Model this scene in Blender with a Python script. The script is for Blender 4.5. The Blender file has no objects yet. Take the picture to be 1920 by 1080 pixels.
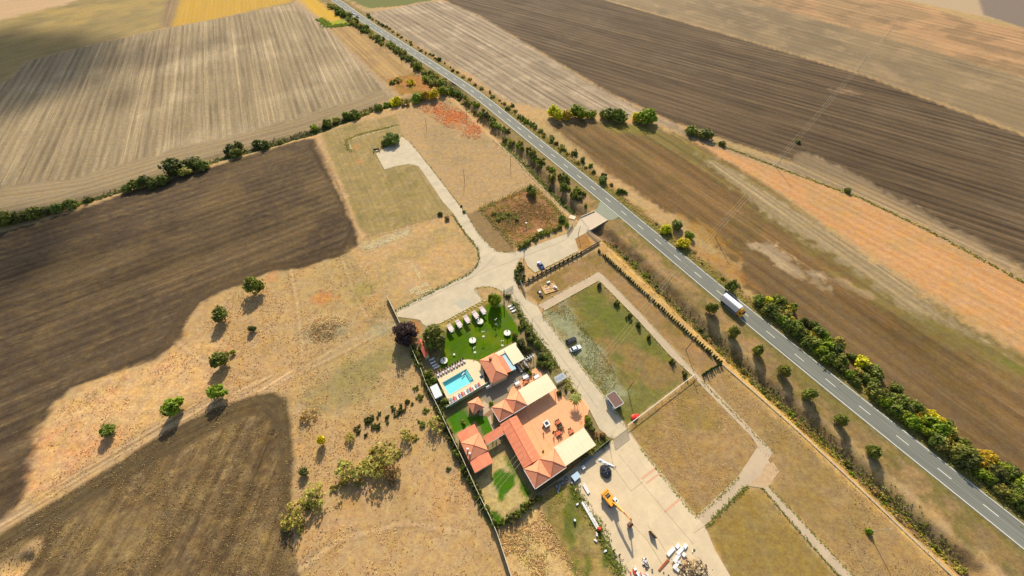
import bpy, math, random
import numpy as np
from mathutils import Vector, Matrix
random.seed(7); RNG = np.random.default_rng(7)
R = math.radians
SC = bpy.context.scene
COL = SC.collection

# ------------------------------------------------------------------ camera
H = 125.0                                   # flying height of the drone, metres
F_PX, NX, NY = 697.8, 950.6, 1079.6         # focal length and nadir of the 1920 px wide photograph
_vx, _vy = NX - 960, NY - 540
_L = math.hypot(_vx, _vy); _c, _s = _vy / _L, _vx / _L
DEP = math.atan2(F_PX, _L)                  # angle of the optical axis below the horizon
ROLL = math.atan2(_vx, _vy)
cd = bpy.data.cameras.new('camera'); cam = bpy.data.objects.new('camera', cd); COL.objects.link(cam)
cd.sensor_width = 36; cd.lens = F_PX / 1920 * 36; cd.clip_start = 1; cd.clip_end = 20000
cam.location = (0, 0, H)
cam.rotation_mode = 'XYZ'
cam.matrix_world = Matrix.Translation((0, 0, H)) @ Matrix.Rotation(math.pi / 2 - DEP, 4, 'X') @ Matrix.Rotation(-ROLL, 4, 'Z')
SC.camera = cam

# ------------------------------------------------------------------ light
SUN_AZ, SUN_EL = 92.5, 34.0                 # direction the light comes from (degrees from +X), height
world = bpy.data.worlds.new('World'); SC.world = world; world.use_nodes = True
nt = world.node_tree; bg = nt.nodes['Background']
sky = nt.nodes.new('ShaderNodeTexSky'); sky.sky_type = 'NISHITA'; sky.sun_disc = False
sky.sun_elevation = R(SUN_EL); sky.sun_rotation = R(90 - SUN_AZ); sky.air_density = 1.0; sky.dust_density = 2.0
nt.links.new(sky.outputs[0], bg.inputs[0]); bg.inputs[1].default_value = 0.112
sl = bpy.data.lights.new('sun', 'SUN'); sl.energy = 4.6; sl.angle = R(0.6); sl.color = (1.0, 0.89, 0.73)
sun = bpy.data.objects.new('sun', sl); COL.objects.link(sun)
sd = Vector((math.cos(R(SUN_AZ)) * math.cos(R(SUN_EL)), math.sin(R(SUN_AZ)) * math.cos(R(SUN_EL)), math.sin(R(SUN_EL))))
sun.rotation_euler = sd.to_track_quat('Z', 'Y').to_euler(); sun.location = (0, 60, 120)
vs = SC.view_settings; vs.view_transform = 'Standard'; vs.look = 'None'; vs.gamma = 1; vs.use_curve_mapping = False
vs.exposure = 0.58
SC.cycles.transparent_max_bounces = 24
K = (1.38, 1.31, 1.28)                      # what a white level surface shows, per channel

# ------------------------------------------------------------------ helpers
def W(x, y, z=0.0):
    u, v = x - 960, y - 540
    u, v = u * _c - v * _s, u * _s + v * _c
    d = v * math.cos(DEP) + F_PX * math.sin(DEP); g = F_PX * math.cos(DEP) - v * math.sin(DEP)
    return (u / d * (H - z), g / d * (H - z))
def WL(pts, z=0.0): return [W(x, y, z) for x, y in pts]
def mpp(x, y): a = W(x - 1, y); b = W(x + 1, y); return math.hypot(a[0] - b[0], a[1] - b[1]) / 2
def lin(c):
    c = c / 255.0
    return c / 12.92 if c <= 0.04045 else ((c + 0.055) / 1.055) ** 2.4
def A(r, g, b): return tuple(min(0.9, lin(v) / k) for v, k in zip((r, g, b), K))

def tag(o, label=None, cat=None, group=None, kind=None):
    if label: o['label'] = label
    if cat: o['category'] = cat
    if group: o['group'] = group
    if kind: o['kind'] = kind
    return o
def thing(name, label, cat, loc=(0, 0, 0), rot=0, group=None):
    o = bpy.data.objects.new(name, None); COL.objects.link(o)
    o.empty_display_size = 0.3; o.location = loc; o.rotation_euler = (0, 0, rot)
    return tag(o, label, cat, group)
def copy_tree(o, parent=None):
    c = o.copy(); COL.objects.link(c); c.parent = parent
    for ch in [k for k in o.children]: copy_tree(ch, c)
    return c

class MB:
    def __init__(s): s.v = []; s.f = []
    def add(s, vs_, fs):
        n = len(s.v); s.v += [tuple(p) for p in vs_]; s.f += [tuple(i + n for i in f) for f in fs]; return s
    def box(s, c, d, rz=0, taper=1.0, rx=0, ry=0):
        x, y, z = [k / 2 for k in d]
        P = [(-x, -y, -z), (x, -y, -z), (x, y, -z), (-x, y, -z), (-x * taper, -y * taper, z), (x * taper, -y * taper, z), (x * taper, y * taper, z), (-x * taper, y * taper, z)]
        m = Matrix.Translation(c) @ Matrix.Rotation(rz, 4, 'Z') @ Matrix.Rotation(ry, 4, 'Y') @ Matrix.Rotation(rx, 4, 'X')
        return s.add([m @ Vector(p) for p in P], [(0, 3, 2, 1), (4, 5, 6, 7), (0, 1, 5, 4), (1, 2, 6, 5), (2, 3, 7, 6), (3, 0, 4, 7)])
    def prism(s, poly, z0, z1):
        n = len(poly)
        ar = sum(poly[i][0] * poly[(i + 1) % n][1] - poly[(i + 1) % n][0] * poly[i][1] for i in range(n))
        if ar < 0: poly = poly[::-1]
        return s.add([(x, y, z0) for x, y in poly] + [(x, y, z1) for x, y in poly],
                     [tuple(range(n))[::-1], tuple(range(n, 2 * n))] + [(i, (i + 1) % n, n + (i + 1) % n, n + i) for i in range(n)])
    def tube(s, a, b, r, r2=None, n=8):
        a = Vector(a); b = Vector(b); r2 = r if r2 is None else r2
        q = (b - a).to_track_quat('Z', 'Y')
        P = []
        for c, rr in ((a, r), (b, r2)):
            for i in range(n): P.append(c + q @ Vector((math.cos(2 * math.pi * i / n) * rr, math.sin(2 * math.pi * i / n) * rr, 0)))
        return s.add(P, [tuple(range(n))[::-1], tuple(range(n, 2 * n))] + [(i, (i + 1) % n, n + (i + 1) % n, n + i) for i in range(n)])
    def path(s, pts, r, n=6):
        for a, b in zip(pts[:-1], pts[1:]): s.tube(a, b, r, n=n)
        return s
    def lathe(s, prof, c=(0, 0, 0), n=16):
        P = [(c[0] + math.cos(2 * math.pi * i / n) * r, c[1] + math.sin(2 * math.pi * i / n) * r, c[2] + z) for r, z in prof for i in range(n)]
        F = [(j * n + i, j * n + (i + 1) % n, (j + 1) * n + (i + 1) % n, (j + 1) * n + i) for j in range(len(prof) - 1) for i in range(n)]
        F.append(tuple(range(n))[::-1]); F.append(tuple(range((len(prof) - 1) * n, len(prof) * n)))
        return s.add(P, F)
    def loft(s, rings):
        n = len(rings[0]); P = [p for r in rings for p in r]
        F = [(j * n + i, j * n + (i + 1) % n, (j + 1) * n + (i + 1) % n, (j + 1) * n + i) for j in range(len(rings) - 1) for i in range(n)]
        F.append(tuple(range(n))[::-1]); F.append(tuple(range((len(rings) - 1) * n, len(rings) * n)))
        return s.add(P, F)
    def mesh(s, name, mat, smooth=False):
        me = bpy.data.meshes.new(name); me.from_pydata(s.v, [], s.f); me.materials.append(mat)
        if smooth: me.shade_smooth()
        return me
    def build(s, name, mat, parent=None, smooth=False, loc=None, rot=0):
        o = bpy.data.objects.new(name, s.mesh(name, mat, smooth)); COL.objects.link(o); o.parent = parent
        if loc: o.location = loc
        if rot: o.rotation_euler = (0, 0, rot)
        return o
def inst(name, me, parent=None, loc=(0, 0, 0), rot=(0, 0, 0), scale=(1, 1, 1)):
    o = bpy.data.objects.new(name, me); COL.objects.link(o); o.parent = parent
    o.location = loc; o.rotation_euler = rot; o.scale = scale; return o

# ------------------------------------------------------------------ materials
def N(nt_, t, **kw):
    n = nt_.nodes.new(t)
    for k, v in kw.items(): setattr(n, k, v)
    return n
def math_n(nt_, op, a, b=None, clamp=False):
    n = nt_.nodes.new('ShaderNodeMath'); n.operation = op; n.use_clamp = clamp
    for i, v in enumerate((a, b)):
        if v is None: continue
        if hasattr(v, 'is_linked') or hasattr(v, 'links'): nt_.links.new(v, n.inputs[i])
        else: n.inputs[i].default_value = v
    return n.outputs[0]
_mats = {}
def M(name, col, rough=0.8, var=0.12, scale=1.5, bump=0.0, spec=0.3, metal=0.0, stripes=None, island=0.0, coat=0.0):
    """plain surface with noise in its colour and relief; stripes=(axis angle, period, depth) gives fine ribs"""
    if name in _mats: return _mats[name]
    m = bpy.data.materials.new(name); m.use_nodes = True; t = m.node_tree; b = t.nodes['Principled BSDF']
    b.inputs['Roughness'].default_value = rough; b.inputs['Metallic'].default_value = metal
    b.inputs['Specular IOR Level'].default_value = spec; b.inputs['Coat Weight'].default_value = coat
    tc = N(t, 'ShaderNodeTexCoord'); no = N(t, 'ShaderNodeTexNoise'); no.inputs['Scale'].default_value = scale; no.inputs['Detail'].default_value = 6
    no.inputs['Roughness'].default_value = 0.65
    t.links.new(tc.outputs['Object'], no.inputs['Vector'])
    f = math_n(t, 'MULTIPLY_ADD', no.outputs[0], 2 * var * 1.6); t.nodes[-1].inputs[2].default_value = 1 - var * 1.6
    if island:
        g = N(t, 'ShaderNodeNewGeometry'); f2 = math_n(t, 'MULTIPLY_ADD', g.outputs['Random Per Island'], island * 2); t.nodes[-1].inputs[2].default_value = 1 - island
        f = math_n(t, 'MULTIPLY', f, f2)
    hgt = no.outputs[0]
    if stripes:
        a, per, dep = stripes
        mp = N(t, 'ShaderNodeMapping'); mp.inputs['Rotation'].default_value = (0, 0, -a); t.links.new(tc.outputs['Object'], mp.inputs[0])
        sx = N(t, 'ShaderNodeSeparateXYZ'); t.links.new(mp.outputs[0], sx.inputs[0])
        w = math_n(t, 'SINE', math_n(t, 'MULTIPLY', sx.outputs[0], 2 * math.pi / per))
        f = math_n(t, 'MULTIPLY', f, math_n(t, 'ADD', math_n(t, 'MULTIPLY', w, dep), 1.0))
    mx = N(t, 'ShaderNodeVectorMath', operation='SCALE'); mx.inputs[0].default_value = col[:3]; t.links.new(f, mx.inputs['Scale'])
    t.links.new(mx.outputs[0], b.inputs['Base Color'])
    if bump:
        bp = N(t, 'ShaderNodeBump'); bp.inputs['Strength'].default_value = bump; bp.inputs['Distance'].default_value = 0.2
        t.links.new(hgt, bp.inputs['Height']); t.links.new(bp.outputs[0], b.inputs['Normal'])
    _mats[name] = m; return m

def foliage_mat():
    m = bpy.data.materials.new('foliage'); m.use_nodes = True; t = m.node_tree; b = t.nodes['Principled BSDF']
    oi = N(t, 'ShaderNodeObjectInfo'); g = N(t, 'ShaderNodeNewGeometry'); tc = N(t, 'ShaderNodeTexCoord')
    no = N(t, 'ShaderNodeTexNoise'); no.inputs['Scale'].default_value = 1.7; no.inputs['Detail'].default_value = 2
    t.links.new(tc.outputs['Object'], no.inputs['Vector'])
    hs = N(t, 'ShaderNodeHueSaturation')
    h = math_n(t, 'MULTIPLY_ADD', g.outputs['Random Per Island'], 0.05); t.nodes[-1].inputs[2].default_value = 0.475
    v = math_n(t, 'MULTIPLY_ADD', g.outputs['Random Per Island'], 0.8); t.nodes[-1].inputs[2].default_value = 0.55
    v = math_n(t, 'MULTIPLY', v, math_n(t, 'ADD', no.outputs[0], 0.5))
    t.links.new(h, hs.inputs['Hue']); t.links.new(v, hs.inputs['Value']); t.links.new(oi.outputs['Color'], hs.inputs['Color'])
    t.links.new(hs.outputs[0], b.inputs['Base Color']); b.inputs['Roughness'].default_value = 0.6; b.inputs['Specular IOR Level'].default_value = 0.25
    tr = N(t, 'ShaderNodeBsdfTranslucent'); t.links.new(hs.outputs[0], tr.inputs[0])
    mix = N(t, 'ShaderNodeMixShader'); mix.inputs[0].default_value = 0.3
    t.links.new(b.outputs[0], mix.inputs[1]); t.links.new(tr.outputs[0], mix.inputs[2])
    t.links.new(mix.outputs[0], t.nodes['Material Output'].inputs[0]); return m
FOL = foliage_mat()
BARK = M('bark', (0.09, 0.065, 0.045), 0.9, 0.25, 6)

# ------------------------------------------------------------------ noise and polygon distance for the ground
_lat = [RNG.random((256, 256)) for _ in range(4)]
def vnoise(x, y, sc, k=0):
    x = np.asarray(x) / sc + 1000.3 * (k + 1); y = np.asarray(y) / sc + 777.7 * (k + 1)
    xi = np.floor(x).astype(int); yi = np.floor(y).astype(int); fx = x - xi; fy = y - yi
    fx = fx * fx * (3 - 2 * fx); fy = fy * fy * (3 - 2 * fy); L = _lat[k % 4]
    g = lambda i, j: L[i & 255, j & 255]
    return (g(xi, yi) * (1 - fx) + g(xi + 1, yi) * fx) * (1 - fy) + (g(xi, yi + 1) * (1 - fx) + g(xi + 1, yi + 1) * fx) * fy
def fbm(x, y, sc, k=0, o=4):
    r = 0; a = 1; t_ = 0
    for i in range(o): r = r + a * vnoise(x, y, sc / 2 ** i, k + i); t_ += a; a *= 0.55
    return r / t_ - 0.5
def seg_d(x, y, a, b):
    ax, ay = a; bx, by = b; dx, dy = bx - ax, by - ay
    t_ = np.clip(((x - ax) * dx + (y - ay) * dy) / (dx * dx + dy * dy + 1e-9), 0, 1)
    return np.hypot(x - ax - t_ * dx, y - ay - t_ * dy)
def sdf(x, y, poly):
    """positive inside"""
    d = np.full(x.shape, 1e9); ins = np.zeros(x.shape, bool)
    for a, b in zip(poly, poly[1:] + poly[:1]):
        d = np.minimum(d, seg_d(x, y, a, b))
        c = ((a[1] > y) != (b[1] > y)) & (x < (b[0] - a[0]) * (y - a[1]) / (b[1] - a[1] + 1e-12) + a[0]); ins ^= c
    return np.where(ins, d, -d)
def line_d(x, y, pts):
    d = np.full(np.shape(x), 1e9)
    for a, b in zip(pts[:-1], pts[1:]): d = np.minimum(d, seg_d(x, y, a, b))
    return d
def smooth(a, b, v):
    t_ = np.clip((v - a) / (b - a), 0, 1); return t_ * t_ * (3 - 2 * t_)

DITCH = WL([(842, 160), (900, 225), (985, 300), (1060, 380), (1112, 420), (1175, 475), (1262, 560), (1360, 655), (1470, 755), (1590, 862), (1720, 985), (1830, 1080)])
DITCH2 = WL([(-60, 420), (120, 386), (240, 350), (390, 302), (590, 248), (700, 205), (835, 168)])
MOUND = W(614, 612); PIT = W(35, 1062)
def zf(x, y):
    x = np.asarray(x, float); y = np.asarray(y, float)
    d = line_d(x, y, DITCH); z = -2.7 * (1 - smooth(0.6, 5.6, d))
    d2 = line_d(x, y, DITCH2); z = z - 1.2 * (1 - smooth(0.5, 5, d2))
    m = np.hypot((x - MOUND[0]) / 1.5, y - MOUND[1]); z = z + 1.4 * (1 - smooth(1, 7.0, m)) * (0.75 + 0.9 * fbm(x, y, 2.0, 3))
    p = np.hypot(x - PIT[0], y - PIT[1]); z = z - 1.6 * (1 - smooth(1.0, 4, p))
    q = np.hypot((x - W(215, 760)[0]) / 2, y - W(215, 760)[1]); z = z + 0.9 * (1 - smooth(2, 12, q)) * fbm(x, y, 5.0, 2)
    return z
def zp(x, y): return float(zf(np.array([x]), np.array([y]))[0])

# ------------------------------------------------------------------ road course (needed by the ground too)
DASH = [(1141, 375.5), (1169.5, 399.5), (1200, 425), (1233, 452.5), (1268, 482.5), (1308, 514.5), (1350, 550), (1396, 588), (1445, 628), (1501, 673), (1559, 721), (1625, 773), (1695, 829), (1773, 890), (1858, 957)]
RC = [W(629, 0), W(700, 50), W(790, 108), W(888, 171.5), W(990, 254)] + WL([DASH[i] for i in (0, 3, 6, 9, 11, 14)])
_d = (RC[0][0] - RC[1][0], RC[0][1] - RC[1][1]); RC = [(RC[0][0] + _d[0] * 9, RC[0][1] + _d[1] * 9)] + RC
_a, _b = RC[-3], RC[-1]; RC.append((_b[0] + (_b[0] - _a[0]) * 12, _b[1] + (_b[1] - _a[1]) * 12))
def resample(pts, step):
    out = []; 
    for a, b in zip(pts[:-1], pts[1:]):
        n = max(1, int(math.hypot(b[0] - a[0], b[1] - a[1]) / step))
        out += [(a[0] + (b[0] - a[0]) * i / n, a[1] + (b[1] - a[1]) * i / n) for i in range(n)]
    return out + [pts[-1]]
RCs = resample(RC, 6)
for _ in range(12): RCs = [RCs[0]] + [((a[0] + 2 * b[0] + c[0]) / 4, (a[1] + 2 * b[1] + c[1]) / 4) for a, b, c in zip(RCs, RCs[1:], RCs[2:])] + [RCs[-1]]
_cum = [0]
for a, b in zip(RCs[:-1], RCs[1:]): _cum.append(_cum[-1] + math.hypot(b[0] - a[0], b[1] - a[1]))
def road_at(s, off=0.0):
    """point s metres along the road from its far end, off metres to the left of the way down (north-east is positive)"""
    i = int(np.clip(np.searchsorted(_cum, s) - 1, 0, len(RCs) - 2)); t_ = (s - _cum[i]) / (_cum[i + 1] - _cum[i])
    a, b = RCs[i], RCs[i + 1]; dx, dy = b[0] - a[0], b[1] - a[1]; l = math.hypot(dx, dy); dx /= l; dy /= l
    return (a[0] + dx * l * t_ - dy * off, a[1] + dy * l * t_ + dx * off, math.atan2(dy, dx))
def road_s(p):
    best = min(range(len(RCs)), key=lambda i: (RCs[i][0] - p[0]) ** 2 + (RCs[i][1] - p[1]) ** 2); s = _cum[best]
    for k in range(3):
        q = road_at(s); s += (p[0] - q[0]) * math.cos(q[2]) + (p[1] - q[1]) * math.sin(q[2])
    return s

# outlines of the paved surfaces in photograph coordinates
PARK = [(1088, 409), (1106, 431), (1098, 437), (1078, 448), (1084, 467), (1084, 471), (1003, 511), (989, 498), (984, 486), (976, 484), (968, 497), (965, 512), (968, 530), (971, 541), (985, 560), (1007, 573), (1018, 593), (1070, 660), (1107, 708), (1133, 743), (1170, 793), (1174, 803), (1150, 822), (1141, 820), (1125, 805), (1105, 767), (1083, 738), (1055, 697), (1030, 660), (1013, 638), (980, 592), (962, 562), (958, 551),
        (948, 553), (941, 547), (932, 541), (920, 538), (905, 537), (890, 540), (905, 563), (825, 606), (800, 612), (792, 607), (788, 600), (777, 598), (745, 594), (743, 580), (810, 545), (875, 515), (892, 500), (898, 485), (895, 465), (872, 437), (850, 400), (830, 378), (793, 323), (785, 312), (767, 307), (740, 312), (721, 318), (705, 288), (755, 256), (770, 268), (805, 312), (842, 360), (876, 404), (893, 432), (912, 455), (930, 470), (945, 474), (962, 473), (988, 466), (1030, 450), (1066, 437), (1080, 424)]
PATH_PX = [(1008, 572), (1122, 509.5), (1132, 517), (1205, 592), (1255, 646), (1302, 697), (1316, 712), (1330, 722), (1436, 833), (1451, 847), (1440, 863), (1460, 884), (1443, 911), (1520, 995), (1600, 1080), (1680, 1170), (1650, 1170), (1573, 1080), (1500, 998), (1430, 915), (1400, 911), (1320, 988), (1306, 967), (1384, 893), (1421, 837), (1407, 817), (1313, 721), (1297, 703), (1255, 665), (1197, 600), (1131, 533), (1122, 526), (1021, 582)]
APRON_PX = [(1151, 823), (1175, 804), (1202, 840), (1305, 968), (1322, 987), (1340, 1030), (1372, 1085), (1400, 1160), (1200, 1160), (1171, 1085), (1141, 1034), (1130, 1000), (1098, 953), (1082, 925), (1075, 910), (1055, 900), (1040, 905), (1135, 836)]
PAVED_PX = [PARK, PATH_PX, APRON_PX, [(950, 790), (950, 735), (1004, 688), (1062, 745), (1110, 766), (1096, 815), (1020, 860)]]
# ------------------------------------------------------------------ the ground
def axis(lo, hi, d, far_lo, far_hi, dmax, g=1.035, ext=9000):
    def grow(start, sign, far):
        out = []; s = d; p = start
        while abs(p) < ext and (sign * p < sign * far or True):
            s = min(s * g, dmax) if sign * p < sign * far else s * 1.35
            p += sign * s; out.append(p)
            if abs(p) > ext: break
        return out
    mid = list(np.arange(lo, hi, d))
    return np.array(grow(lo, -1, far_lo)[::-1] + mid + grow(mid[-1], 1, far_hi))
gx = axis(-125, 150, 0.8, -560, 600, 3.2); gy = axis(-12, 150, 0.8, -20, 540, 2.6)
GX, GY = np.meshgrid(gx, gy); X = GX.ravel(); Y = GY.ravel(); n_v = len(X)
n1 = fbm(X, Y, 45, 0); n2 = fbm(X, Y, 12, 1); n3 = fbm(X, Y, 4, 2); n4 = fbm(X, Y, 1.8, 3)
C = np.zeros((n_v, 3)); ST = np.zeros((n_v, 3)); CL = np.full(n_v, 0.62); REG = np.zeros(n_v, int)
def mixc(w, col): C[:] = C * (1 - w[:, None]) + np.array(col)[None] * w[:, None]
C[:] = A(192, 154, 104)
mixc(smooth(-0.1, 0.15, n1), A(184, 152, 100)); mixc(smooth(0.02, 0.2, n2) * 0.5, A(204, 156, 102)); mixc(smooth(0.05, 0.22, n3) * 0.45, A(168, 132, 82))
mixc(smooth(0.0, 0.2, fbm(X, Y, 25, 5)) * 0.4, A(168, 146, 96))
REGN = ['meadow']
def field(name, px, col, ew=1.0, ns=1.0, sdir=None, amp=0.0, per=1.0, clump=None, alt=None, region=True, z=1.0, world=None):
    poly = world or WL(px)
    xs = [p[0] for p in poly]; ys = [p[1] for p in poly]; pad = 6
    idx = np.where((X > min(xs) - pad) & (X < max(xs) + pad) & (Y > min(ys) - pad) & (Y < max(ys) + pad))[0]
    if not len(idx): return
    x = X[idx]; y = Y[idx]; d0 = sdf(x, y, poly); d = d0 + (n3[idx] * 2 + n4[idx]) * ns * 2
    w = smooth(-ew / 2, ew / 2, d) * z
    if alt:
        c2 = np.array(col)[None] * np.ones((len(idx), 1))
        for (cc, nn, lo, hi, s_) in alt:
            k = smooth(lo, hi, nn[idx])[:, None] * s_; c2 = c2 * (1 - k) + np.array(cc)[None] * k
    else: c2 = np.array(col)[None]
    C[idx] = C[idx] * (1 - w[:, None]) + c2 * w[:, None]
    ins = d > 0; j = idx[ins]
    if sdir == 'edge': ST[j, 0] = d0[ins] / per; ST[j, 1] = (X[j] + Y[j]) * 0.3; ST[j, 2] = amp
    elif sdir is not None:
        a, b = WL(sdir); dx, dy = b[0] - a[0], b[1] - a[1]; l = math.hypot(dx, dy); dx /= l; dy /= l
        ST[j, 0] = (-X[j] * dy + Y[j] * dx) / per; ST[j, 1] = (X[j] * dx + Y[j] * dy); ST[j, 2] = amp
    elif z > 0.9: ST[j, 2] = 0
    if clump is not None: CL[j] = clump
    if region:
        REGN.append(name); REG[idx[d0 > 0]] = len(REGN) - 1
def blob(px, rm, col, s=0.8, asp=1.0, rot=0.0, ns=0.5, soft=0.6):
    cx, cy = W(*px); dx = X - cx; dy = Y - cy; c_, s_ = math.cos(rot), math.sin(rot)
    q = np.hypot((dx * c_ + dy * s_) / (rm * asp), (-dx * s_ + dy * c_) / rm)
    q = q + (n3 + n4 * 0.7 + n2) * ns * 1.6
    mixc((1 - smooth(1 - soft, 1.0, q)) * s, col)

ROAD_PX = [(620, 0), (700, 50), (888, 171), (1089, 330), (1360, 556), (1556, 720), (1920, 1009)]
BR = A(128, 106, 74)
# far fields, upper left
field('dry_field', [(-900, -10), (-900, 500), (0, 172), (50, 115), (167, 85), (300, 55), (397, 37), (550, 5), (560, -30), (300, -120), (-300, -120)], A(158, 134, 84), 6, 3, [(0, 100), (300, 20)], 0.16, 3, 0.3,
      alt=[(A(176, 146, 84), n1, 0.0, 0.15, 0.7), (A(136, 118, 78), n2, 0.0, 0.2, 0.5)])
field('pale_field', [(-300, 90), (0, 38), (120, 10), (230, -30), (-300, -60)], A(196, 160, 118), 8, 4, [(0, 30), (200, 0)], 0.1, 3, 0.2, region=False)
field('golden_field', [(320, 52), (338, 0), (345, -60), (560, -60), (545, 3), (400, 36)], A(196, 152, 62), 4, 2, [(340, 0), (330, 40)], 0.1, 2, 0.2, region=True)
field('track', [(320, 52), (300, 50), (312, 0), (318, -40), (340, -40), (334, 0)], A(150, 122, 88), 5, 1, [(316, 50), (330, 0)], 0.3, 2.5, 0.2, region=False)
field('stubble_field', [(0, 410), (-500, 560), (-900, 700), (-900, 480), (-100, 205), (0, 160), (50, 115), (167, 85), (300, 55), (397, 37), (550, 5), (590, 30), (620, 55), (700, 145), (738, 182), (600, 240), (500, 268), (380, 300), (230, 350), (100, 388)],
      A(156, 134, 100), 4, 1.5, [(350, 53), (331, 300)], 0.42, 2.4, 0.55, alt=[(A(182, 158, 122), n1, 0.0, 0.2, 0.6), (A(146, 124, 92), fbm(X, Y, 30, 7), 0.0, 0.18, 0.6)])
field('headland', [(0, 410), (-200, 460), (-200, 400), (0, 352), (160, 330), (330, 280), (560, 222), (730, 165), (738, 182), (600, 240), (500, 268), (380, 300), (230, 350), (100, 388)], A(156, 132, 96), 8, 2, 'edge', 0.25, 2.0, 0.3, region=False, z=0.7)
field('field_track', [(545, 8), (556, 4), (590, 28), (625, 55), (706, 142), (748, 182), (735, 186), (695, 150), (610, 62)], A(172, 146, 112), 2, 0.6, None, 0, 1, 0.3, region=False, z=0.9)
field('yellow_field', [(562, -40), (566, 2), (590, 25), (612, 42), (655, 34), (690, 60), (620, 0), (600, -40)], A(206, 160, 52), 3, 1, [(570, 0), (610, 42)], 0.1, 2, 0.2)
field('green_strip', [(598, 36), (617, 50), (662, 44), (650, 34), (612, 42)], A(160, 158, 34), 2, 1, None, 0, 1, 0.9, region=False)
field('fallow_strip', [(617, 54), (660, 46), (682, 58), (778, 138), (768, 142), (730, 148), (748, 182), (706, 142)], A(176, 140, 88), 3, 1, [(620, 55), (720, 150)], 0.3, 2.2, 0.5,
      alt=[(A(158, 124, 84), n2, 0, 0.2, 0.7)])
field('weedy_plot', [(724, 148), (776, 138), (830, 150), (838, 166), (752, 178)], A(176, 118, 62), 2, 1, None, 0, 1, 1.0, alt=[(A(120, 112, 40), n3, 0, 0.15, 0.7)], region=False)
# north-east of the road
field('green_field', [(600, -60), (655, 0), (690, 16), (760, 10), (850, -8), (900, -60)], A(112, 112, 56), 4, 2, None, 0, 1, 0.2, region=True)
field('stubble_field', [(665, 18), (700, 22), (800, 4), (835, 2), (900, 30), (1140, 175), (1260, 232), (1360, 280), (1480, 310), (1620, 372), (1920, 545), (2300, 780), (2300, 740), (1920, 520), (1700, 405), (1480, 322), (1320, 268), (1240, 232), (1120, 212), (1020, 204), (950, 190), (880, 140)],
      A(156, 134, 106), 4, 1.5, [(800, 20), (1100, 190)], 0.5, 3.2, 0.45, alt=[(A(182, 158, 126), n2, 0.0, 0.2, 0.6)])
field('ploughed_field', [(820, -80), (832, 0), (900, 30), (1140, 172), (1260, 228), (1360, 262), (1480, 302), (1620, 350), (1920, 505), (2500, 820), (2500, 520), (1920, 255), (1620, 142), (1400, 76), (1140, 2), (1000, -60)],
      A(98, 78, 55), 4, 0.6, [(1000, 60), (1500, 200)], 0.6, 3.3, 0.4, alt=[(A(108, 88, 64), n1, 0.0, 0.2, 0.7), (A(88, 70, 50), n2, 0.0, 0.2, 0.5)])
field('stubble_field', [(1260, 236), (1360, 272), (1480, 306), (1500, 280), (1580, 316), (1760, 410), (1920, 500), (2400, 760), (2400, 790), (1920, 520), (1700, 408), (1480, 322), (1320, 268)], A(150, 126, 94), 4, 2, [(1480, 310), (1900, 510)], 0.3, 2.5, 0.3, region=False, z=0.75)
field('grey_field', [(1000, -60), (1140, 0), (1400, 74), (1620, 140), (1920, 250), (2500, 500), (2500, 330), (1920, 145), (1700, 82), (1500, 28), (1400, 0), (1300, -40)], A(146, 122, 88), 6, 0.5, [(1200, 10), (1800, 190)], 0.22, 5, 0.35,
      alt=[(A(128, 108, 80), n1, 0.0, 0.15, 0.8), (A(166, 138, 100), n2, 0.05, 0.2, 0.5)])
field('brown_field', [(1300, -40), (1400, 0), (1500, 28), (1700, 82), (1920, 145), (2500, 330), (2500, 180), (1920, 55), (1800, 32), (1690, 0), (1600, -30)], A(164, 130, 90), 6, 0.8, [(1500, 10), (1900, 110)], 0.25, 6, 0.3,
      alt=[(A(186, 142, 98), n1, 0.0, 0.15, 0.8), (A(134, 108, 76), fbm(X, Y, 20, 9), 0.05, 0.2, 0.6)])
field('pale_field', [(1690, -40), (1700, 0), (1850, 32), (1920, 50), (1820, -40)], A(186, 158, 122), 4, 1, None, 0, 1, 0.2)
field('grey_field', [(1820, -40), (1845, 28), (1920, 52), (2300, 150), (2300, -40)], A(134, 116, 100), 4, 1, None, 0, 1, 0.3)
field('ploughed_field', [(1030, 232), (1090, 226), (1200, 235), (1260, 250), (1330, 278), (1420, 330), (1560, 440), (1700, 540), (1920, 670), (2300, 900), (2300, 1120), (1920, 900), (1800, 800), (1700, 720), (1560, 600), (1460, 530), (1360, 480), (1320, 430), (1240, 390), (1120, 310)],
      A(124, 94, 57), 5, 1.6, [(1100, 270), (1500, 560)], 0.34, 4.0, 0.45, alt=[(A(134, 104, 66), n1, 0.0, 0.2, 0.7), (A(108, 88, 50), n2, 0.0, 0.2, 0.6)])
field('ploughed_field', None, A(120, 94, 60), 3, 1.2, [(1100, 270), (1500, 560)], 0.34, 4.0, 0.45, region=False, world=WL([(1400, 470), (1560, 560), (1800, 740), (1980, 870)]) + [road_at(s_, 9.0)[:2] for s_ in np.linspace(road_s(W(1960, 1040)), road_s(W(1440, 590)), 14)] + WL([(1380, 520)]))
field('green_wash', [(1130, 232), (1230, 240), (1320, 280), (1420, 340), (1600, 470), (1900, 660), (1920, 700), (1880, 700), (1640, 560), (1480, 440), (1330, 320), (1220, 262)], A(126, 112, 58), 12, 4, None, 0.15, 1, 0.4, region=False, z=0.75)
field('pale_track', [(1310, 290), (1340, 300), (1420, 350), (1500, 398), (1680, 512), (1770, 590), (1880, 660), (1760, 600), (1700, 580), (1560, 480), (1480, 430), (1400, 370)], A(172, 146, 110), 6, 3, [(1400, 350), (1700, 560)], 0.35, 2.0, 0.5, region=False, z=0.7)
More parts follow.
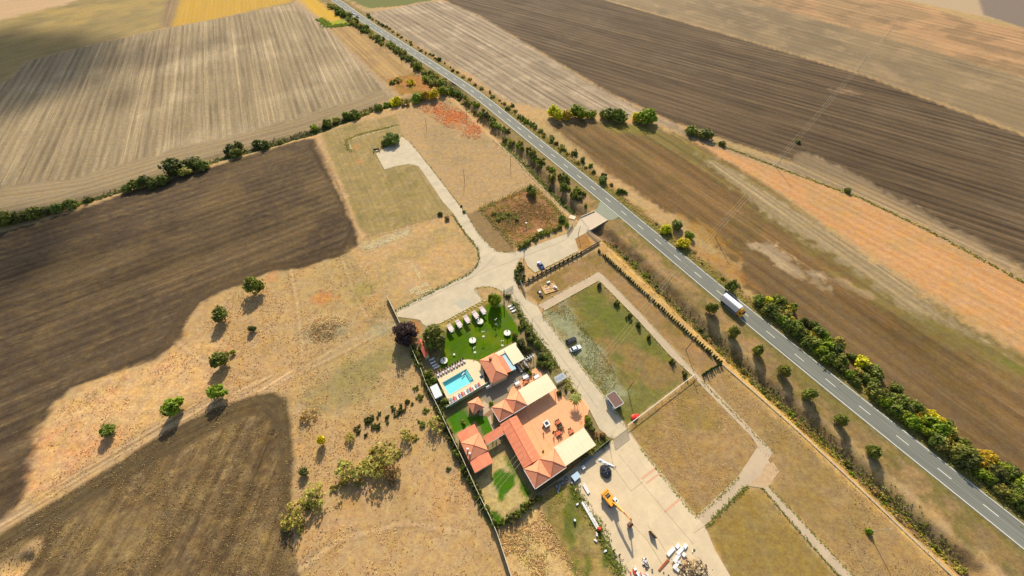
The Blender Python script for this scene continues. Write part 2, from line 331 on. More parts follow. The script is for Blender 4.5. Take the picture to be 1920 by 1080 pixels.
field('orange_strip', [(1305, 266), (1340, 276), (1470, 322), (1560, 352), (1700, 412), (1920, 528), (2300, 790), (2300, 900), (1920, 660), (1760, 560), (1600, 455), (1480, 372), (1400, 325)],
      A(200, 147, 95), 4, 1.5, [(1400, 310), (1800, 520)], 0.16, 3, 0.4, alt=[(A(186, 146, 94), n2, 0.0, 0.2, 0.7), (A(204, 152, 102), n3, 0.05, 0.2, 0.5)])
blob((1450, 480), 6, A(176, 150, 116), 0.8, 3.0, R(-42), 0.9); blob((1490, 510), 4, A(172, 146, 108), 0.7, 3.0, R(-42), 0.9); blob((1600, 540), 3, A(166, 138, 100), 0.6, 4, R(-38), 0.9)
blob((1330, 440), 8, A(160, 118, 56), 0.7, 2.5, R(-50), 0.6); blob((1360, 500), 6, A(166, 112, 52), 0.6, 3, R(-50), 0.6)
blob((1180, 240), 9, A(140, 128, 52), 0.6, 2.5, R(-10), 0.5); blob((1908, 690), 2.5, A(104, 112, 36), 0.6, 3, R(-40), 0.8); blob((1580, 172), 5, A(168, 132, 100), 0.6, 3, R(-20), 0.6)
# road verges
rl = lambda o0, o1, s0=0, s1=None: [road_at(s, o0)[:2] for s in np.linspace(s0, s1 or _cum[-1], 60)] + [road_at(s, o1)[:2] for s in np.linspace(s1 or _cum[-1], s0, 60)]
field('road_verge', None, A(162, 120, 78), 3, 1.4, 'edge', 0.2, 2, 0.9, world=rl(3, 9.5), alt=[(A(136, 116, 58), n3, 0.0, 0.15, 0.7)], region=False, z=0.9)
field('road_verge', None, A(150, 122, 78), 3, 1.5, 'edge', 0.15, 2, 0.8, world=rl(-3, -15), alt=[(A(176, 138, 92), n2, 0.0, 0.15, 0.8), (A(118, 108, 52), n3, 0.05, 0.15, 0.6)])
field('road_verge', None, A(128, 118, 56), 1.5, 0.6, None, 0, 1, 0.8, world=rl(3.6, 6.5), region=False, z=0.8)
field('road_verge', None, A(126, 112, 60), 1.5, 0.6, None, 0, 1, 0.8, world=rl(-3.6, -6.5), region=False, z=0.8)
field('ditch_soil_shade', None, A(132, 104, 70), 3, 1.2, None, 0, 1, 0.9, region=False, z=0.85, world=[(x_ + 3.0, y_ + 2.2) for x_, y_ in DITCH[2:]] + [(x_ - 2.0, y_ - 1.5) for x_, y_ in DITCH[2:]][::-1])  # darker brown paints the shade of the sunless slope into the ditch soil
# ploughed fields on the left
F2 = [(590, 258), (610, 290), (640, 350), (672, 436), (670, 462), (640, 480), (560, 503), (500, 512), (460, 530), (410, 548), (375, 568), (352, 600), (335, 640), (290, 675), (200, 705), (135, 728), (100, 760), (82, 800), (62, 880), (45, 935), (0, 985), (-500, 1290), (-900, 900), (-500, 590), (0, 437), (140, 396), (270, 350), (400, 312), (480, 287), (560, 264)]
field('ploughed_field', F2, A(92, 74, 54), 0.8, 0.45, [(0, 600), (500, 420)], 0.42, 2.6, 0.8, alt=[(A(112, 90, 60), n1, -0.05, 0.15, 0.7), (A(80, 64, 48), n2, 0.0, 0.2, 0.6), (A(118, 96, 60), n4, 0.05, 0.2, 0.5)])
field('headland', F2[:14] + [(300, 640), (330, 600), (350, 560), (400, 530), (480, 500), (560, 485), (640, 460), (655, 430), (620, 350), (575, 275)], A(88, 70, 48), 3, 0.8, 'edge', 0.35, 2.0, 0.7, region=False, z=0.6)
F4 = [(-400, 1180), (0, 1000), (100, 940), (200, 880), (300, 815), (400, 765), (480, 740), (515, 736), (538, 750), (545, 790), (550, 860), (548, 900), (545, 950), (550, 1000), (562, 1080), (570, 1300), (20, 1300), (40, 1080), (70, 1040), (76, 1010), (40, 1012), (0, 1040), (-300, 1200)]
field('ploughed_field', F4, A(112, 89, 59), 0.8, 0.4, [(350, 1060), (470, 800)], 0.42, 3.0, 1.1, alt=[(A(138, 112, 72), n2, -0.02, 0.15, 0.7), (A(90, 74, 48), n1, 0.0, 0.2, 0.6), (A(150, 122, 78), n4, 0.02, 0.2, 0.6)])
field('headland', [(-400, 1180), (0, 1000), (100, 940), (200, 880), (300, 815), (400, 765), (480, 740), (515, 736), (538, 750), (545, 790), (550, 860), (548, 1000), (535, 1000), (520, 860), (515, 800), (490, 775), (440, 790), (320, 850), (160, 950), (0, 1060)], A(88, 72, 48), 2.5, 0.5, 'edge', 0.3, 1.6, 0.6, region=False, z=0.8)
field('track', [(-300, 1140), (0, 975), (100, 905), (200, 850), (300, 790), (400, 740), (480, 712), (560, 690), (570, 698), (515, 732), (480, 738), (400, 764), (300, 814), (200, 878), (100, 938), (0, 998)], A(196, 160, 116), 2, 0.6, [(0, 985), (200, 865)], 0.35, 0.9, 0.5, region=False, z=0.75)
field('sandy_bank', [(80, 800), (110, 762), (200, 706), (300, 680), (360, 640), (420, 640), (400, 720), (300, 780), (160, 870), (60, 940), (50, 920)], A(218, 172, 116), 6, 2, None, 0, 1, 0.9, region=False, z=0.9, alt=[(A(222, 158, 108), n2, 0.0, 0.2, 0.7), (A(196, 158, 98), n3, 0.05, 0.2, 0.7)])
for rut in ([(545, 506), (556, 560), (566, 640), (566, 700)], [(640, 480), (660, 540), (690, 600), (742, 600)], [(560, 694), (640, 648), (742, 597)], [(556, 702), (650, 657), (744, 606)], [(0, 984), (200, 866), (400, 752), (520, 700)], [(560, 1070), (640, 1010), (760, 980), (880, 1000)], [(330, 640), (400, 690), (470, 712)]):
    rw_ = WL(rut); dr = line_d(X, Y, rw_); mixc((1 - smooth(0.25, 0.8, dr + n4 * 0.8)) * 0.5, A(214, 176, 128)); mixc((1 - smooth(0.2, 0.6, np.abs(dr - 1.1) + n4 * 0.6)) * 0.35, A(140, 110, 74))
# plots inside the property
field('dry_lawn', [(600, 245), (700, 225), (742, 214), (755, 255), (800, 320), (850, 400), (760, 425), (684, 446), (672, 430), (640, 345)], A(158, 134, 84), 2, 0.6, [(650, 300), (700, 420)], 0.12, 1.5, 0.6,
      alt=[(A(140, 122, 72), n2, 0.0, 0.2, 0.7), (A(182, 152, 102), n3, 0.05, 0.2, 0.5)])
field('sandy_edge', [(588, 262), (602, 262), (640, 345), (672, 425), (690, 440), (676, 452), (660, 420)], A(200, 160, 112), 2, 0.8, None, 0, 1, 0.8, region=False, z=0.8)
field('dry_lawn', [(745, 212), (785, 198), (838, 184), (900, 235), (960, 290), (1010, 330), (1070, 395), (1060, 400), (1000, 346), (900, 385), (880, 408), (805, 312), (755, 250)], A(182, 148, 102), 2, 0.8, None, 0.1, 1.5, 0.7,
      alt=[(A(166, 140, 98), n2, 0.0, 0.15, 0.7), (A(204, 164, 112), n1, 0.0, 0.15, 0.5)])
blob((852, 218), 11, A(196, 118, 66), 0.9, 1.9, R(-40), 0.8); blob((880, 245), 5, A(194, 124, 74), 0.8, 1.5, R(-30), 0.9); blob((675, 303), 3, A(200, 140, 90), 0.7); blob((668, 275), 3, A(190, 136, 70), 0.6)
field('weedy_plot', [(902, 390), (985, 352), (1003, 350), (1066, 412), (1060, 422), (968, 462)], A(160, 112, 70), 1.2, 0.6, None, 0, 1, 1.3, alt=[(A(124, 106, 48), n3, 0.0, 0.12, 0.8), (A(182, 130, 88), n4, 0.0, 0.2, 0.6)])
field('dry_lawn', [(876, 402), (902, 392), (966, 464), (960, 474), (930, 470), (905, 450)], A(146, 118, 78), 1, 0.3, None, 0, 1, 0.5)
field('meadow_plot', [(690, 455), (835, 410), (875, 440), (895, 470), (892, 500), (810, 542), (740, 570), (700, 520), (660, 470)], A(198, 158, 106), 4, 2, None, 0, 1, 0.8, region=False, alt=[(A(172, 146, 94), n2, 0.0, 0.15, 0.8), (A(208, 166, 118), n1, 0, 0.2, 0.6)], z=0.8)
field('worn_ground', [(676, 462), (690, 452), (745, 432), (775, 425), (770, 440), (720, 462), (680, 475)], A(186, 164, 120), 2, 1, None, 0, 1, 1.1, region=False, z=0.7)
blob((605, 560), 4, A(200, 130, 72), 0.7, 1.2, 0, 0.8); blob((510, 520), 3, A(206, 136, 84), 0.5); blob((645, 870), 3, A(196, 140, 90), 0.4)
blob((650, 722), 8, A(146, 132, 84), 0.6, 1.9, R(24), 0.8); blob((690, 690), 6, A(150, 134, 80), 0.6, 1.8, R(30), 0.9); blob((685, 545), 6, A(150, 136, 66), 0.5, 1.2, R(-70), 0.9); blob((700, 600), 6, A(140, 120, 76), 0.5, 1.6, R(-70), 0.9)
blob((715, 615), 4, A(170, 160, 120), 0.7, 2.2, R(35), 0.5); blob((614, 612), 8, A(168, 150, 108), 0.7, 1.5, 0, 0.5)
field('track', [(560, 690), (640, 640), (740, 595), (744, 606), (650, 655), (565, 700)], A(184, 154, 112), 2, 0.6, None, 0.2, 1, 0.6, region=False, z=0.5)
# green parking meadow and the dry plots around it
field('parking_lawn', [(1021, 582), (1122, 528), (1130, 534), (1197, 601), (1255, 666), (1296, 704), (1175, 797), (1135, 745), (1070, 660)], A(124, 116, 60), 0.8, 0.25, None, 0.05, 1, 0.8,
      alt=[(A(152, 120, 74), fbm(X, Y, 10, 11), -0.02, 0.12, 0.8), (A(106, 110, 42), fbm(X, Y, 14, 12), 0.0, 0.16, 0.7)])
_gp = WL([(1017, 592), (1060, 570), (1100, 620), (1150, 690), (1170, 740), (1133, 744), (1070, 660)])
_gd = sdf(X, Y, _gp); mixc(smooth(-2.5, 2.5, _gd + n3 * 12) * 0.75, A(162, 160, 124))
field('dry_lawn', [(985, 548), (1000, 535), (1114, 470), (1160, 510), (1240, 585), (1350, 680), (1318, 705), (1205, 592), (1132, 517), (1122, 508), (1010, 568)], A(158, 124, 78), 1, 0.4, None, 0, 1, 0.6, alt=[(A(134, 112, 58), n2, 0.0, 0.15, 0.7), (A(176, 134, 92), n3, 0.0, 0.2, 0.5)])
field('dry_lawn', [(1178, 800), (1300, 708), (1314, 720), (1408, 818), (1420, 838), (1384, 892), (1306, 966), (1202, 840)], A(166, 132, 84), 1, 0.3, None, 0, 1, 0.8, alt=[(A(150, 124, 68), n2, 0.0, 0.15, 0.8), (A(180, 142, 94), n3, 0.0, 0.2, 0.5)])
field('dry_lawn', [(1352, 684), (1360, 690), (1500, 820), (1700, 1000), (1800, 1085), (1610, 1085), (1443, 912), (1460, 884), (1440, 862), (1452, 846), (1434, 832), (1326, 716)], A(168, 134, 86), 1, 0.3, None, 0, 1, 0.7, alt=[(A(152, 124, 74), n2, 0.0, 0.15, 0.7), (A(182, 144, 98), n1, 0.0, 0.15, 0.5)])
field('dry_lawn', [(1324, 990), (1400, 914), (1428, 918), (1570, 1085), (1374, 1085)], A(152, 124, 68), 1, 0.3, None, 0, 1, 0.7, alt=[(A(166, 136, 82), n2, 0.0, 0.15, 0.7), (A(122, 112, 50), fbm(X, Y, 12, 4), 0.05, 0.15, 0.6)])
field('straw_bank', [(1124, 470), (1150, 468), (1250, 560), (1380, 680), (1520, 810), (1700, 980), (1800, 1080), (1765, 1080), (1640, 960), (1490, 815), (1350, 686), (1240, 580)], A(206, 164, 100), 2, 0.8, 'edge', 0.25, 1.2, 0.7, alt=[(A(186, 142, 92), n3, 0.0, 0.2, 0.6)])
field('dry_lawn', [(1078, 450), (1088, 432), (1098, 436), (1112, 466), (1084, 468)], A(168, 122, 70), 1, 0.3, None, 0, 1, 0.8, region=False)
# the yards
field('yard', [(742, 590), (905, 562), (960, 548), (1035, 665), (1150, 828), (1010, 930), (925, 995), (845, 852), (775, 660)], A(150, 128, 88), 1, 0.3, None, 0, 1, 0.6, alt=[(A(184, 156, 112), n3, 0.0, 0.15, 0.7), (A(96, 104, 44), n2, 0.0, 0.15, 0.6)])
field('straw_strip', [(935, 1000), (1006, 938), (1018, 958), (1060, 1020), (1095, 1090), (955, 1090)], A(208, 170, 112), 0.8, 0.3, None, 0, 1, 1.0, region=False)
blob((770, 640), 3, A(176, 128, 70), 0.8); field('strip', [(773, 598), (790, 607), (790, 620), (776, 640), (770, 610)], A(182, 130, 76), 0.8, 0.1, None, 0, 1, 0.4, region=False)
field('planted_strip', [(822, 606), (905, 563), (918, 562), (925, 568), (830, 618)], A(170, 146, 76), 0.8, 0.2, None, 0, 1, 1.0, region=False)
field('lawn', [(838, 614), (905, 578), (918, 568), (945, 572), (977, 622), (968, 638), (898, 678), (884, 674), (868, 674), (828, 694), (822, 680), (833, 645)], A(84, 112, 8), 0.7, 0.12, [(838, 614), (905, 578)], 0.1, 1.0, 0.3, alt=[(A(66, 98, 6), n2, 0.0, 0.15, 0.7), (A(112, 122, 22), fbm(X, Y, 9, 6), 0.05, 0.18, 0.7)])
field('lawn', [(838, 785), (858, 768), (872, 770), (880, 780), (915, 778), (927, 806), (908, 818), (893, 790), (850, 815)], A(72, 116, 20), 0.7, 0.2, None, 0, 1, 0.4)
field('mown_garden', [(924, 862), (944, 850), (950, 858), (1000, 930), (965, 952), (928, 985), (893, 925), (892, 905)], A(196, 168, 108), 0.7, 0.3, None, 0, 1, 0.9)
field('lawn', [(922, 900), (925, 885), (940, 880), (950, 884), (966, 890), (968, 905), (958, 920), (948, 926), (946, 940), (934, 938), (932, 920)], A(74, 112, 22), 0.4, 0.1, None, 0, 1, 0.6, region=False)
field('lawn', [(945, 850), (955, 862), (985, 905), (1000, 925), (990, 936), (975, 925), (970, 900), (950, 875)], A(86, 116, 30), 0.6, 0.3, None, 0, 1, 0.6, region=False)
field('lawn', [(908, 965), (925, 955), (940, 966), (945, 980), (928, 992)], A(66, 104, 20), 0.5, 0.15, None, 0, 1, 0.6, region=False)
field('rough_ground', [(1005, 932), (1075, 905), (1100, 955), (1130, 1000), (1142, 1035), (1172, 1085), (1080, 1085), (1020, 975)], A(150, 126, 70), 1, 0.5, None, 0, 1, 0.9, region=True, alt=[(A(92, 104, 34), fbm(X, Y, 6, 8), 0.0, 0.12, 0.8), (A(182, 150, 96), n3, 0.0, 0.2, 0.6)])
field('rubble_ground', [(1212, 1085), (1240, 1066), (1292, 1026), (1312, 1036), (1334, 1085)], A(140, 118, 82), 0.8, 0.5, None, 0, 1, 1.5, region=False)

Z = zf(X, Y) + n3 * 0.10 * (CL > 0.55)
for _pp in PAVED_PX: _q = sdf(X, Y, WL(_pp)); Z = np.where((_q > -0.9) & (Z > -0.6), np.minimum(Z, 0) * (_q < 0) - 0.10 * (_q > 0.0), Z)
keep_flat = np.zeros(n_v, bool)
ncol, nrow = len(gx), len(gy)
i0 = (np.arange(nrow - 1)[:, None] * ncol + np.arange(ncol - 1)[None]).ravel()
Q = np.stack([i0, i0 + 1, i0 + 1 + ncol, i0 + ncol], 1); FR = REG[i0]

def ground_mat():
    m = bpy.data.materials.new('soil_and_grass'); m.use_nodes = True; t = m.node_tree; b = t.nodes['Principled BSDF']
    b.inputs['Roughness'].default_value = 0.95; b.inputs['Specular IOR Level'].default_value = 0.1
    ac = N(t, 'ShaderNodeAttribute', attribute_name='tint'); st = N(t, 'ShaderNodeAttribute', attribute_name='furrow'); cl = N(t, 'ShaderNodeAttribute', attribute_name='clumps')
    g = N(t, 'ShaderNodeNewGeometry'); sx = N(t, 'ShaderNodeSeparateXYZ'); t.links.new(st.outputs['Vector'], sx.inputs[0])
    def noise(vec, sc, det=3, rough=0.6):
        n = N(t, 'ShaderNodeTexNoise'); n.inputs['Scale'].default_value = sc; n.inputs['Detail'].default_value = det; n.inputs['Roughness'].default_value = rough
        t.links.new(vec, n.inputs['Vector']); return n.outputs[0]
    def comb(a, b_, c_=0.0):
        n = N(t, 'ShaderNodeCombineXYZ')
        for i, v in enumerate((a, b_, c_)):
            if isinstance(v, float): n.inputs[i].default_value = v
            else: t.links.new(v, n.inputs[i])
        return n.outputs[0]
    s1 = noise(comb(sx.outputs[0], math_n(t, 'MULTIPLY', sx.outputs[1], 0.014)), 1.0, 7, 0.8)
    s2 = noise(comb(math_n(t, 'MULTIPLY', sx.outputs[0], 3.3), math_n(t, 'MULTIPLY', sx.outputs[1], 0.03)), 1.0, 5, 0.75)
    s3 = noise(comb(math_n(t, 'MULTIPLY', sx.outputs[0], 0.25), math_n(t, 'MULTIPLY', sx.outputs[1], 0.008)), 1.0, 2, 0.5)
    ss = math_n(t, 'ADD', math_n(t, 'ADD', math_n(t, 'SUBTRACT', s1, 0.5), math_n(t, 'MULTIPLY', math_n(t, 'SUBTRACT', s2, 0.5), 0.8)), math_n(t, 'MULTIPLY', math_n(t, 'SUBTRACT', s3, 0.5), 0.7))
    l0 = noise(comb(math_n(t, 'MULTIPLY', sx.outputs[0], 1.5), math_n(t, 'MULTIPLY', sx.outputs[1], 0.004), 7.3), 1.0, 1, 0.5)
    l1 = N(t, 'ShaderNodeMapRange', interpolation_type='SMOOTHSTEP'); l1.inputs[1].default_value = 0.60; l1.inputs[2].default_value = 0.72; t.links.new(l0, l1.inputs[0])
    ss = math_n(t, 'ADD', ss, math_n(t, 'MULTIPLY', l1.outputs[0], 0.26))
    ph = noise(comb(math_n(t, 'MULTIPLY', sx.outputs[0], 0.4), math_n(t, 'MULTIPLY', sx.outputs[1], 0.006), 3.1), 1.0, 2, 0.5)
    am = noise(comb(math_n(t, 'MULTIPLY', sx.outputs[0], 0.13), math_n(t, 'MULTIPLY', sx.outputs[1], 0.02), 9.1), 1.0, 3, 0.6)
    sn_ = math_n(t, 'SINE', math_n(t, 'ADD', math_n(t, 'MULTIPLY', sx.outputs[0], 2 * math.pi / 1.8), math_n(t, 'MULTIPLY', ph, 5.0)))
    ss = math_n(t, 'ADD', ss, math_n(t, 'MULTIPLY', sn_, math_n(t, 'MULTIPLY', am, 0.2)))
    f1 = math_n(t, 'ADD', math_n(t, 'MULTIPLY', math_n(t, 'MULTIPLY', ss, sx.outputs[2]), 3.2), 1.0)
    c1 = noise(g.outputs['Position'], 1.3, 8, 0.8); c2 = noise(g.outputs['Position'], 0.22, 5, 0.65); c3 = noise(g.outputs['Position'], 0.5, 6, 0.7)
    cc = math_n(t, 'ADD', math_n(t, 'MULTIPLY', math_n(t, 'SUBTRACT', c1, 0.5), 1.7), math_n(t, 'ADD', math_n(t, 'MULTIPLY', math_n(t, 'SUBTRACT', c3, 0.5), 1.5), math_n(t, 'MULTIPLY', math_n(t, 'SUBTRACT', c2, 0.5), 0.7)))
    f2 = math_n(t, 'ADD', math_n(t, 'MULTIPLY', cc, math_n(t, 'ADD', math_n(t, 'MULTIPLY', cl.outputs['Fac'], 0.75), 0.12)), 1.0)
    f = math_n(t, 'MAXIMUM', math_n(t, 'MULTIPLY', f1, f2), 0.25)
    mx = N(t, 'ShaderNodeVectorMath', operation='SCALE'); t.links.new(ac.outputs['Color'], mx.inputs[0]); t.links.new(f, mx.inputs['Scale'])
    hs = N(t, 'ShaderNodeHueSaturation'); t.links.new(mx.outputs[0], hs.inputs['Color'])
    hn = math_n(t, 'MULTIPLY_ADD', c3, 0.06); t.nodes[-1].inputs[2].default_value = 0.47; t.links.new(hn, hs.inputs['Hue'])
    sn = math_n(t, 'MULTIPLY_ADD', c2, 0.5); t.nodes[-1].inputs[2].default_value = 0.75; t.links.new(sn, hs.inputs['Saturation'])
    t.links.new(hs.outputs[0], b.inputs['Base Color'])
    hh = math_n(t, 'ADD', math_n(t, 'MULTIPLY', c1, math_n(t, 'ADD', cl.outputs['Fac'], 0.2)), math_n(t, 'MULTIPLY', math_n(t, 'MULTIPLY', ss, sx.outputs[2]), 0.6))
    bp = N(t, 'ShaderNodeBump'); bp.inputs['Strength'].default_value = 0.6; bp.inputs['Distance'].default_value = 0.35
    t.links.new(hh, bp.inputs['Height']); t.links.new(bp.outputs[0], b.inputs['Normal'])
    return m
GM = ground_mat()
def grid_object(name, quads):
    used, inv = np.unique(quads, return_inverse=True); inv = inv.reshape(quads.shape); nq = len(quads)
    me = bpy.data.meshes.new(name); me.vertices.add(len(used)); me.loops.add(nq * 4); me.polygons.add(nq)
    co = np.stack([X[used], Y[used], Z[used]], 1).astype(np.float32); me.vertices.foreach_set('co', co.ravel())
    me.loops.foreach_set('vertex_index', inv.ravel().astype(np.int32)); me.polygons.foreach_set('loop_start', np.arange(0, nq * 4, 4, dtype=np.int32))
    me.polygons.foreach_set('loop_total', np.full(nq, 4, np.int32)); me.update(calc_edges=True); me.shade_smooth()
    a = me.attributes.new('tint', 'FLOAT_COLOR', 'POINT'); a.data.foreach_set('color', np.concatenate([C[used], np.ones((len(used), 1))], 1).astype(np.float32).ravel())
    a = me.attributes.new('furrow', 'FLOAT_VECTOR', 'POINT'); a.data.foreach_set('vector', ST[used].astype(np.float32).ravel())
    a = me.attributes.new('clumps', 'FLOAT', 'POINT'); a.data.foreach_set('value', CL[used].astype(np.float32))
    me.materials.append(GM); o = bpy.data.objects.new(name, me); COL.objects.link(o); o['kind'] = 'structure'; return o
for k, nm in enumerate(REGN):
    q = Q[FR == k]
    if len(q): grid_object('ground' if k == 0 else nm, q)

# ------------------------------------------------------------------ paved surfaces
def sheet(name, poly, z, mat, hole=None, thick=None, kind='structure'):
    import bmesh
    bm = bmesh.new(); vs_ = [bm.verts.new((x, y, z)) for x, y in poly]
    bm.edges.ensure_lookup_table()
    E = [bm.edges.new((vs_[i], vs_[(i + 1) % len(vs_)])) for i in range(len(vs_))]
    if hole:
        hs = [bm.verts.new((x, y, z)) for x, y in hole]; E += [bm.edges.new((hs[i], hs[(i + 1) % len(hs)])) for i in range(len(hs))]
    bmesh.ops.triangle_fill(bm, edges=E, use_beauty=True, use_dissolve=False)
    for f in bm.faces:
        if f.normal.z < 0: f.normal_flip()
    if thick:
        r = bmesh.ops.extrude_face_region(bm, geom=bm.faces[:] , use_keep_orig=True)
        for v in r['geom']:
            if isinstance(v, bmesh.types.BMVert): v.co.z -= thick
        bmesh.ops.recalc_face_normals(bm, faces=bm.faces)
    me = bpy.data.meshes.new(name); bm.to_mesh(me); bm.free(); me.materials.append(mat)
    o = bpy.data.objects.new(name, me); COL.objects.link(o)
    if kind: o['kind'] = kind
    return o
def pave_mat(name, col, ang, slab=(6, 3.5), joint=0.35, var=0.08, patch=None):
    m = M(name, col, 0.9, var, 0.35, 0.06, 0.15); t = m.node_tree; b = t.nodes['Principled BSDF']
    src = b.inputs['Base Color'].links[0].from_socket
    tc = N(t, 'ShaderNodeTexCoord'); mp = N(t, 'ShaderNodeMapping'); mp.inputs['Rotation'].default_value = (0, 0, -ang); t.links.new(tc.outputs['Object'], mp.inputs[0])
    br = N(t, 'ShaderNodeTexBrick'); br.inputs['Scale'].default_value = 1; br.inputs['Brick Width'].default_value = slab[0]; br.inputs['Row Height'].default_value = slab[1]
    br.inputs['Mortar Size'].default_value = 0.04; br.inputs['Color1'].default_value = (1, 1, 1, 1); br.inputs['Color2'].default_value = (0.9, 0.9, 0.92, 1); br.inputs['Mortar'].default_value = (1 - joint,) * 3 + (1,)
    br.offset = 0.5; t.links.new(mp.outputs[0], br.inputs[0])
    n = N(t, 'ShaderNodeTexNoise'); n.inputs['Scale'].default_value = 5; n.inputs['Detail'].default_value = 5; t.links.new(tc.outputs['Object'], n.inputs[0])
    mr = N(t, 'ShaderNodeMapRange'); mr.inputs[1].default_value = 0.3; mr.inputs[2].default_value = 0.7; mr.inputs[3].default_value = 0.9; mr.inputs[4].default_value = 1.1; t.links.new(n.outputs[0], mr.inputs[0])
    v1 = N(t, 'ShaderNodeVectorMath', operation='MULTIPLY'); t.links.new(src, v1.inputs[0]); t.links.new(br.outputs[0], v1.inputs[1])
    v2 = N(t, 'ShaderNodeVectorMath', operation='SCALE'); t.links.new(v1.outputs[0], v2.inputs[0]); t.links.new(mr.outputs[0], v2.inputs['Scale'])
    t.links.new(v2.outputs[0], b.inputs['Base Color']); return m
ANG = R(32.0)
PAVE = pave_mat('concrete_paving', A(212, 192, 158), ANG, (6, 3.6), 0.16, 0.13)
APRON = pave_mat('concrete_apron', A(226, 200, 160), R(-59), (7, 4.2), 0.14, 0.11)
PATH = pave_mat('path_paving', A(204, 178, 144), R(-45), (3, 2.5), 0.08)
sheet('yard_road', WL(PARK), 0.02, PAVE)
sheet('path', WL(PATH_PX), 0.028, PATH)
sheet('apron', WL(APRON_PX), 0.036, APRON)
RUST = M('red_stain', A(222, 168, 132), 0.9, 0.15, 2.5)
sheet('worn_paving', WL([(1449, 866), (1461, 884), (1443, 910), (1432, 914), (1404, 909), (1424, 892), (1436, 870)]), 0.034, M('worn_paving', A(198, 164, 122), 0.95, 0.25, 0.9, 0.2))
for a, b, w in (((1201, 897), (1228, 876), 3.2), ((1210, 905), (1236, 886), 2.6), ((1244, 959), (1273, 934), 3.0)):
    sheet('painted_bar', WL([a, b, (b[0] + w, b[1] + w), (a[0] + w, a[1] + w)]), 0.046, RUST)
CRK = M('dark_joint', A(150, 126, 92), 0.95, 0.2, 3)
for cr in ([(1147, 870), (1156, 884), (1170, 903), (1183, 921), (1206, 903)], [(1183, 978), (1196, 994), (1213, 1012), (1228, 1036), (1243, 1062)], [(1214, 985), (1232, 1008), (1256, 1046)], [(1160, 852), (1190, 890), (1240, 950), (1300, 1020)], [(1300, 1000), (1330, 980)], [(738, 293), (768, 284)], [(958, 545), (1000, 600), (1060, 680), (1120, 765)], [(745, 585), (850, 535), (920, 505), (1010, 470), (1060, 450)], [(930, 478), (905, 505), (870, 530)], [(800, 330), (812, 328)], [(842, 385), (856, 378)], [(868, 420), (884, 414)]):
    cw = WL(cr); m_ = MB()
    for a, b in zip(cw[:-1], cw[1:]):
        an = math.atan2(b[1] - a[1], b[0] - a[0]); m_.box(((a[0] + b[0]) / 2, (a[1] + b[1]) / 2, 0.04), (math.hypot(b[0] - a[0], b[1] - a[1]), 0.09, 0.012), an)
    tag(m_.build('pavement_joint', CRK), kind='structure')
KERB = M('kerb_stone', A(232, 214, 172), 0.9, 0.12, 2)
for kb in ([(985, 560), (1007, 573)], [(1018, 593), (1070, 660), (1107, 708), (1133, 743), (1170, 793)], [(961, 562), (980, 592), (1013, 638), (1030, 660), (1055, 697), (1083, 738), (1105, 767), (1125, 805)], [(1176, 805), (1202, 840), (1305, 968)], [(825, 606.5), (905, 563.5), (890, 540)], [(1084, 471.5), (1003, 511.5), (989, 498)], [(1132, 517), (1205, 592), (1255, 646), (1300, 695)], [(1021, 582), (1122, 526), (1131, 533), (1197, 600), (1255, 665), (1297, 703)]):
    kw = WL(kb); m_ = MB()
    for a, b in zip(kw[:-1], kw[1:]): m_.box(((a[0] + b[0]) / 2, (a[1] + b[1]) / 2, 0.06), (math.hypot(b[0] - a[0], b[1] - a[1]) - 0.02, 0.14, 0.13), math.atan2(b[1] - a[1], b[0] - a[0]))
    tag(m_.build('kerb', KERB), kind='structure')
PATCH = M('repair_patch', A(190, 180, 154), 0.9, 0.1, 1.2)
sheet('repair_patch', WL([(851, 569), (870, 559), (886, 568), (866, 580)]), 0.032, PATCH)

# asphalt road
def asphalt():
    m = M('asphalt', A(130, 128, 115), 0.85, 0.06, 0.12, 0.05, 0.2); t = m.node_tree; b = t.nodes['Principled BSDF']
    src = b.inputs['Base Color'].links[0].from_socket; uv = N(t, 'ShaderNodeAttribute', attribute_name='across')
    n = N(t, 'ShaderNodeTexNoise'); n.inputs['Scale'].default_value = 1; n.inputs['Detail'].default_value = 4
    mp = N(t, 'ShaderNodeMapping'); mp.inputs['Scale'].default_value = (1.3, 0.03, 1); t.links.new(uv.outputs['Vector'], mp.inputs[0]); t.links.new(mp.outputs[0], n.inputs[0])
    mr = N(t, 'ShaderNodeMapRange'); mr.inputs[1].default_value = 0.3; mr.inputs[2].default_value = 0.7; mr.inputs[3].default_value = 0.78; mr.inputs[4].default_value = 1.16; t.links.new(n.outputs[0], mr.inputs[0])
    v2 = N(t, 'ShaderNodeVectorMath', operation='SCALE'); t.links.new(src, v2.inputs[0]); t.links.new(mr.outputs[0], v2.inputs['Scale']); t.links.new(v2.outputs[0], b.inputs['Base Color']); return m
ASPH = asphalt()
def strip(name, o0, o1, s0, s1, z, mat, step=6, kind='structure'):
    n = max(1, int((s1 - s0) / step)); P = []; U = []
    for i in range(n + 1):
        s = s0 + (s1 - s0) * i / n
        for o in (o0, o1): x, y, _ = road_at(s, o); P.append((x, y, z)); U += [o, s, 0]
    me = bpy.data.meshes.new(name); me.from_pydata(P, [], [(2 * i, 2 * i + 2, 2 * i + 3, 2 * i + 1) for i in range(n)])
    a = me.attributes.new('across', 'FLOAT_VECTOR', 'POINT'); a.data.foreach_set('vector', U); me.materials.append(mat)
    o = bpy.data.objects.new(name, me); COL.objects.link(o)
    if kind: o['kind'] = kind
    return o
strip('road', -4.1, 4.1, 5, _cum[-1] - 5, 0.05, ASPH)
LINE = M('road_paint', A(236, 230, 208), 0.7, 0.1, 0.8)
strip('edge_line', -3.75, -3.5, 5, _cum[-1] - 5, 0.062, LINE); strip('edge_line', 3.5, 3.75, 5, _cum[-1] - 5, 0.062, LINE)
s0 = road_s(W(*DASH[6])); k0 = int(s0 // 12)
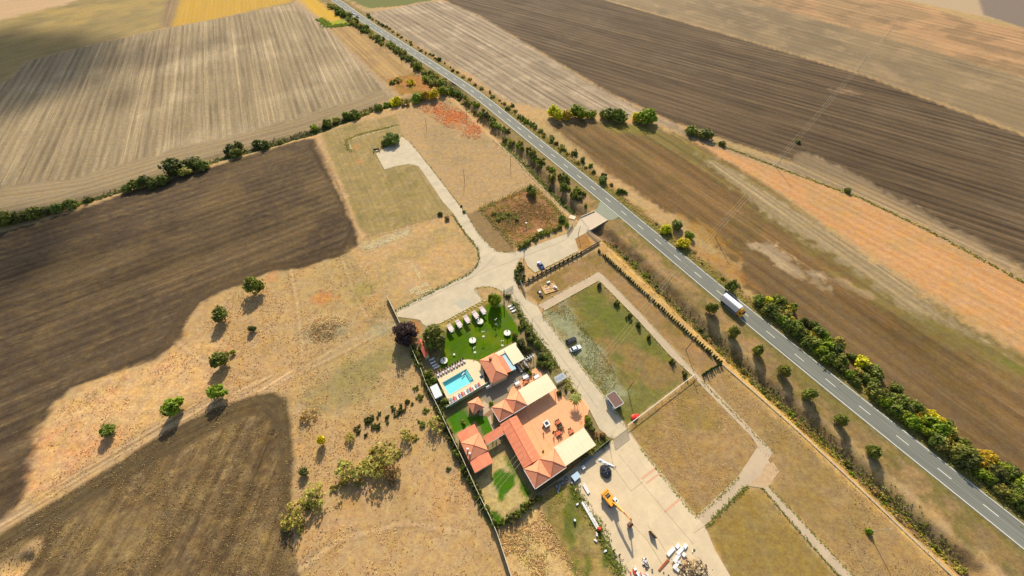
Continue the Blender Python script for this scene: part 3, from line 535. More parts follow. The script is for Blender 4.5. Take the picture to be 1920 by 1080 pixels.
md = MB()
for k in range(-k0 + 1, 60):
    s = s0 + k * 11.9
    if s > _cum[-1] - 10: break
    q = [road_at(s - 1.9, -0.13), road_at(s + 1.9, -0.13), road_at(s + 1.9, 0.13), road_at(s - 1.9, 0.13)]
    md.add([(p[0], p[1], 0.062) for p in q], [(0, 1, 2, 3)])
tag(md.build('centre_line', LINE), kind='structure')
WEDGE = M('worn_asphalt', A(150, 150, 126), 0.9, 0.12, 0.5)
sheet('road_apron', WL([(1115.5, 396), (1139.5, 413), (1150, 412), (1163, 405), (1152, 396), (1127, 372), (1122, 386)]), 0.045, WEDGE)
# ------------------------------------------------------------------ bridge over the ditch
CONC = M('grey_concrete', A(196, 184, 158), 0.9, 0.15, 1.0, 0.1)
CREAM = M('cream_concrete', A(228, 210, 170), 0.85, 0.12, 1.2)
bp_ = WL([(1088, 408), (1115.5, 396), (1139.5, 413), (1107, 432)])
t = thing('bridge', 'short concrete slab bridge carrying the access road over the roadside ditch', 'bridge', (*bp_[0], 0))
loc = [(p[0] - bp_[0][0], p[1] - bp_[0][1]) for p in bp_]
MB().prism(loc, -0.35, 0.055).build('deck', M('bridge_deck', A(214, 190, 160), 0.9, 0.08, 0.8), t)
for a, b in ((loc[0], loc[1]), (loc[3], loc[2])):
    mx, my = (a[0] + b[0]) / 2, (a[1] + b[1]) / 2; an = math.atan2(b[1] - a[1], b[0] - a[0]); ln = math.hypot(b[0] - a[0], b[1] - a[1])
    MB().box((mx, my, 0.3), (ln - 0.5, 0.3, 0.5), an).build('kerb', CREAM, t)
    MB().box((mx, my, -1.2), (ln - 0.3, 0.35, 1.7), an).build('abutment_wall', M('dark_stone', (0.12, 0.09, 0.07), 0.9, 0.3, 2), t)

# ------------------------------------------------------------------ vegetation
def leaves(n, cen, rad, size, up=0.3, seed=0, flat=1.0):
    """n leaf cards: centres cen (k,3) with radii rad, returns verts, faces"""
    g = np.random.default_rng(seed); k = g.integers(0, len(cen), n)
    d = g.normal(size=(n, 3)); d /= np.linalg.norm(d, axis=1)[:, None]
    r = rad[k][:, None] * (0.55 + 0.45 * g.random((n, 1)) ** 0.5)
    p = cen[k] + d * r * np.array([1, 1, flat])
    nrm = d + g.normal(size=(n, 3)) * 0.55; nrm[:, 2] += up; nrm /= np.linalg.norm(nrm, axis=1)[:, None]
    a = np.cross(nrm, g.normal(size=(n, 3))); a /= np.linalg.norm(a, axis=1)[:, None] + 1e-9; b = np.cross(nrm, a)
    s = (size * (0.6 + 0.8 * g.random((n, 1))))
    V = np.stack([p - a * s, p - b * s * 0.55 + nrm * s * 0.1, p + a * s, p + b * s * 0.55 + nrm * s * 0.1], 1)
    return V.reshape(-1, 3), np.arange(n * 4).reshape(n, 4)
def mesh_np(name, V, Fq, mat):
    me = bpy.data.meshes.new(name); nq = len(Fq); me.vertices.add(len(V)); me.loops.add(nq * 4); me.polygons.add(nq)
    me.vertices.foreach_set('co', V.astype(np.float32).ravel()); me.loops.foreach_set('vertex_index', Fq.astype(np.int32).ravel())
    me.polygons.foreach_set('loop_start', np.arange(0, nq * 4, 4, dtype=np.int32)); me.polygons.foreach_set('loop_total', np.full(nq, 4, np.int32))
    me.update(calc_edges=True); me.materials.append(mat); return me
def crown_mesh(seed, n=1100, k=16, size=0.13, spread=0.62, cr=0.36, low=0.25):
    g = np.random.default_rng(seed); c = g.normal(size=(k, 3)); c /= np.linalg.norm(c, axis=1)[:, None]; c *= (g.random((k, 1)) ** 0.4) * spread
    c[:, 2] = np.abs(c[:, 2]) * 0.9 + low - 0.1; c[:, 0] *= 0.8 + 0.4 * g.random(); c[0] = (0, 0, 0.5)
    rad = cr * (0.6 + 0.7 * g.random(k)); V, Fq = leaves(n, c, rad, size, seed=seed)
    V[:, 2] = np.maximum(V[:, 2], 0.02); return mesh_np('crown', V, Fq, FOL)
CR = [crown_mesh(s) for s in range(6)]                                              # dense small
CRL = [crown_mesh(s + 20, 4200, 34, 0.075, 0.7, 0.27) for s in range(3)]            # large trees
CRS = [crown_mesh(s + 40, 420, 16, 0.10, 0.85, 0.3) for s in range(3)]              # thin, see-through
def low_mesh(seed):
    g = np.random.default_rng(seed); c = g.normal(size=(9, 3)) * 0.45; c[:, 2] = np.abs(c[:, 2]) * 0.45 + 0.15; c = np.clip(c, -0.8, 0.8)
    V, Fq = leaves(420, c, 0.32 * (0.6 + 0.7 * g.random(9)), 0.17, seed=seed); V[:, 2] = np.maximum(V[:, 2], 0); return mesh_np('shrub', V, Fq, FOL)
SH = [low_mesh(s + 60) for s in range(6)]
def thuja_mesh(seed, n=420):
    g = np.random.default_rng(seed); t_ = np.linspace(0.05, 0.93, 14); c = np.stack([g.normal(size=14) * 0.04, g.normal(size=14) * 0.04, t_], 1)
    rad = 0.19 * np.sin(np.clip((1 - t_) * 1.7 + 0.12, 0, math.pi / 2)); V, Fq = leaves(n, c, rad, 0.07, up=0.1, seed=seed, flat=0.6); return mesh_np('thuja', V, Fq, FOL)
TH = [thuja_mesh(s + 80) for s in range(3)]
def trunk_mesh(seed):
    g = random.Random(seed); m = MB(); m.tube((0, 0, -0.05), (0.02, 0.01, 0.45), 0.055, 0.035, 7)
    for i in range(5):
        a = i * 1.26 + g.random(); z = 0.25 + 0.1 * g.random(); m.tube((0.01, 0, z), (math.cos(a) * 0.34, math.sin(a) * 0.34, z + 0.3 + 0.15 * g.random()), 0.025, 0.008, 5)
    return m.mesh('trunk', BARK)
TK = [trunk_mesh(s) for s in range(3)]
GREENS = dict(dark=(82, 86, 36), green=(102, 110, 38), lime=(116, 130, 28), yellow=(178, 166, 26), olive=(142, 134, 60), dry=(140, 112, 66), purple=(70, 54, 50), mid=(104, 108, 42), conifer=(64, 80, 38), gold=(158, 136, 36))
def gcol(kind, j=0.12):
    r = random.Random(len(bpy.data.objects)); c = [lin(v) * 1.5 for v in GREENS[kind]]; f = 1 + r.uniform(-j, j)
    return (c[0] * f * (1 + r.uniform(-j, j)), c[1] * f, c[2] * f, 1)
def tree(px, rpx, kind, label, hf=1.5, meshes=None, name='tree', cat='tree', group=None, world=None, r=None, parts=True, trunk=True, lift=0.12):
    rr = r or rpx * mpp(*px); h = rr * hf
    x, y = world or W(px[0], px[1], h * 0.5); z = zp(x, y); rz = random.uniform(0, 6.28)
    if not parts:
        o = inst(name, random.choice(meshes or SH), None, (x, y, z - 0.05), (0, 0, rz), (rr * random.uniform(0.9, 1.15), rr * random.uniform(0.9, 1.1), h)); o.color = gcol(kind)
        return tag(o, label, cat, group)
    t_ = thing(name, label, cat, (x, y, z - 0.05), rz, group)
    sx_ = rr * random.uniform(0.82, 1.25)
    c = inst('crown', random.choice(meshes or CR), t_, (0, 0, h * lift), (0, 0, 0), (sx_, rr, h * (0.98 - lift))); c.color = gcol(kind)
    if trunk: inst('trunk', random.choice(TK), t_, (0, 0, 0), (0, 0, 0), (sx_, rr, h))
    return t_
ORD = ['first', 'second', 'third', 'fourth', 'fifth', 'sixth', 'seventh', 'eighth', 'ninth', 'tenth', 'eleventh', 'twelfth', 'thirteenth', 'fourteenth', 'fifteenth', 'sixteenth', 'seventeenth', 'eighteenth', 'nineteenth']
TENS = {2: 'twenty', 3: 'thirty', 4: 'forty', 5: 'fifty', 6: 'sixty', 7: 'seventy', 8: 'eighty', 9: 'ninety'}
def nth(i):
    if i < 19: return ORD[i]
    n = i + 1; t_, u = divmod(n, 10)
    if n >= 100: return 'hundred and ' + nth(n - 101) if n > 100 else 'hundredth'
    return (TENS[t_][:-1] + 'ieth') if u == 0 else TENS[t_] + '-' + ORD[u - 1]

# trees standing alone in the dry meadow on the left
for px, r, k, lb, hf in (((475, 534), 20, 'green', 'large bushy green tree on the corner of the dark ploughed field', 1.35), ((413, 590), 17, 'mid', 'round dark green tree left of the rubble mound in the meadow', 1.4),
        ((411, 674), 18, 'mid', 'grey green tree in the middle of the sandy slope', 1.4), ((436, 660), 6, 'lime', 'tiny bright green bush beside the grey green tree', 1.3),
        ((407, 734), 17, 'lime', 'bright lime green tree at the tip of the lower dark field', 1.4), ((323, 761), 20, 'lime', 'round light green tree beside the track above the lower field', 1.4),
        ((199, 808), 16, 'green', 'small low green tree furthest left on the sandy slope', 1.2), ((601, 824), 10, 'yellow', 'small bright yellow tree with a thin trunk in the dry meadow', 2.2),
        ((472, 617), 9, 'dark', 'small dark shrub below the big corner tree', 1.2), ((576, 780), 16, 'dry', 'brown withered bush right of the lower field tip', 1.0),
        ((569, 884), 10, 'dark', 'small dark bush at the right edge of the lower field', 1.4), ((815, 797), 18, 'olive', 'olive green tree leaning over the outside of the long fence', 1.5),
        ((552, 962), 26, 'olive', 'pale olive tree lowest in the picture at the field edge', 1.5), ((590, 930), 26, 'olive', 'wide pale olive tree with a long shadow below the meadow', 1.5),
        ((655, 885), 26, 'olive', 'pale olive tree left of the widest olive thicket', 1.5), ((714, 862), 34, 'olive', 'widest yellowish olive tree in the dry meadow', 1.3),
        ((655, 818), 11, 'olive', 'small thin olive tree right of the yellow tree', 1.8), ((762, 815), 14, 'olive', 'thin olive tree between the olive thicket and the fence', 1.6),
        ((690, 875), 20, 'olive', 'low olive tree joining the two widest ones', 1.4), ((735, 885), 18, 'dry', 'brownish bare tree under the widest olive tree', 1.3)):
    tree(px, r * 1.05, k, lb, hf * (1.3 if k not in ('olive', 'dry') else 0.9), CRS if k in ('olive', 'dry') else None, lift=0.25 if k not in ('olive', 'dry') else 0.1)
tree((758, 622), 27, 'purple', 'big dark purple leaved tree at the west corner of the concrete yard', 1.75, CRL)
tree((814, 630), 26, 'mid', 'big rounded green tree between the red roofed shed and the lawn', 1.7, CRL)
tree((926, 562), 17, 'lime', 'bright green tree at the top corner of the bright lawn', 2.2, CRL)
tree((945, 551), 6, 'conifer', 'slim dark conifer beside the entrance gate of the yard', 5.0, TH, trunk=False)
tree((735, 258), 20, 'green', 'bushy green tree casting shade on the old concrete pad', 0.9, CRL)
tree((722, 266), 12, 'green', 'lower green tree at the left end of the old concrete pad', 0.9, CRL)
# grove and bushes by the junction
for px, r, k, lb in (((1042, 210), 20, 'yellow', 'yellow green round tree first of the clump beyond the road'), ((1062, 214), 15, 'gold', 'golden tree between the two roundest of the clump'), ((1085, 208), 20, 'lime', 'broad lime green tree second large one of the clump'),
        ((1108, 214), 13, 'lime', 'smaller lime tree at the middle of the clump'), ((1140, 211), 18, 'green', 'green tree at the start of the right half of the clump'), ((1160, 214), 20, 'green', 'widest green tree of the clump beyond the road'),
        ((1192, 218), 13, 'yellow', 'small yellow tree squeezed between two green ones'), ((1216, 215), 24, 'lime', 'largest tree at the right end of the clump'), ((1297, 243), 14, 'green', 'dark green tree first of the pair on the field edge'),
        ((1324, 250), 15, 'mid', 'dark green tree second of the pair on the field edge'), ((1355, 268), 8, 'mid', 'small bush on the field edge right of the pair'), ((1497, 264), 6, 'green', 'tiny bush at the foot of the pole in the ploughed field'),
        ((1590, 356), 8, 'mid', 'small bush on the dark line between two far fields'), ((1270, 422), 16, 'mid', 'dark green tree tallest of the three beside the road'), ((1248, 428), 14, 'yellow', 'yellow tree leftmost of the three beside the road'),
        ((1282, 455), 15, 'yellow', 'bright yellow tree lowest of the three beside the road'), ((1293, 440), 12, 'lime', 'lime bush right of the three roadside trees'), ((1131, 335), 11, 'green', 'round green bush across the road from the fenced plot'),
        ((1169, 358), 6, 'green', 'small green bush between the road and the brown field'), ((997, 357), 16, 'green', 'round green bush at the top corner of the fenced weedy plot'), ((1053, 408), 9, 'green', 'dark green bush at the right corner of the fenced weedy plot'),
        ((825, 400), 6, 'dark', 'small dark bush left of the straight concrete drive'), ((838, 408), 7, 'dry', 'brown bush left of the straight concrete drive'), ((870, 396), 4, 'mid', 'small bush right of the straight concrete drive'), ((865, 386), 3, 'dark', 'tiny bush right of the straight concrete drive')):
    tree(px, r, k, lb, 1.15)
# hedgerow between the two big left fields
hr = [((8, 408), 22, 'mid'), ((35, 405), 16, 'dark'), ((60, 398), 17, 'mid'), ((85, 394), 13, 'dark'), ((103, 389), 14, 'mid'), ((130, 380), 14, 'mid'), ((165, 370), 10, 'dark'), ((235, 352), 11, 'mid'), ((250, 345), 14, 'mid'), ((270, 338), 16, 'dark'), ((282, 346), 12, 'dark'), ((302, 336), 15, 'mid'), ((322, 308), 26, 'dark'), ((345, 320), 13, 'olive'), ((358, 304), 18, 'dark'), ((378, 308), 14, 'mid'),
      ((430, 276), 15, 'dark'), ((447, 272), 14, 'dark'), ((440, 284), 13, 'mid'), ((482, 266), 13, 'dark'), ((495, 268), 13, 'dark'), ((520, 262), 8, 'mid'), ((588, 236), 9, 'lime'), ((611, 227), 12, 'green'), ((628, 222), 8, 'olive'), ((648, 214), 11, 'green'), ((664, 210), 14, 'green'), ((685, 206), 8, 'olive'), ((708, 198), 11, 'green'), ((724, 192), 9, 'lime'), ((742, 186), 14, 'yellow'), ((760, 190), 9, 'olive'), ((780, 182), 13, 'lime'), ((797, 178), 12, 'gold'), ((814, 176), 14, 'yellow'), ((830, 170), 12, 'lime'), ((845, 166), 12, 'green'),
      ((770, 152), 8, 'yellow'), ((798, 144), 9, 'lime'), ((812, 150), 10, 'olive'), ((826, 156), 11, 'green'), ((745, 148), 7, 'olive'), ((735, 152), 6, 'mid')]
tone = dict(mid='mid green', dark='dark green', olive='olive', lime='lime green', green='fresh green', yellow='yellowish', gold='golden', dry='brown')
for i, (px, r, k) in enumerate(hr):
    tree(px, r, k, '%s tree of the left field hedgerow, %s counted from the left picture edge' % (tone[k], nth(i)), 1.3, group='trees of the long field hedgerow', parts=r >= 11)
# scattered dark weeds, orchard rows, roadside
for i in range(30):
    u = i / 29 + random.uniform(-0.05, 0.05); px = (668 + u * 100 + random.uniform(-8, 8), 812 - u * 55 + random.uniform(-14, 12))
    tree(px, random.uniform(3, 5.5), 'dark', '%s small dark upright weed bush of the loose patch in the dry meadow' % nth(i), 1.7, SH, 'shrub', 'shrub', 'dark weed bushes in the meadow', parts=False)
for i, (px, r, k) in enumerate([((790, 792), 8, 'mid'), ((778, 820), 7, 'olive'), ((797, 770), 6, 'mid'), ((640, 905), 9, 'olive'), ((672, 905), 8, 'olive'), ((625, 915), 8, 'olive'), ((560, 990), 10, 'olive'), ((535, 985), 12, 'olive'), ((575, 945), 9, 'mid'), ((745, 850), 9, 'olive'), ((700, 845), 10, 'olive'), ((786, 742), 7, 'mid'), ((780, 728), 6, 'green'), ((735, 905), 7, 'dry'), ((840, 880), 5, 'dark'), ((640, 870), 9, 'olive')]):
    tree(px, r, k, '%s low yellowish meadow shrub between lower dark field and west fence' % nth(i), 1.0, SH, 'shrub', 'shrub', 'low shrubs of the dry meadow', parts=False)
orch = [(1337, 578), (1373, 533), (1378, 621), (1423, 655), (1473, 694), (1520, 738), (1580, 787), (1640, 845)]
for i, px in enumerate(orch):
    tree(px, 12.5, 'mid', 'round young tree in the verge left of the road, %s below the lorry' % nth(i), 2.5, lift=0.14, group='young trees along the road ditch')
for i, px in enumerate([(1056, 347), (1075, 362), (1098, 385), (1035, 330)]):
    tree(px, 7 if i != 2 else 3, 'mid', 'upright dark tree near the bridge, %s from the small bush by it' % nth(i), 2.6, group='upright trees before the bridge', parts=False, meshes=TH if i == 9 else SH)
def in_lorry(s): return False
bridge_s = road_s(W(1145, 400)); i = 0; rs = random.Random(3)
s = road_s(W(640, 8)); n_ = 0
while s < bridge_s - 14:
    off = rs.uniform(-13.5, -8.0); x, y, _ = road_at(s, off); far = s < bridge_s - 150
    tree(None, None, rs.choice(['mid', 'green', 'dark', 'olive', 'green', 'lime'] if not far else ['mid', 'green', 'olive']), '%s wild shrub of the left roadside thicket from its far end' % nth(n_), rs.uniform(1.1, 1.6), SH, 'shrub', 'shrub', 'shrubs between road and property above the bridge', world=(x, y), r=rs.uniform(1.3, 3.0) * (1.25 if far else 0.9), parts=False)
    s += rs.uniform(1.6, 4.6) if not far else rs.uniform(2, 5); n_ += 1
s = road_s(W(700, 25)); n_ = 0
while s < bridge_s - 30:
    x, y, _ = road_at(s, rs.uniform(6.5, 9.5))
    tree(None, None, rs.choice(['mid', 'green', 'dark', 'olive']), '%s low shrub on the field side from the far end of the road' % nth(n_), rs.uniform(1.0, 1.4), SH, 'shrub', 'shrub', 'shrubs on the far side of the road', world=(x, y), r=rs.uniform(0.9, 2.2), parts=False)
    s += rs.uniform(4, 10); n_ += 1
s = road_s(W(960, 200)); n_ = 0
while s < bridge_s - 4:
    x, y, _ = road_at(s, rs.uniform(7, 12))
    tree(None, None, rs.choice(['mid', 'green', 'dark', 'lime']), '%s leafy shrub beside the road below the clump of lime trees' % nth(n_), 1.3, SH, 'shrub', 'shrub', 'leafy shrubs across the road', world=(x, y), r=rs.uniform(1.0, 2.3), parts=False)
    s += rs.uniform(2.5, 9); n_ += 1
s = bridge_s + 18; n_ = 0
while s < road_s(W(1430, 575)):
    x, y, _ = road_at(s, rs.uniform(6.5, 11))
    tree(None, None, rs.choice(['mid', 'olive', 'dark']), '%s small shrub across the road between the three trees and the lorry' % nth(n_), 1.2, SH, 'shrub', 'shrub', 'small shrubs opposite the ditch', world=(x, y), r=rs.uniform(0.7, 1.5), parts=False)
    s += rs.uniform(5, 11); n_ += 1
s = road_s(W(1425, 560)); n_ = 0; s_end = road_s(W(1920, 1009)) + 40
while s < s_end:
    dens = min(1, (s - road_s(W(1425, 560))) / 25)
    for o in ((rs.uniform(7.0, 8.8), rs.uniform(10.5, 12.5)) + ((rs.uniform(13.5, 16.5),) if rs.random() < 0.8 else ()) if rs.random() < 0.45 + dens * 0.6 else (rs.uniform(8.5, 15),)):
        x, y, _ = road_at(s + rs.uniform(-1, 1), o)
        kk = rs.choice(['green', 'mid', 'dark', 'green', 'mid', 'lime', 'olive', 'gold' if o > 10 else 'green', 'yellow' if o > 12 else 'dark'])
        tree(None, None, kk, '%s tree, %s, in the dense roadside belt going down from the lorry' % (nth(n_), tone[kk]), rs.uniform(1.2, 1.7), None, 'tree', 'tree', 'trees of the dense roadside belt', world=(x, y), r=rs.uniform(2.0, 3.7), parts=True); n_ += 1
    s += rs.uniform(2.2, 3.4)
# bushes in the ditch
dl = resample(DITCH, 1.0); n_ = 0; k = 0
while k < len(dl):
    x, y = dl[k]; sx0 = x + rs.uniform(-2.4, 1.5); sy0 = y + rs.uniform(-2.0, 1.0)
    if math.hypot(x - W(1112, 420)[0], y - W(1112, 420)[1]) > 9 and (y < 140 or rs.random() < 0.4):
        tree(None, None, rs.choice(['mid', 'olive', 'lime', 'dark', 'dry', 'olive']), '%s scrubby bush along the bottom of the roadside ditch from above' % nth(n_), 1.0, SH, 'shrub', 'shrub', 'scrub in the ditch', world=(sx0, sy0), r=rs.uniform(0.6, 1.5), parts=False); n_ += 1
    k += int(rs.uniform(2, 5)) if y < 120 else int(rs.uniform(3, 8))
# small street trees round the green parking meadow, thujas
for i, px in enumerate([(1124, 533), (1158, 567), (1179, 591), (1196, 608), (1217, 631), (1262, 678), (1285, 699)]):
    tree(px, 5.5, 'dark', 'small dark young tree at the edge of the parking meadow, %s from its top corner' % nth(i), 2.4, SH, 'shrub', 'shrub', 'young trees along the loop path', parts=False)
def thuja_row(a, b, step, h, phrase, grp):
    A_, B_ = W(*a), W(*b); d = math.hypot(B_[0] - A_[0], B_[1] - A_[1]); n = int(d / step)
    for i in range(n + 1):
        x = A_[0] + (B_[0] - A_[0]) * i / n + random.uniform(-0.1, 0.1); y = A_[1] + (B_[1] - A_[1]) * i / n + random.uniform(-0.1, 0.1)
        hh = h * random.uniform(0.8, 1.15); w_ = hh * random.uniform(0.95, 1.25)
        o = inst('thuja', random.choice(TH), None, (x, y, zp(x, y) - 0.05), (0, 0, random.uniform(0, 6)), (w_, w_, hh)); o.color = gcol('conifer', 0.2)
        tag(o, '%s narrow evergreen %s' % (nth(i), phrase), 'shrub', grp)
thuja_row((1122, 472), (1350, 681), 1.05, 1.9, 'of the long row beside the ditch, counted from the bridge', 'evergreens of the long row')
thuja_row((1349, 684), (1317, 704), 0.9, 2.0, 'of the short row across the plot, counted from the long row', 'evergreens of the short row')
for i in range(13):
    u = i / 12; x, y = W(991 + u * 98, 527 - u * 51, 0); o = inst('thuja', random.choice(TH), None, (x, y, 0), (0, 0, i), (2.2, 2.2, 2.0)); o.color = gcol('conifer')
    tag(o, '%s narrow evergreen along the wall below the yard, counted from the main gate' % nth(i), 'shrub', 'evergreens along the yard wall')
# oval hedge island
for i, px in enumerate([(974, 497), (973, 504), (972, 511), (975, 518), (978, 524)]):
    tree(px, 9, 'dark', '%s rounded bush of the dark oval hedge at the junction, counted from its top' % nth(i), 1.1, name='hedge_bush', cat='shrub', group='bushes of the oval hedge', parts=False, meshes=SH)
# plants behind the fenced plot along the yard
for i, px in enumerate([(975, 462), (984, 457), (990, 452), (1003, 446), (1012, 440), (1020, 436), (1030, 434), (1040, 430), (1050, 424), (1062, 420), (985, 460), (940, 405), (955, 400), (970, 408), (925, 398), (935, 410)]):
    tree(px, 6 if i < 11 else 5, rs.choice(['green', 'lime', 'mid']) if i < 11 else 'olive', ('%s leafy bush along the shaded south side of the fenced plot' if i < 11 else '%s scraggy bush inside the fenced weedy plot') % nth(i if i < 11 else i - 11), 1.5, name='shrub', cat='shrub', parts=False, group='bushes round the fenced plot')
# hedge inside the long west fence
wf = [(771, 655), (786, 690), (800, 725), (818, 765), (838, 815), (858, 862), (880, 905), (905, 955), (928, 990), (950, 975), (975, 957), (1003, 938)]
wl = resample(WL(wf), 1.35); n_ = 0
for x, y in wl:
    big = y > 60
    tree(None, None, rs.choice(['mid', 'green', 'dark', 'green'] ), '%s bush of the hedge inside the long west fence, counted from the purple tree' % nth(n_), 1.5 if big else 2.3, SH, 'hedge_bush', 'shrub', 'bushes of the west hedge', world=(x + rs.uniform(0.2, 1.0), y + rs.uniform(0, 0.6)), r=rs.uniform(1.1, 1.7) if big else rs.uniform(1.0, 1.4), parts=False); n_ += 1
yd = [((790, 650), 9, 'green'), ((783, 665), 8, 'mid'), ((805, 700), 9, 'green'), ((812, 712), 8, 'green'), ((828, 735), 7, 'green'), ((832, 752), 8, 'mid'), ((842, 748), 6, 'green'), ((838, 762), 7, 'green'), ((870, 790), 6, 'olive'), ((920, 755), 5, 'lime'), ((976, 645), 14, 'dark'), ((996, 638), 10, 'dark'), ((990, 655), 10, 'dark'), ((965, 628), 8, 'mid'), ((1008, 645), 9, 'green'), ((1013, 668), 10, 'dark'), ((1023, 670), 8, 'green'), ((1020, 683), 10, 'dark'), ((1012, 680), 7, 'mid'), ((1028, 682), 6, 'lime'), ((985, 668), 6, 'dark'), ((976, 612), 6, 'mid'), ((982, 604), 5, 'mid'), ((990, 625), 7, 'dark'), ((1000, 628), 5, 'mid'), ((1031, 690), 5, 'green'), ((1060, 728), 5, 'mid'), ((1048, 738), 6, 'dark'), ((1072, 730), 4, 'olive'),
      ((1102, 785), 8, 'lime'), ((1106, 795), 8, 'green'), ((1112, 805), 8, 'mid'), ((1100, 795), 6, 'olive'), ((1118, 815), 6, 'dry'), ((1130, 815), 7, 'dry'), ((985, 610), 6, 'green'), ((990, 620), 7, 'green'), ((996, 632), 6, 'mid'), ((978, 600), 4, 'green'), ((973, 590), 4, 'green'), ((952, 555), 5, 'dark'), ((961, 571), 4, 'mid'), ((986, 692), 6, 'dark'), ((996, 700), 6, 'mid')]
near = [('shed', (793, 655)), ('white box shelter', (818, 733)), ('pool deck', (860, 715)), ('lawn', (900, 630)), ('pool house', (925, 690)), ('cream roofed annex', (965, 665)), ('main path', (1040, 680)), ('terrace', (1040, 780)), ('white panel shelter', (1050, 708)), ('gate', (1148, 822)), ('south wing', (1090, 830)), ('small kiosk', (890, 760))]
seen = {}
for px, r, k in yd:
    nm = min(near, key=lambda q: math.hypot(q[1][0] - px[0], q[1][1] - px[1]))[0]; key = (k, nm); seen[key] = seen.get(key, 0) + 1
    tree(px, r, k, '%s garden bush near the %s, %s such from the top' % (tone[k], nm, nth(seen[key] - 1)), 1.7, group='garden bushes', name='garden_bush', cat='shrub', parts=r > 6)
# palm-like tree by the path
def palm(px, label, r=2.0, h=3.2):
    x, y = W(*px, h); t_ = thing('palm', label, 'palm', (x, y, 0)); MB().tube((0, 0, 0), (0.1, 0, h), 0.16, 0.11, 8).build('trunk', BARK, t_)
    for i in range(16):
        a = i * 2.4; m_ = MB(); pts = []
        for j in range(6):
            u = j / 5; rr = r * u; pts.append((math.cos(a) * rr, math.sin(a) * rr, h + (0.9 * u - 1.5 * u * u) * (0.6 + 0.5 * ((i * 7) % 5) / 5)))
        sx_, sy_ = -math.sin(a), math.cos(a); V = []
        for j, p in enumerate(pts): w = 0.32 * math.sin(math.pi * (0.15 + 0.8 * j / 5)); V += [(p[0] + sx_ * w, p[1] + sy_ * w, p[2] - 0.08), p, (p[0] - sx_ * w, p[1] - sy_ * w, p[2] - 0.08)]
        m_.add(V, [(3 * j, 3 * j + 1, 3 * j + 4, 3 * j + 3) for j in range(5)] + [(3 * j + 1, 3 * j + 2, 3 * j + 5, 3 * j + 4) for j in range(5)])
        o = m_.build('frond', FOL, t_); o.color = gcol('mid')
    return t_
palm((1079, 747), 'spiky palm with a round head where the path meets the terrace', 2.3, 3.6)

# ------------------------------------------------------------------ ground cover that nobody could count
def scatter(name, pts_w, rad, n, size, kind, h=0.3, seed=1, jit=1.0):
    """leaf tufts spread along a line of world points"""
    g = np.random.default_rng(seed); P = np.array(resample(pts_w, 0.5)); k = g.integers(0, len(P), n)
    c = P[k] + g.normal(size=(n, 2)) * rad * jit; z = zf(c[:, 0], c[:, 1]); nn = 5
    V = []; 
    cen = np.stack([c[:, 0], c[:, 1], z + h * 0.3], 1); V, Fq = leaves(n * nn, cen, np.full(n, h), size, up=0.5, seed=seed, flat=0.7)
    me = mesh_np(name, V, Fq, FOL); o = bpy.data.objects.new(name, me); COL.objects.link(o); o.color = gcol(kind, 0); o['kind'] = 'stuff'; return o
scatter('hedgerow_undergrowth', WL([(0, 420), (120, 388), (240, 352), (330, 322), (430, 292), (590, 246), (700, 204), (838, 170)]), 1.3, 3600, 0.42, 'dark', 0.8, 11)
scatter('verge_weeds', WL([(848, 402), (872, 437), (896, 466), (898, 486), (893, 501), (875, 516), (810, 547), (743, 582)]), 0.35, 900, 0.16, 'green', 0.28, 12)
scatter('verge_weeds', WL([(755, 256), (770, 268), (806, 312), (843, 360), (877, 404), (893, 432), (912, 456), (930, 471), (962, 474)]), 0.25, 450, 0.13, 'green', 0.25, 13)
scatter('verge_weeds', WL([(1202, 842), (1250, 902), (1305, 970), (1345, 935), (1384, 895)]), 0.3, 420, 0.13, 'olive', 0.25, 14)
scatter('verge_weeds', WL([(1323, 990), (1345, 965), (1400, 912)]), 0.4, 300, 0.14, 'green', 0.3, 15)
scatter('verge_weeds', WL([(1075, 912), (1084, 930), (1100, 957), (1120, 985), (1132, 1004), (1142, 1038), (1165, 1075)]), 0.8, 1100, 0.17, 'green', 0.35, 16)
scatter('verge_weeds', WL([(1018, 594), (1070, 662), (1107, 710), (1133, 745), (1170, 795)]), 0.25, 300, 0.12, 'olive', 0.2, 17)
scatter('ditch_weeds', WL([(1130, 450), (1180, 492), (1250, 560), (1350, 650), (1480, 770), (1640, 912), (1800, 1060)]), 1.0, 900, 0.24, 'gold', 0.35, 18)
scatter('ditch_weeds', WL([(1140, 448), (1190, 490), (1262, 560), (1360, 650), (1490, 768), (1650, 908), (1810, 1056)]), 1.3, 1800, 0.24, 'mid', 0.35, 28)
scatter('verge_weeds', WL([(1316, 714), (1432, 832), (1449, 846)]), 0.25, 260, 0.13, 'olive', 0.2, 51)
scatter('verge_weeds', WL([(1443, 912), (1520, 995), (1600, 1080)]), 0.25, 320, 0.13, 'olive', 0.2, 52); scatter('verge_weeds', WL([(1573, 1080), (1500, 998), (1430, 916)]), 0.25, 260, 0.13, 'green', 0.2, 53)
scatter('verge_weeds', WL([(1008, 572), (1122, 509), (1133, 517), (1205, 591), (1302, 696)]), 0.2, 420, 0.12, 'olive', 0.16, 54); scatter('verge_weeds', WL([(1021, 583), (1122, 527), (1197, 602), (1255, 666), (1297, 704)]), 0.2, 420, 0.12, 'green', 0.16, 55)
scatter('verge_weeds', WL([(825, 607), (905, 564), (890, 541), (920, 537), (942, 547)]), 0.2, 260, 0.12, 'olive', 0.16, 56); scatter('verge_weeds', WL([(1084, 471), (1003, 512), (988, 498)]), 0.2, 200, 0.13, 'olive', 0.2, 57)
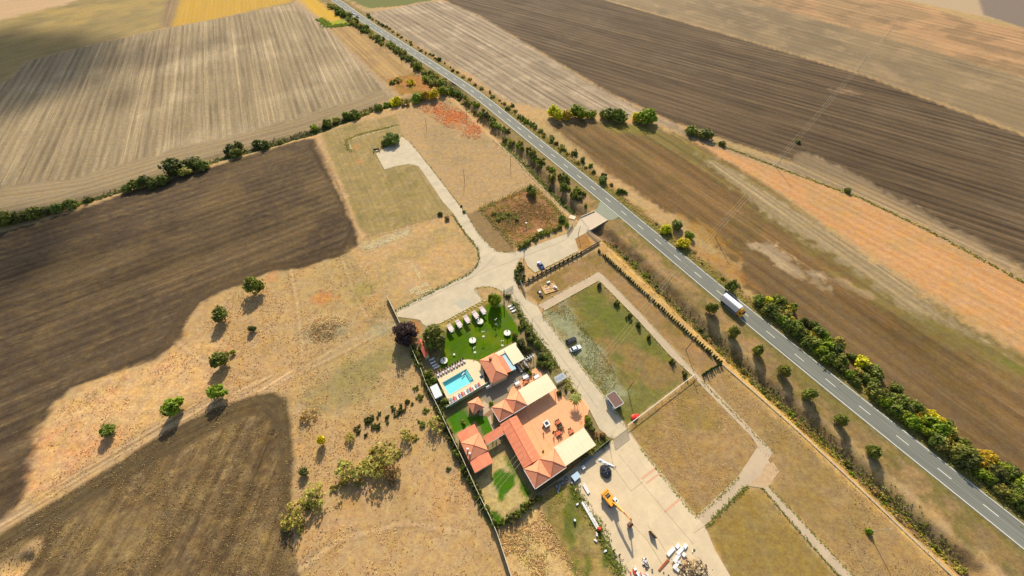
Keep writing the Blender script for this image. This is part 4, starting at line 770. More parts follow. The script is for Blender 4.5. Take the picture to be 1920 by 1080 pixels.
scatter('path_side_plants', WL([(964, 566), (978, 592), (1000, 625), (1016, 648), (1030, 668), (1042, 690)]), 0.8, 900, 0.2, 'mid', 0.4, 58); scatter('path_side_plants', WL([(1056, 700), (1070, 726), (1082, 742)]), 0.8, 260, 0.18, 'olive', 0.3, 59)
scatter('wall_side_plants', WL([(1084, 850), (1110, 838), (1138, 826)]), 0.8, 500, 0.2, 'mid', 0.5, 60)
scatter('ditch_weeds', WL([(940, 262), (985, 305), (1030, 350), (1075, 395)]), 1.3, 1200, 0.3, 'green', 0.5, 19)
scatter('plot_weeds', WL([(905, 392), (960, 366), (1000, 350), (1062, 412), (1010, 436), (966, 460), (930, 420), (902, 392)]), 0.9, 1300, 0.22, 'olive', 0.45, 20)
scatter('plot_weeds', WL([(930, 400), (950, 410), (965, 405)]), 2.2, 420, 0.24, 'mid', 0.6, 61)
scatter('plot_weeds', WL([(930, 400), (960, 430), (990, 380), (1030, 410), (960, 385)]), 3.2, 2600, 0.2, 'dry', 0.4, 21)
scatter('field_edge_weeds', WL([(600, 36), (617, 50), (662, 45)]), 1.8, 700, 0.7, 'lime', 0.6, 22)
scatter('stone_wall_weeds', WL([(650, 262), (652, 280), (664, 284)]), 0.6, 160, 0.25, 'olive', 0.3, 23); scatter('stone_wall_weeds', WL([(648, 262), (680, 250), (748, 234)]), 0.6, 300, 0.25, 'olive', 0.3, 24)
scatter('field_edge_weeds', WL([(1340, 268), (1480, 322), (1620, 374), (1760, 442), (1920, 530)]), 0.5, 800, 0.36, 'olive', 0.35, 25)
scatter('road_edge_weeds', [road_at(s_, 6.8)[:2] for s_ in np.arange(bridge_s - 120, road_s(W(1920, 1009)), 4)], 1.4, 3000, 0.22, 'olive', 0.35, 26)
def tufts(name, px_poly, n, size, kind, h, seed):
    g = np.random.default_rng(seed); poly = WL(px_poly); xs = [p[0] for p in poly]; ys = [p[1] for p in poly]
    x = g.uniform(min(xs), max(xs), n * 3); y = g.uniform(min(ys), max(ys), n * 3); ok = (sdf(x, y, poly) > 0) & (fbm(x, y, 9, seed) > (0.02 if n > 9999 else -0.06)); x = x[ok][:n]; y = y[ok][:n]
    cen = np.stack([x, y, zf(x, y) + h * 0.3], 1); V, Fq = leaves(len(x) * 3, cen, np.full(len(x), h), size, up=0.4, seed=seed, flat=0.8)
    me = mesh_np(name, V, Fq, FOL); o = bpy.data.objects.new(name, me); COL.objects.link(o); o.color = gcol(kind, 0); o['kind'] = 'stuff'
GREENS['rust'] = (190, 112, 62); GREENS['straw'] = (176, 144, 98); GREENS['tan'] = (136, 114, 76)
tufts('dry_grass', [(560, 510), (690, 460), (745, 600), (760, 660), (860, 880), (950, 1080), (565, 1080), (550, 860), (545, 750), (500, 735), (300, 810), (110, 930), (60, 940), (110, 762), (340, 650), (420, 550)], 12000, 0.17, 'straw', 0.16, 31)
tufts('dry_weeds', [(560, 510), (690, 460), (745, 600), (760, 660), (860, 880), (950, 1080), (565, 1080), (550, 860), (545, 750), (500, 735)], 2000, 0.15, 'dry', 0.22, 39)
tufts('dry_weeds', [(110, 930), (60, 940), (110, 762), (340, 650), (420, 550), (540, 520), (500, 720), (300, 810)], 900, 0.16, 'dry', 0.24, 40)
tufts('dry_grass', [(1180, 802), (1300, 708), (1420, 838), (1306, 966)], 2600, 0.12, 'straw', 0.1, 32)
tufts('dry_grass', [(1352, 684), (1800, 1085), (1610, 1085), (1326, 716)], 3000, 0.12, 'tan', 0.1, 33)
tufts('dry_grass', [(1005, 932), (1075, 905), (1172, 1085), (1000, 1085), (930, 1000)], 2200, 0.12, 'olive', 0.14, 34)
tufts('dry_grass', [(745, 212), (838, 184), (1010, 330), (900, 385)], 3500, 0.14, 'straw', 0.12, 35)
tufts('gravel_weeds', [(1017, 592), (1060, 570), (1100, 620), (1150, 690), (1170, 740), (1133, 744), (1070, 660)], 4200, 0.13, 'mid', 0.08, 41)
tufts('gravel_weeds', [(1017, 592), (1060, 570), (1100, 620), (1150, 690), (1170, 740), (1133, 744), (1070, 660)], 3000, 0.13, 'straw', 0.07, 42)
tufts('orange_weeds', [(780, 200), (840, 184), (900, 235), (905, 265), (860, 255)], 1800, 0.25, 'rust', 0.2, 36)
tufts('mound_scrub', [(578, 625), (590, 600), (620, 590), (655, 600), (650, 620), (625, 642), (590, 645)], 1300, 0.16, 'straw', 0.25, 37)
tufts('straw_stubble', [(935, 1005), (1005, 940), (1022, 965), (1090, 1085), (960, 1085)], 2600, 0.15, 'straw', 0.2, 43)
tufts('crop_residue', F4[:14] + [(562, 1080), (60, 1080)], 9000, 0.16, 'tan', 0.09, 38)

# ------------------------------------------------------------------ buildings
def rect(pts, z, ang=ANG):
    P = WL(pts, z); ux, uy = math.cos(ang), math.sin(ang)
    a = sorted(p[0] * ux + p[1] * uy for p in P); b = sorted(-p[0] * uy + p[1] * ux for p in P)
    a0, a1 = (a[0] + a[1]) / 2, (a[-1] + a[-2]) / 2; b0, b1 = (b[0] + b[1]) / 2, (b[-1] + b[-2]) / 2
    u, v = (a0 + a1) / 2, (b0 + b1) / 2
    return (u * ux - v * uy, u * uy + v * ux, (a1 - a0) / 2, (b1 - b0) / 2)
TILE = M('terracotta_roof', A(244, 156, 114), 0.8, 0.15, 0.9, 0.1, 0.2, stripes=(0, 0.34, 0.06))
TILE2 = M('terracotta_roof_worn', A(236, 140, 102), 0.8, 0.2, 0.8, 0.1, 0.2, stripes=(R(90), 0.34, 0.06))
RIDGE = M('ridge_tile', A(206, 116, 82), 0.8, 0.12, 2)
CANV = M('cream_canvas', A(246, 230, 188), 0.75, 0.07, 0.5, 0.03, 0.2, stripes=(0, 1.2, 0.012))
WALLM = M('cream_wall', A(214, 196, 160), 0.9, 0.1, 1)
WHITE = M('white_paint', A(244, 240, 232), 0.5, 0.04, 2)
GLASSD = M('dark_glass', (0.03, 0.04, 0.05), 0.08, 0.05, 1, 0, 0.6)
WOOD = M('brown_wood', (0.12, 0.06, 0.03), 0.7, 0.2, 5)
TERR = M('terrace_tiles', A(252, 178, 126), 0.8, 0.13, 0.8, 0.03, 0.25)
def pyramid(mb, x0, x1, y0, y1, z, h, ov=0.0):
    cx, cy = (x0 + x1) / 2, (y0 + y1) / 2; t_ = 0.14
    mb.add([(x0, y0, z), (x1, y0, z), (x1, y1, z), (x0, y1, z), (cx, cy, z + h), (x0, y0, z - t_), (x1, y0, z - t_), (x1, y1, z - t_), (x0, y1, z - t_)],
           [(0, 1, 4), (1, 2, 4), (2, 3, 4), (3, 0, 4), (5, 6, 1, 0), (6, 7, 2, 1), (7, 8, 3, 2), (8, 5, 0, 3), (8, 7, 6, 5)])
    return mb
def ridges(mb, segs, r=0.09):
    for a, b in segs: mb.tube(a, b, r, n=5)
    return mb
def openings(t, hl, hw, h, sides='ab', doorx=0.0):
    """windows (frame and pane) and a door on the long walls of a box hl x hw"""
    for sgn in (-1, 1):
        n = max(1, int(hl * 2 / 2.6))
        for i in range(n):
            x = -hl + (i + 0.5) * 2 * hl / n
            if sgn == -1 and i == n // 2:
                d = MB().box((x, sgn * (hw + 0.02), 1.05), (1.0, 0.08, 2.1)).build('door', WOOD, t); MB().box((x + 0.38, sgn * (hw + 0.08), 1.0), (0.12, 0.06, 0.05)).build('handle', WHITE, d)
            else:
                w_ = MB().box((x, sgn * (hw + 0.02), 1.55), (1.2, 0.08, 1.1)).build('window', WHITE, t); MB().box((x, sgn * (hw + 0.05), 1.55), (1.04, 0.06, 0.94)).build('pane', GLASSD, w_)
EH = 3.2
# north wing and south wing of the restaurant: two tent roofs each
def wing(pts, label, grp=None):
    cx, cy, hl, hw = rect(pts, EH); t = thing('restaurant_wing', label, 'building', (cx, cy, 0), ANG)
    MB().box((0, 0, EH / 2 - 0.05), (2 * hl - 0.8, 2 * hw - 0.8, EH - 0.1)).build('wall', WALLM, t); openings(t, hl - 0.4, hw - 0.4, EH)
    for s_ in (-1, 1):
        x0, x1 = (-hl, 0) if s_ < 0 else (0, hl)
        r_ = pyramid(MB(), x0, x1, -hw, hw, EH, 1.7).build('tent_roof', TILE, t); c = ((x0 + x1) / 2, 0, EH + 1.72)
        ridges(MB(), [((x0, -hw, EH), c), ((x1, -hw, EH), c), ((x1, hw, EH), c), ((x0, hw, EH), c)], 0.07).build('ridge_cap', RIDGE, r_)
    g = MB(); g.box((0, -hw - 0.07, EH - 0.05), (2 * hl, 0.12, 0.12)); g.build('gutter', WHITE, t)
    g = MB(); g.box((-hl - 0.07, 0, EH - 0.05), (0.12, 2 * hw, 0.12)); g.build('gutter', WHITE, t)
    return t
wing([(921.7, 763.3), (973, 733), (987.5, 759), (936.7, 792.5)], 'restaurant wing with two terracotta tent roofs nearer the pool')
wing([(982.5, 880), (1040, 841), (1060.8, 875), (1004, 918)], 'restaurant wing with two terracotta tent roofs at the south garden corner')
def canopy(pts, z, label, mat=CANV, name='canopy', slope=0.25, posts=3):
    cx, cy, hl, hw = rect(pts, z); t = thing(name, label, 'canopy', (cx, cy, 0), ANG)
    f = MB(); n = 14; V = []; F = []
    for i in range(n + 1):
        x = -hl + 2 * hl * i / n; sag = -0.012 * math.sin(math.pi * ((i * 2) % 4) / 4)
        for j, y in enumerate((-hw, 0, hw)): V.append((x, y, z + sag - slope * (0.5 - (y + hw) / (2 * hw)) + (0.06 if j == 1 else 0)))
    k = len(V); V += [(a, b, c - 0.07) for a, b, c in V]
    for i in range(n):
        for j in range(2): a = i * 3 + j; F += [(a, a + 3, a + 4, a + 1), (k + a, k + a + 1, k + a + 4, k + a + 3)]
    F += [(i * 3, k + i * 3, k + i * 3 + 3, i * 3 + 3) for i in range(n)] + [(i * 3 + 2, i * 3 + 5, k + i * 3 + 5, k + i * 3 + 2) for i in range(n)]
    F += [(0, 1, k + 1, k), (1, 2, k + 2, k + 1), (n * 3 + 1, n * 3, k + n * 3, k + n * 3 + 1), (n * 3 + 2, n * 3 + 1, k + n * 3 + 1, k + n * 3 + 2)]
    f.add(V, F); f.build('roof_fabric', mat, t)
    for i in range(posts):
        for y in (-hw + 0.15, hw - 0.15):
            MB().box((-hl + 0.3 + (2 * hl - 0.6) * i / (posts - 1), y, (z - 0.3) / 2), (0.14, 0.14, z - 0.3)).build('post', WHITE, t)
    b = MB(); b.box((0, -hw + 0.15, z - 0.25), (2 * hl - 0.3, 0.12, 0.16)); b.build('beam', WHITE, t); b = MB(); b.box((0, hw - 0.15, z - 0.2), (2 * hl - 0.3, 0.12, 0.16)); b.build('beam', WHITE, t)
    return t
canopy([(973.3, 732.5), (1025, 699), (1043.3, 728), (988.3, 760)], 3.3, 'long cream terrace canopy beside the path shading the courtyard', posts=5)
canopy([(1040, 840), (1093.3, 800.8), (1117.5, 833.3), (1060.8, 875)], 3.3, 'long cream terrace canopy along the south wall near the gate', posts=5)
canopy([(947.5, 658), (966.7, 641), (981, 673), (961.7, 685)], 3.0, 'small cream canopy beside the bar house at the lawn corner')
canopy([(928, 664), (966, 640.5), (970, 647), (932, 672)], 2.9, 'narrow cream canopy strip between the bar house and the lawn', slope=0.1)
# middle hall with a gable roof
A3 = R(-60)
cx, cy, hl, hw = rect([(937.5, 796), (968, 777.5), (1014, 857), (982.5, 879)], 3.4, A3)
t = thing('restaurant_hall', 'long gabled terracotta hall joining the two tent roofed wings', 'building', (cx, cy, 0), A3)
MB().box((0, 0, 1.5), (2 * hl - 0.4, 2 * hw - 1.0, 3.0)).build('wall', WALLM, t); openings(t, hl - 0.4, hw - 0.5, 3)
rf = MB(); zr, ze, zt = 3.75, 3.1, 0.12
rf.add([(-hl, -hw, ze), (hl, -hw, ze), (hl, 0, zr), (-hl, 0, zr), (-hl, hw, ze), (hl, hw, ze), (-hl, -hw, ze - zt), (hl, -hw, ze - zt), (hl, hw, ze - zt), (-hl, hw, ze - zt)],
       [(0, 1, 2, 3), (3, 2, 5, 4), (6, 7, 1, 0), (4, 5, 8, 9), (9, 8, 7, 6), (0, 3, 4, 9, 6), (1, 7, 8, 5, 2)])
r_ = rf.build('roof', TILE2, t); ridges(MB(), [((-hl, 0, zr), (hl, 0, zr))], 0.1).build('ridge_cap', RIDGE, r_)
for i in range(9):
    x = -hl + 2 * hl * (i + 0.5) / 9; ridges(MB(), [((x, -hw, ze + 0.01), (x, 0, zr)), ((x, 0, zr), (x, hw, ze + 0.01))], 0.025).build('roof_seam', RIDGE, r_)
# link roof
cx, cy, hl, hw = rect([(906.7, 820), (940, 796), (947.5, 812), (912.5, 833)], 3.0)
t = thing('covered_passage', 'low terracotta roofed passage linking the west house to the hall', 'building', (cx, cy, 0), ANG)
MB().add([(-hl, -hw, 2.85), (hl, -hw, 2.85), (hl, hw, 3.2), (-hl, hw, 3.2), (-hl, -hw, 2.7), (hl, -hw, 2.7), (hl, hw, 3.05), (-hl, hw, 3.05)], [(0, 1, 2, 3), (7, 6, 5, 4), (4, 5, 1, 0), (5, 6, 2, 1), (6, 7, 3, 2), (7, 4, 0, 3)]).build('roof', TILE2, t)
MB().box((0, -hw - 0.06, 2.75), (2 * hl, 0.1, 0.14)).build('gutter', WHITE, t)
for x in (-hl + 0.3, 0, hl - 0.3):
    for y in (-hw + 0.2, hw - 0.2): MB().box((x, y, 1.35), (0.2, 0.2, 2.7)).build('post', WHITE, t)
# west house
cx, cy, hl, hw = rect([(856.7, 813), (889, 794), (925, 865), (891, 887.5)], 3.4, A3)
t = thing('house', 'terracotta roofed house standing alone beside the long west fence', 'building', (cx, cy, 0), A3)
MB().box((0, 0, 1.55), (2 * hl - 0.7, 2 * hw - 0.7, 3.1)).build('wall', WALLM, t); openings(t, hl - 0.35, hw - 0.35, 3)
MB().add([(-hl, -hw, 3.1), (hl, -hw, 3.1), (hl, 0, 3.3), (-hl, 0, 3.3), (-hl, hw, 3.1), (hl, hw, 3.1), (-hl, -hw, 2.95), (hl, -hw, 2.95), (hl, hw, 2.95), (-hl, hw, 2.95)],
       [(0, 1, 2, 3), (3, 2, 5, 4), (6, 7, 1, 0), (4, 5, 8, 9), (9, 8, 7, 6), (0, 3, 4, 9, 6), (1, 7, 8, 5, 2)]).build('lower_roof', TILE2, t)
pr = pyramid(MB(), -hl * 0.52, hl * 0.42, -hw - 0.12, hw + 0.12, 3.35, 1.25).build('tent_roof', TILE, t); px_ = -hl * 0.05
ridges(MB(), [((-hl * 0.52, -hw - 0.12, 3.35), (px_, 0, 4.62)), ((hl * 0.42, -hw - 0.12, 3.35), (px_, 0, 4.62)), ((hl * 0.42, hw + 0.12, 3.35), (px_, 0, 4.62)), ((-hl * 0.52, hw + 0.12, 3.35), (px_, 0, 4.62))], 0.07).build('ridge_cap', RIDGE, pr)
for x in (-0.35, 1.1): MB().lathe([(0.26, 3.45), (0.26, 4.3), (0.36, 4.32), (0.36, 4.45), (0.05, 4.6)], (x, -hw * 0.7, 0), 10).build('vent', WHITE, t)
# kiosk
cx, cy, hl, hw = rect([(876, 756), (896.7, 743), (907.5, 762.5), (887.5, 776.7)], 2.8)
t = thing('kiosk', 'small square kiosk with a terracotta tent roof beside the pool wall', 'kiosk', (cx, cy, 0), ANG)
MB().box((0, 0, 1.3), (2 * hl - 0.7, 2 * hw - 0.7, 2.6)).build('wall', WALLM, t); openings(t, hl - 0.35, hw - 0.35, 3)
pr = pyramid(MB(), -hl, hl, -hw, hw, 2.8, 1.5).build('tent_roof', TILE, t)
ridges(MB(), [((sx_ * hl, sy_ * hw, 2.8), (0, 0, 4.32)) for sx_ in (-1, 1) for sy_ in (-1, 1)], 0.06).build('ridge_cap', RIDGE, pr)
# pool bar house
cx, cy, hl, hw = rect([(898, 676), (927.5, 661), (952.5, 704), (923, 719.6)], 3.3, A3)
t = thing('bar_house', 'hipped terracotta house with a chimney between pool and small canopies', 'building', (cx, cy, 0), A3)
MB().box((0, 0, 1.6), (2 * hl - 0.7, 2 * hw - 0.7, 3.2)).build('wall', WALLM, t); openings(t, hl - 0.35, hw - 0.35, 3)
rz_, zt = 4.9, 3.15; q = hw * 0.95
hip = MB().add([(-hl, -hw, 3.3), (hl, -hw, 3.3), (hl, hw, 3.3), (-hl, hw, 3.3), (-hl + q, 0, rz_), (hl - q, 0, rz_), (-hl, -hw, zt), (hl, -hw, zt), (hl, hw, zt), (-hl, hw, zt)],
       [(0, 1, 5, 4), (1, 2, 5), (2, 3, 4, 5), (3, 0, 4), (6, 7, 1, 0), (7, 8, 2, 1), (8, 9, 3, 2), (9, 6, 0, 3), (9, 8, 7, 6)]).build('roof', TILE, t)
ridges(MB(), [((-hl + q, 0, rz_), (hl - q, 0, rz_))] + [((sx_ * hl, sy_ * hw, 3.3), (sx_ * (hl - q), 0, rz_)) for sx_ in (-1, 1) for sy_ in (-1, 1)], 0.07).build('ridge_cap', RIDGE, hip)
MB().box((-hl * 0.6, 0.4, 4.7), (0.8, 0.8, 1.6)).build('chimney', M('chimney_brick', A(206, 120, 96), 0.9, 0.2, 5), hip)
MB().add([(-hl + 0.5, hw, 3.05), (hl - 1.2, hw, 3.05), (hl - 1.2, hw + 2.0, 2.6), (-hl + 0.5, hw + 2.0, 2.6), (-hl + 0.5, hw, 2.9), (hl - 1.2, hw, 2.9), (hl - 1.2, hw + 2.0, 2.45), (-hl + 0.5, hw + 2.0, 2.45)], [(0, 1, 2, 3), (7, 6, 5, 4), (4, 5, 1, 0), (5, 6, 2, 1), (6, 7, 3, 2), (7, 4, 0, 3)]).build('lean_to_roof', TILE2, t)
BLUE = M('pale_blue_sheet', A(176, 210, 214), 0.4, 0.05, 2, 0, 0.5, stripes=(R(-60), 0.5, 0.05))
MB().box(((-hl + hl - 0.7) / 2, hw + 3.0, 2.52), (2 * hl - 1.7, 1.9, 0.06)).build('pale_blue_awning', BLUE, t)
for x in (-hl + 0.6, 0, hl - 1.3): MB().tube((x, hw + 3.8, 0), (x, hw + 3.8, 2.5), 0.05).build('post', WHITE, t)
# red roofed shed, white box shelter, gate booth, panel shelter
cx, cy, hl, hw = rect([(781.7, 640), (790, 634), (804, 665), (796, 670)], 2.6, A3)
t = thing('shed', 'narrow shed with a red pitched roof between purple tree and lawn', 'shed', (cx, cy, 0), A3)
MB().box((0, 0, 1.15), (2 * hl - 0.3, 2 * hw - 0.3, 2.3)).build('wall', WALLM, t)
MB().add([(-hl, -hw, 2.3), (hl, -hw, 2.3), (hl, 0.1, 2.9), (-hl, 0.1, 2.9), (-hl, hw, 2.6), (hl, hw, 2.6)], [(0, 1, 2, 3), (3, 2, 5, 4), (0, 3, 4), (1, 5, 2), (0, 4, 5, 1)]).build('roof', M('red_roof', A(214, 110, 84), 0.8, 0.16, 2), t)
MB().box((0, -hw + 0.13, 1.0), (0.9, 0.06, 1.9)).build('door', WOOD, t)
cx, cy, hl, hw = rect([(806, 727.5), (818, 718), (830, 740), (817, 748)], 2.4, A3)
t = thing('storage_container', 'white flat roofed box shelter between pool deck and long fence', 'shed', (cx, cy, 0), A3)
MB().box((0, 0, 1.2), (2 * hl - 0.1, 2 * hw - 0.1, 2.3)).build('wall', M('grey_panel', A(180, 184, 180), 0.6, 0.05), t); MB().box((0, 0, 2.4), (2 * hl, 2 * hw, 0.12)).build('roof', M('white_roof', A(226, 228, 224), 0.5, 0.05, 1), t)
MB().box((0, hw - 0.02, 1.05), (0.9, 0.08, 2.0)).build('door', GLASSD, t)
cx, cy, hl, hw = rect([(1136, 741.7), (1152.5, 733), (1170, 756.7), (1153, 765)], 2.8, A3)
t = thing('guard_booth', 'small booth with a brown flat roof and white trim beside the main path', 'booth', (cx, cy, 0), A3)
MB().box((0, 0, 1.35), (2 * hl - 0.5, 2 * hw - 0.5, 2.7)).build('wall', WHITE, t)
MB().box((0, 0, 2.84), (2 * hl - 0.1, 2 * hw - 0.1, 0.08)).build('roof', M('brown_roofing', A(128, 98, 86), 0.9, 0.15, 3, stripes=(0, 0.3, 0.08)), t)
for y in (-hw, hw): MB().box((0, y, 2.82), (2 * hl + 0.1, 0.12, 0.2)).build('trim', WHITE, t)
for x in (-hl, hl): MB().box((x, 0, 2.82), (0.12, 2 * hw - 0.12, 0.2)).build('trim', WHITE, t)
w_ = MB().box((0, -hw + 0.24, 1.6), (2.6, 0.06, 1.0)).build('window', GLASSD, t); MB().box((0, -hw + 0.1, 1.05), (2.8, 0.3, 0.06)).build('counter', WHITE, t)
d = MB().box((hl - 0.24, 0, 1.05), (0.06, 0.9, 2.1)).build('door', WOOD, t); MB().box((hl - 0.18, 0.32, 1.0), (0.05, 0.12, 0.05)).build('handle', WHITE, d)
cx, cy, hl, hw = rect([(1039, 708), (1056, 698), (1063, 708), (1043, 718)], 1.6)
t = thing('panel_shelter', 'low white slanted panel with faint grey strokes beside the path', 'shelter', (cx, cy, 0), ANG)
MB().add([(-hl, -hw, 1.1), (hl, -hw, 1.1), (hl, hw, 2.0), (-hl, hw, 2.0), (-hl, -hw, 1.0), (hl, -hw, 1.0), (hl, hw, 1.9), (-hl, hw, 1.9)], [(0, 1, 2, 3), (7, 6, 5, 4), (4, 5, 1, 0), (5, 6, 2, 1), (6, 7, 3, 2), (7, 4, 0, 3)]).build('panel', WHITE, t)
GREY = M('grey_line', A(170, 158, 150), 0.8)
for k, (a, b, r0) in enumerate(((-1.2, 0.2, 0.25), (-0.1, 0.0, 0.3), (1.0, 0.1, 0.3))):
    m_ = MB(); zz = lambda y: 1.1 + 0.9 * (y + hw) / (2 * hw) + 0.03
    pts = [(a + math.cos(q_) * r0 * 1.2, b + math.sin(q_) * r0, zz(b + math.sin(q_) * r0)) for q_ in np.linspace(0.6, 5.6, 9)]; m_.path(pts, 0.035, 4); m_.build('stroke', GREY, t)
for x in (-hl + 0.2, hl - 0.2):
    for y, h_ in ((-hw + 0.1, 1.0), (hw - 0.1, 1.85)): MB().box((x, y, h_ / 2), (0.1, 0.1, h_)).build('post', WOOD, t)
# wagon wheel behind it
x, y = W(1052, 722); t = thing('wagon_wheel', 'old wooden wagon wheel leaning behind the white slanted panel', 'wheel', (x, y, 0.75), R(10)); t.rotation_euler = (R(62), 0, R(10))
m_ = MB(); m_.path([(math.cos(a) * 0.95, math.sin(a) * 0.95, 0) for a in np.linspace(0, 2 * math.pi, 19)], 0.06); m_.build('rim', WOOD, t)
for k in range(8): MB().tube((0, 0, 0), (math.cos(k * math.pi / 4) * 0.92, math.sin(k * math.pi / 4) * 0.92, 0), 0.035, n=5).build('spoke', WOOD, t)
MB().lathe([(0.14, -0.12), (0.14, 0.12)], n=10).build('hub', WOOD, t)

# ------------------------------------------------------------------ terraces, pool
sheet('terrace', WL([(962, 780), (1043, 728), (1062, 752), (1093, 747), (1105, 765), (1096, 802), (1088, 812), (1040, 842), (1016, 857), (1004, 860)]), 0.12, TERR, thick=0.14)
sheet('terrace', WL([(950, 748), (958, 728), (985, 706), (1004, 690), (1014, 696), (1022, 702), (975, 735), (958, 748)]), 0.10, TERR, thick=0.12)
sheet('terrace', WL([(905, 780), (935, 755), (958, 742), (962, 750), (935, 768), (915, 782)]), 0.05, M('timber_deck', A(150, 112, 80), 0.8, 0.2, 2, stripes=(ANG, 0.5, 0.25)), thick=0.06)
sheet('paving', WL([(892, 770), (908, 752), (918, 760), (922, 790), (930, 808), (925, 810), (912, 778), (900, 780)]), 0.03, PATH)
sheet('paving', WL([(905, 722), (930, 722), (950, 706), (980, 690), (985, 704), (958, 728), (948, 748), (915, 760), (900, 742)]), 0.028, M('dark_paving', A(150, 134, 110), 0.9, 0.15, 1))
JNT_SHD = M('joint_and_shadow', A(206, 128, 84), 0.9)
for a, b in (((1000, 791), (1035, 843)), ((1082, 748), (1090, 800)), ((1092, 752), (1096, 795)), ((985, 772), (1020, 852))):  # tile joints, plus the street lamp's cast shadow painted as a strip
    p, q_ = W(*a), W(*b); an = math.atan2(q_[1] - p[1], q_[0] - p[0]); ln = math.hypot(q_[0] - p[0], q_[1] - p[1])
    tag(MB().box(((p[0] + q_[0]) / 2, (p[1] + q_[1]) / 2, 0.13), (ln, 0.07, 0.012), an).build('terrace_joint_shadow', JNT_SHD), kind='structure')
DZ = 1.1
PX, PY, PHL, PHW = rect([(830, 717.5), (875, 691), (888, 715), (841.7, 740)], DZ, R(34.0)); PA = R(34.0)
ploc = lambda u, v: (PX + u * math.cos(PA) - v * math.sin(PA), PY + u * math.sin(PA) + v * math.cos(PA))
DECK = M('pool_deck_stone', A(244, 214, 170), 0.85, 0.06, 0.9, 0.03, 0.2)
deck = WL([(816.7, 703), (866.7, 676), (876, 674), (886, 674.5), (896, 678), (904, 686), (907, 697), (907, 708), (912, 722), (843, 757)], DZ)
sheet('pool_deck', deck, DZ, DECK, hole=[ploc(*p) for p in ((-PHL, -PHW), (PHL, -PHW), (PHL, PHW), (-PHL, PHW))], thick=None)
m_ = MB(); n = len(deck)
for i in range(n): a, b = deck[i], deck[(i + 1) % n]; m_.add([(a[0], a[1], 0), (b[0], b[1], 0), (b[0], b[1], DZ - 0.004), (a[0], a[1], DZ - 0.004)], [(0, 1, 2, 3)])
tag(m_.build('retaining_wall', CREAM), kind='structure')
POOLT = M('pool_tiles', A(150, 244, 236), 0.4, 0.05, 2)
t = thing('swimming_pool', 'rectangular turquoise swimming pool sunk in the cream deck', 'pool', (PX, PY, 0), PA)
b = MB(); zb = 0.1
b.add([(-PHL, -PHW, zb), (PHL, -PHW, zb), (PHL, PHW, zb), (-PHL, PHW, zb), (-PHL, -PHW, DZ - 0.01), (PHL, -PHW, DZ - 0.01), (PHL, PHW, DZ - 0.01), (-PHL, PHW, DZ - 0.01)], [(0, 1, 2, 3), (0, 4, 5, 1), (1, 5, 6, 2), (2, 6, 7, 3), (3, 7, 4, 0)]); b.build('basin', POOLT, t)
for i in range(3): MB().box((PHL - 0.25 - i * 0.3, PHW * 0.1, zb + 0.75 - i * 0.2), (0.3, 2 * PHW * 0.8, 0.12)).build('step', POOLT, t)
MB().box((PHL * 0.62, PHW - 0.9, DZ - 0.22), (1.5, 0.35, 0.1), R(20)).build('ladder_platform', WHITE, t)
wm = bpy.data.materials.new('pool_water'); wm.use_nodes = True; wt = wm.node_tree; wt.nodes.remove(wt.nodes['Principled BSDF'])
tb = N(wt, 'ShaderNodeBsdfTransparent'); tb.inputs[0].default_value = (0.9, 0.99, 1, 1); gl = N(wt, 'ShaderNodeBsdfGlossy'); gl.inputs['Roughness'].default_value = 0.05; lwf = N(wt, 'ShaderNodeLayerWeight'); lwf.inputs[0].default_value = 0.12; fr = N(wt, 'ShaderNodeMath', operation='MULTIPLY_ADD'); fr.inputs[1].default_value = 0.4; fr.inputs[2].default_value = 0.03; wt.links.new(lwf.outputs['Facing'], fr.inputs[0])
no = N(wt, 'ShaderNodeTexNoise'); no.inputs['Scale'].default_value = 2.5; bpn = N(wt, 'ShaderNodeBump'); bpn.inputs['Distance'].default_value = 0.05; bpn.inputs['Strength'].default_value = 0.3
wt.links.new(no.outputs[0], bpn.inputs['Height']); wt.links.new(bpn.outputs[0], gl.inputs['Normal']); ms = N(wt, 'ShaderNodeMixShader'); wt.links.new(fr.outputs[0], ms.inputs[0]); wt.links.new(tb.outputs[0], ms.inputs[1]); wt.links.new(gl.outputs[0], ms.inputs[2]); wt.links.new(ms.outputs[0], wt.nodes['Material Output'].inputs[0])
tag(MB().add([(-PHL, -PHW, DZ - 0.16), (PHL, -PHW, DZ - 0.16), (PHL, PHW, DZ - 0.16), (-PHL, PHW, DZ - 0.16)], [(0, 1, 2, 3)]).build('water', wm, t))
cp = MB()
for u, v, a_, b_ in ((0, PHW + 0.12, 2 * PHL + 0.5, 0.24), (0, -PHW - 0.12, 2 * PHL + 0.5, 0.24), (PHL + 0.12, 0, 0.24, 2 * PHW), (-PHL - 0.12, 0, 0.24, 2 * PHW)): MB().box((u, v, DZ + 0.02), (a_, b_, 0.05)).build('coping', CREAM, t)
# pool edge wall of green glass panels
GG = M('green_glass', A(150, 182, 140), 0.3, 0.08, 2, 0, 0.5)
a, b = W(838, 767.5), W(914, 722); an = math.atan2(b[1] - a[1], b[0] - a[0]); ln = math.hypot(b[0] - a[0], b[1] - a[1])
t = thing('glass_screen', 'green glass windbreak with pale posts along the south edge of the pool deck', 'screen', (a[0], a[1], 0), an)
nn = 8
for i in range(nn): MB().box((ln * (i + 0.5) / nn, 0, 1.1), (ln / nn - 0.1, 0.05, 1.9)).build('panel', GG, t)
for i in range(nn + 1): MB().box((ln * i / nn, 0, 1.1), (0.08, 0.1, 2.2)).build('post', WHITE, t)
MB().box((ln / 2, 0, 2.2), (ln, 0.12, 0.08)).build('top_rail', WHITE, t)

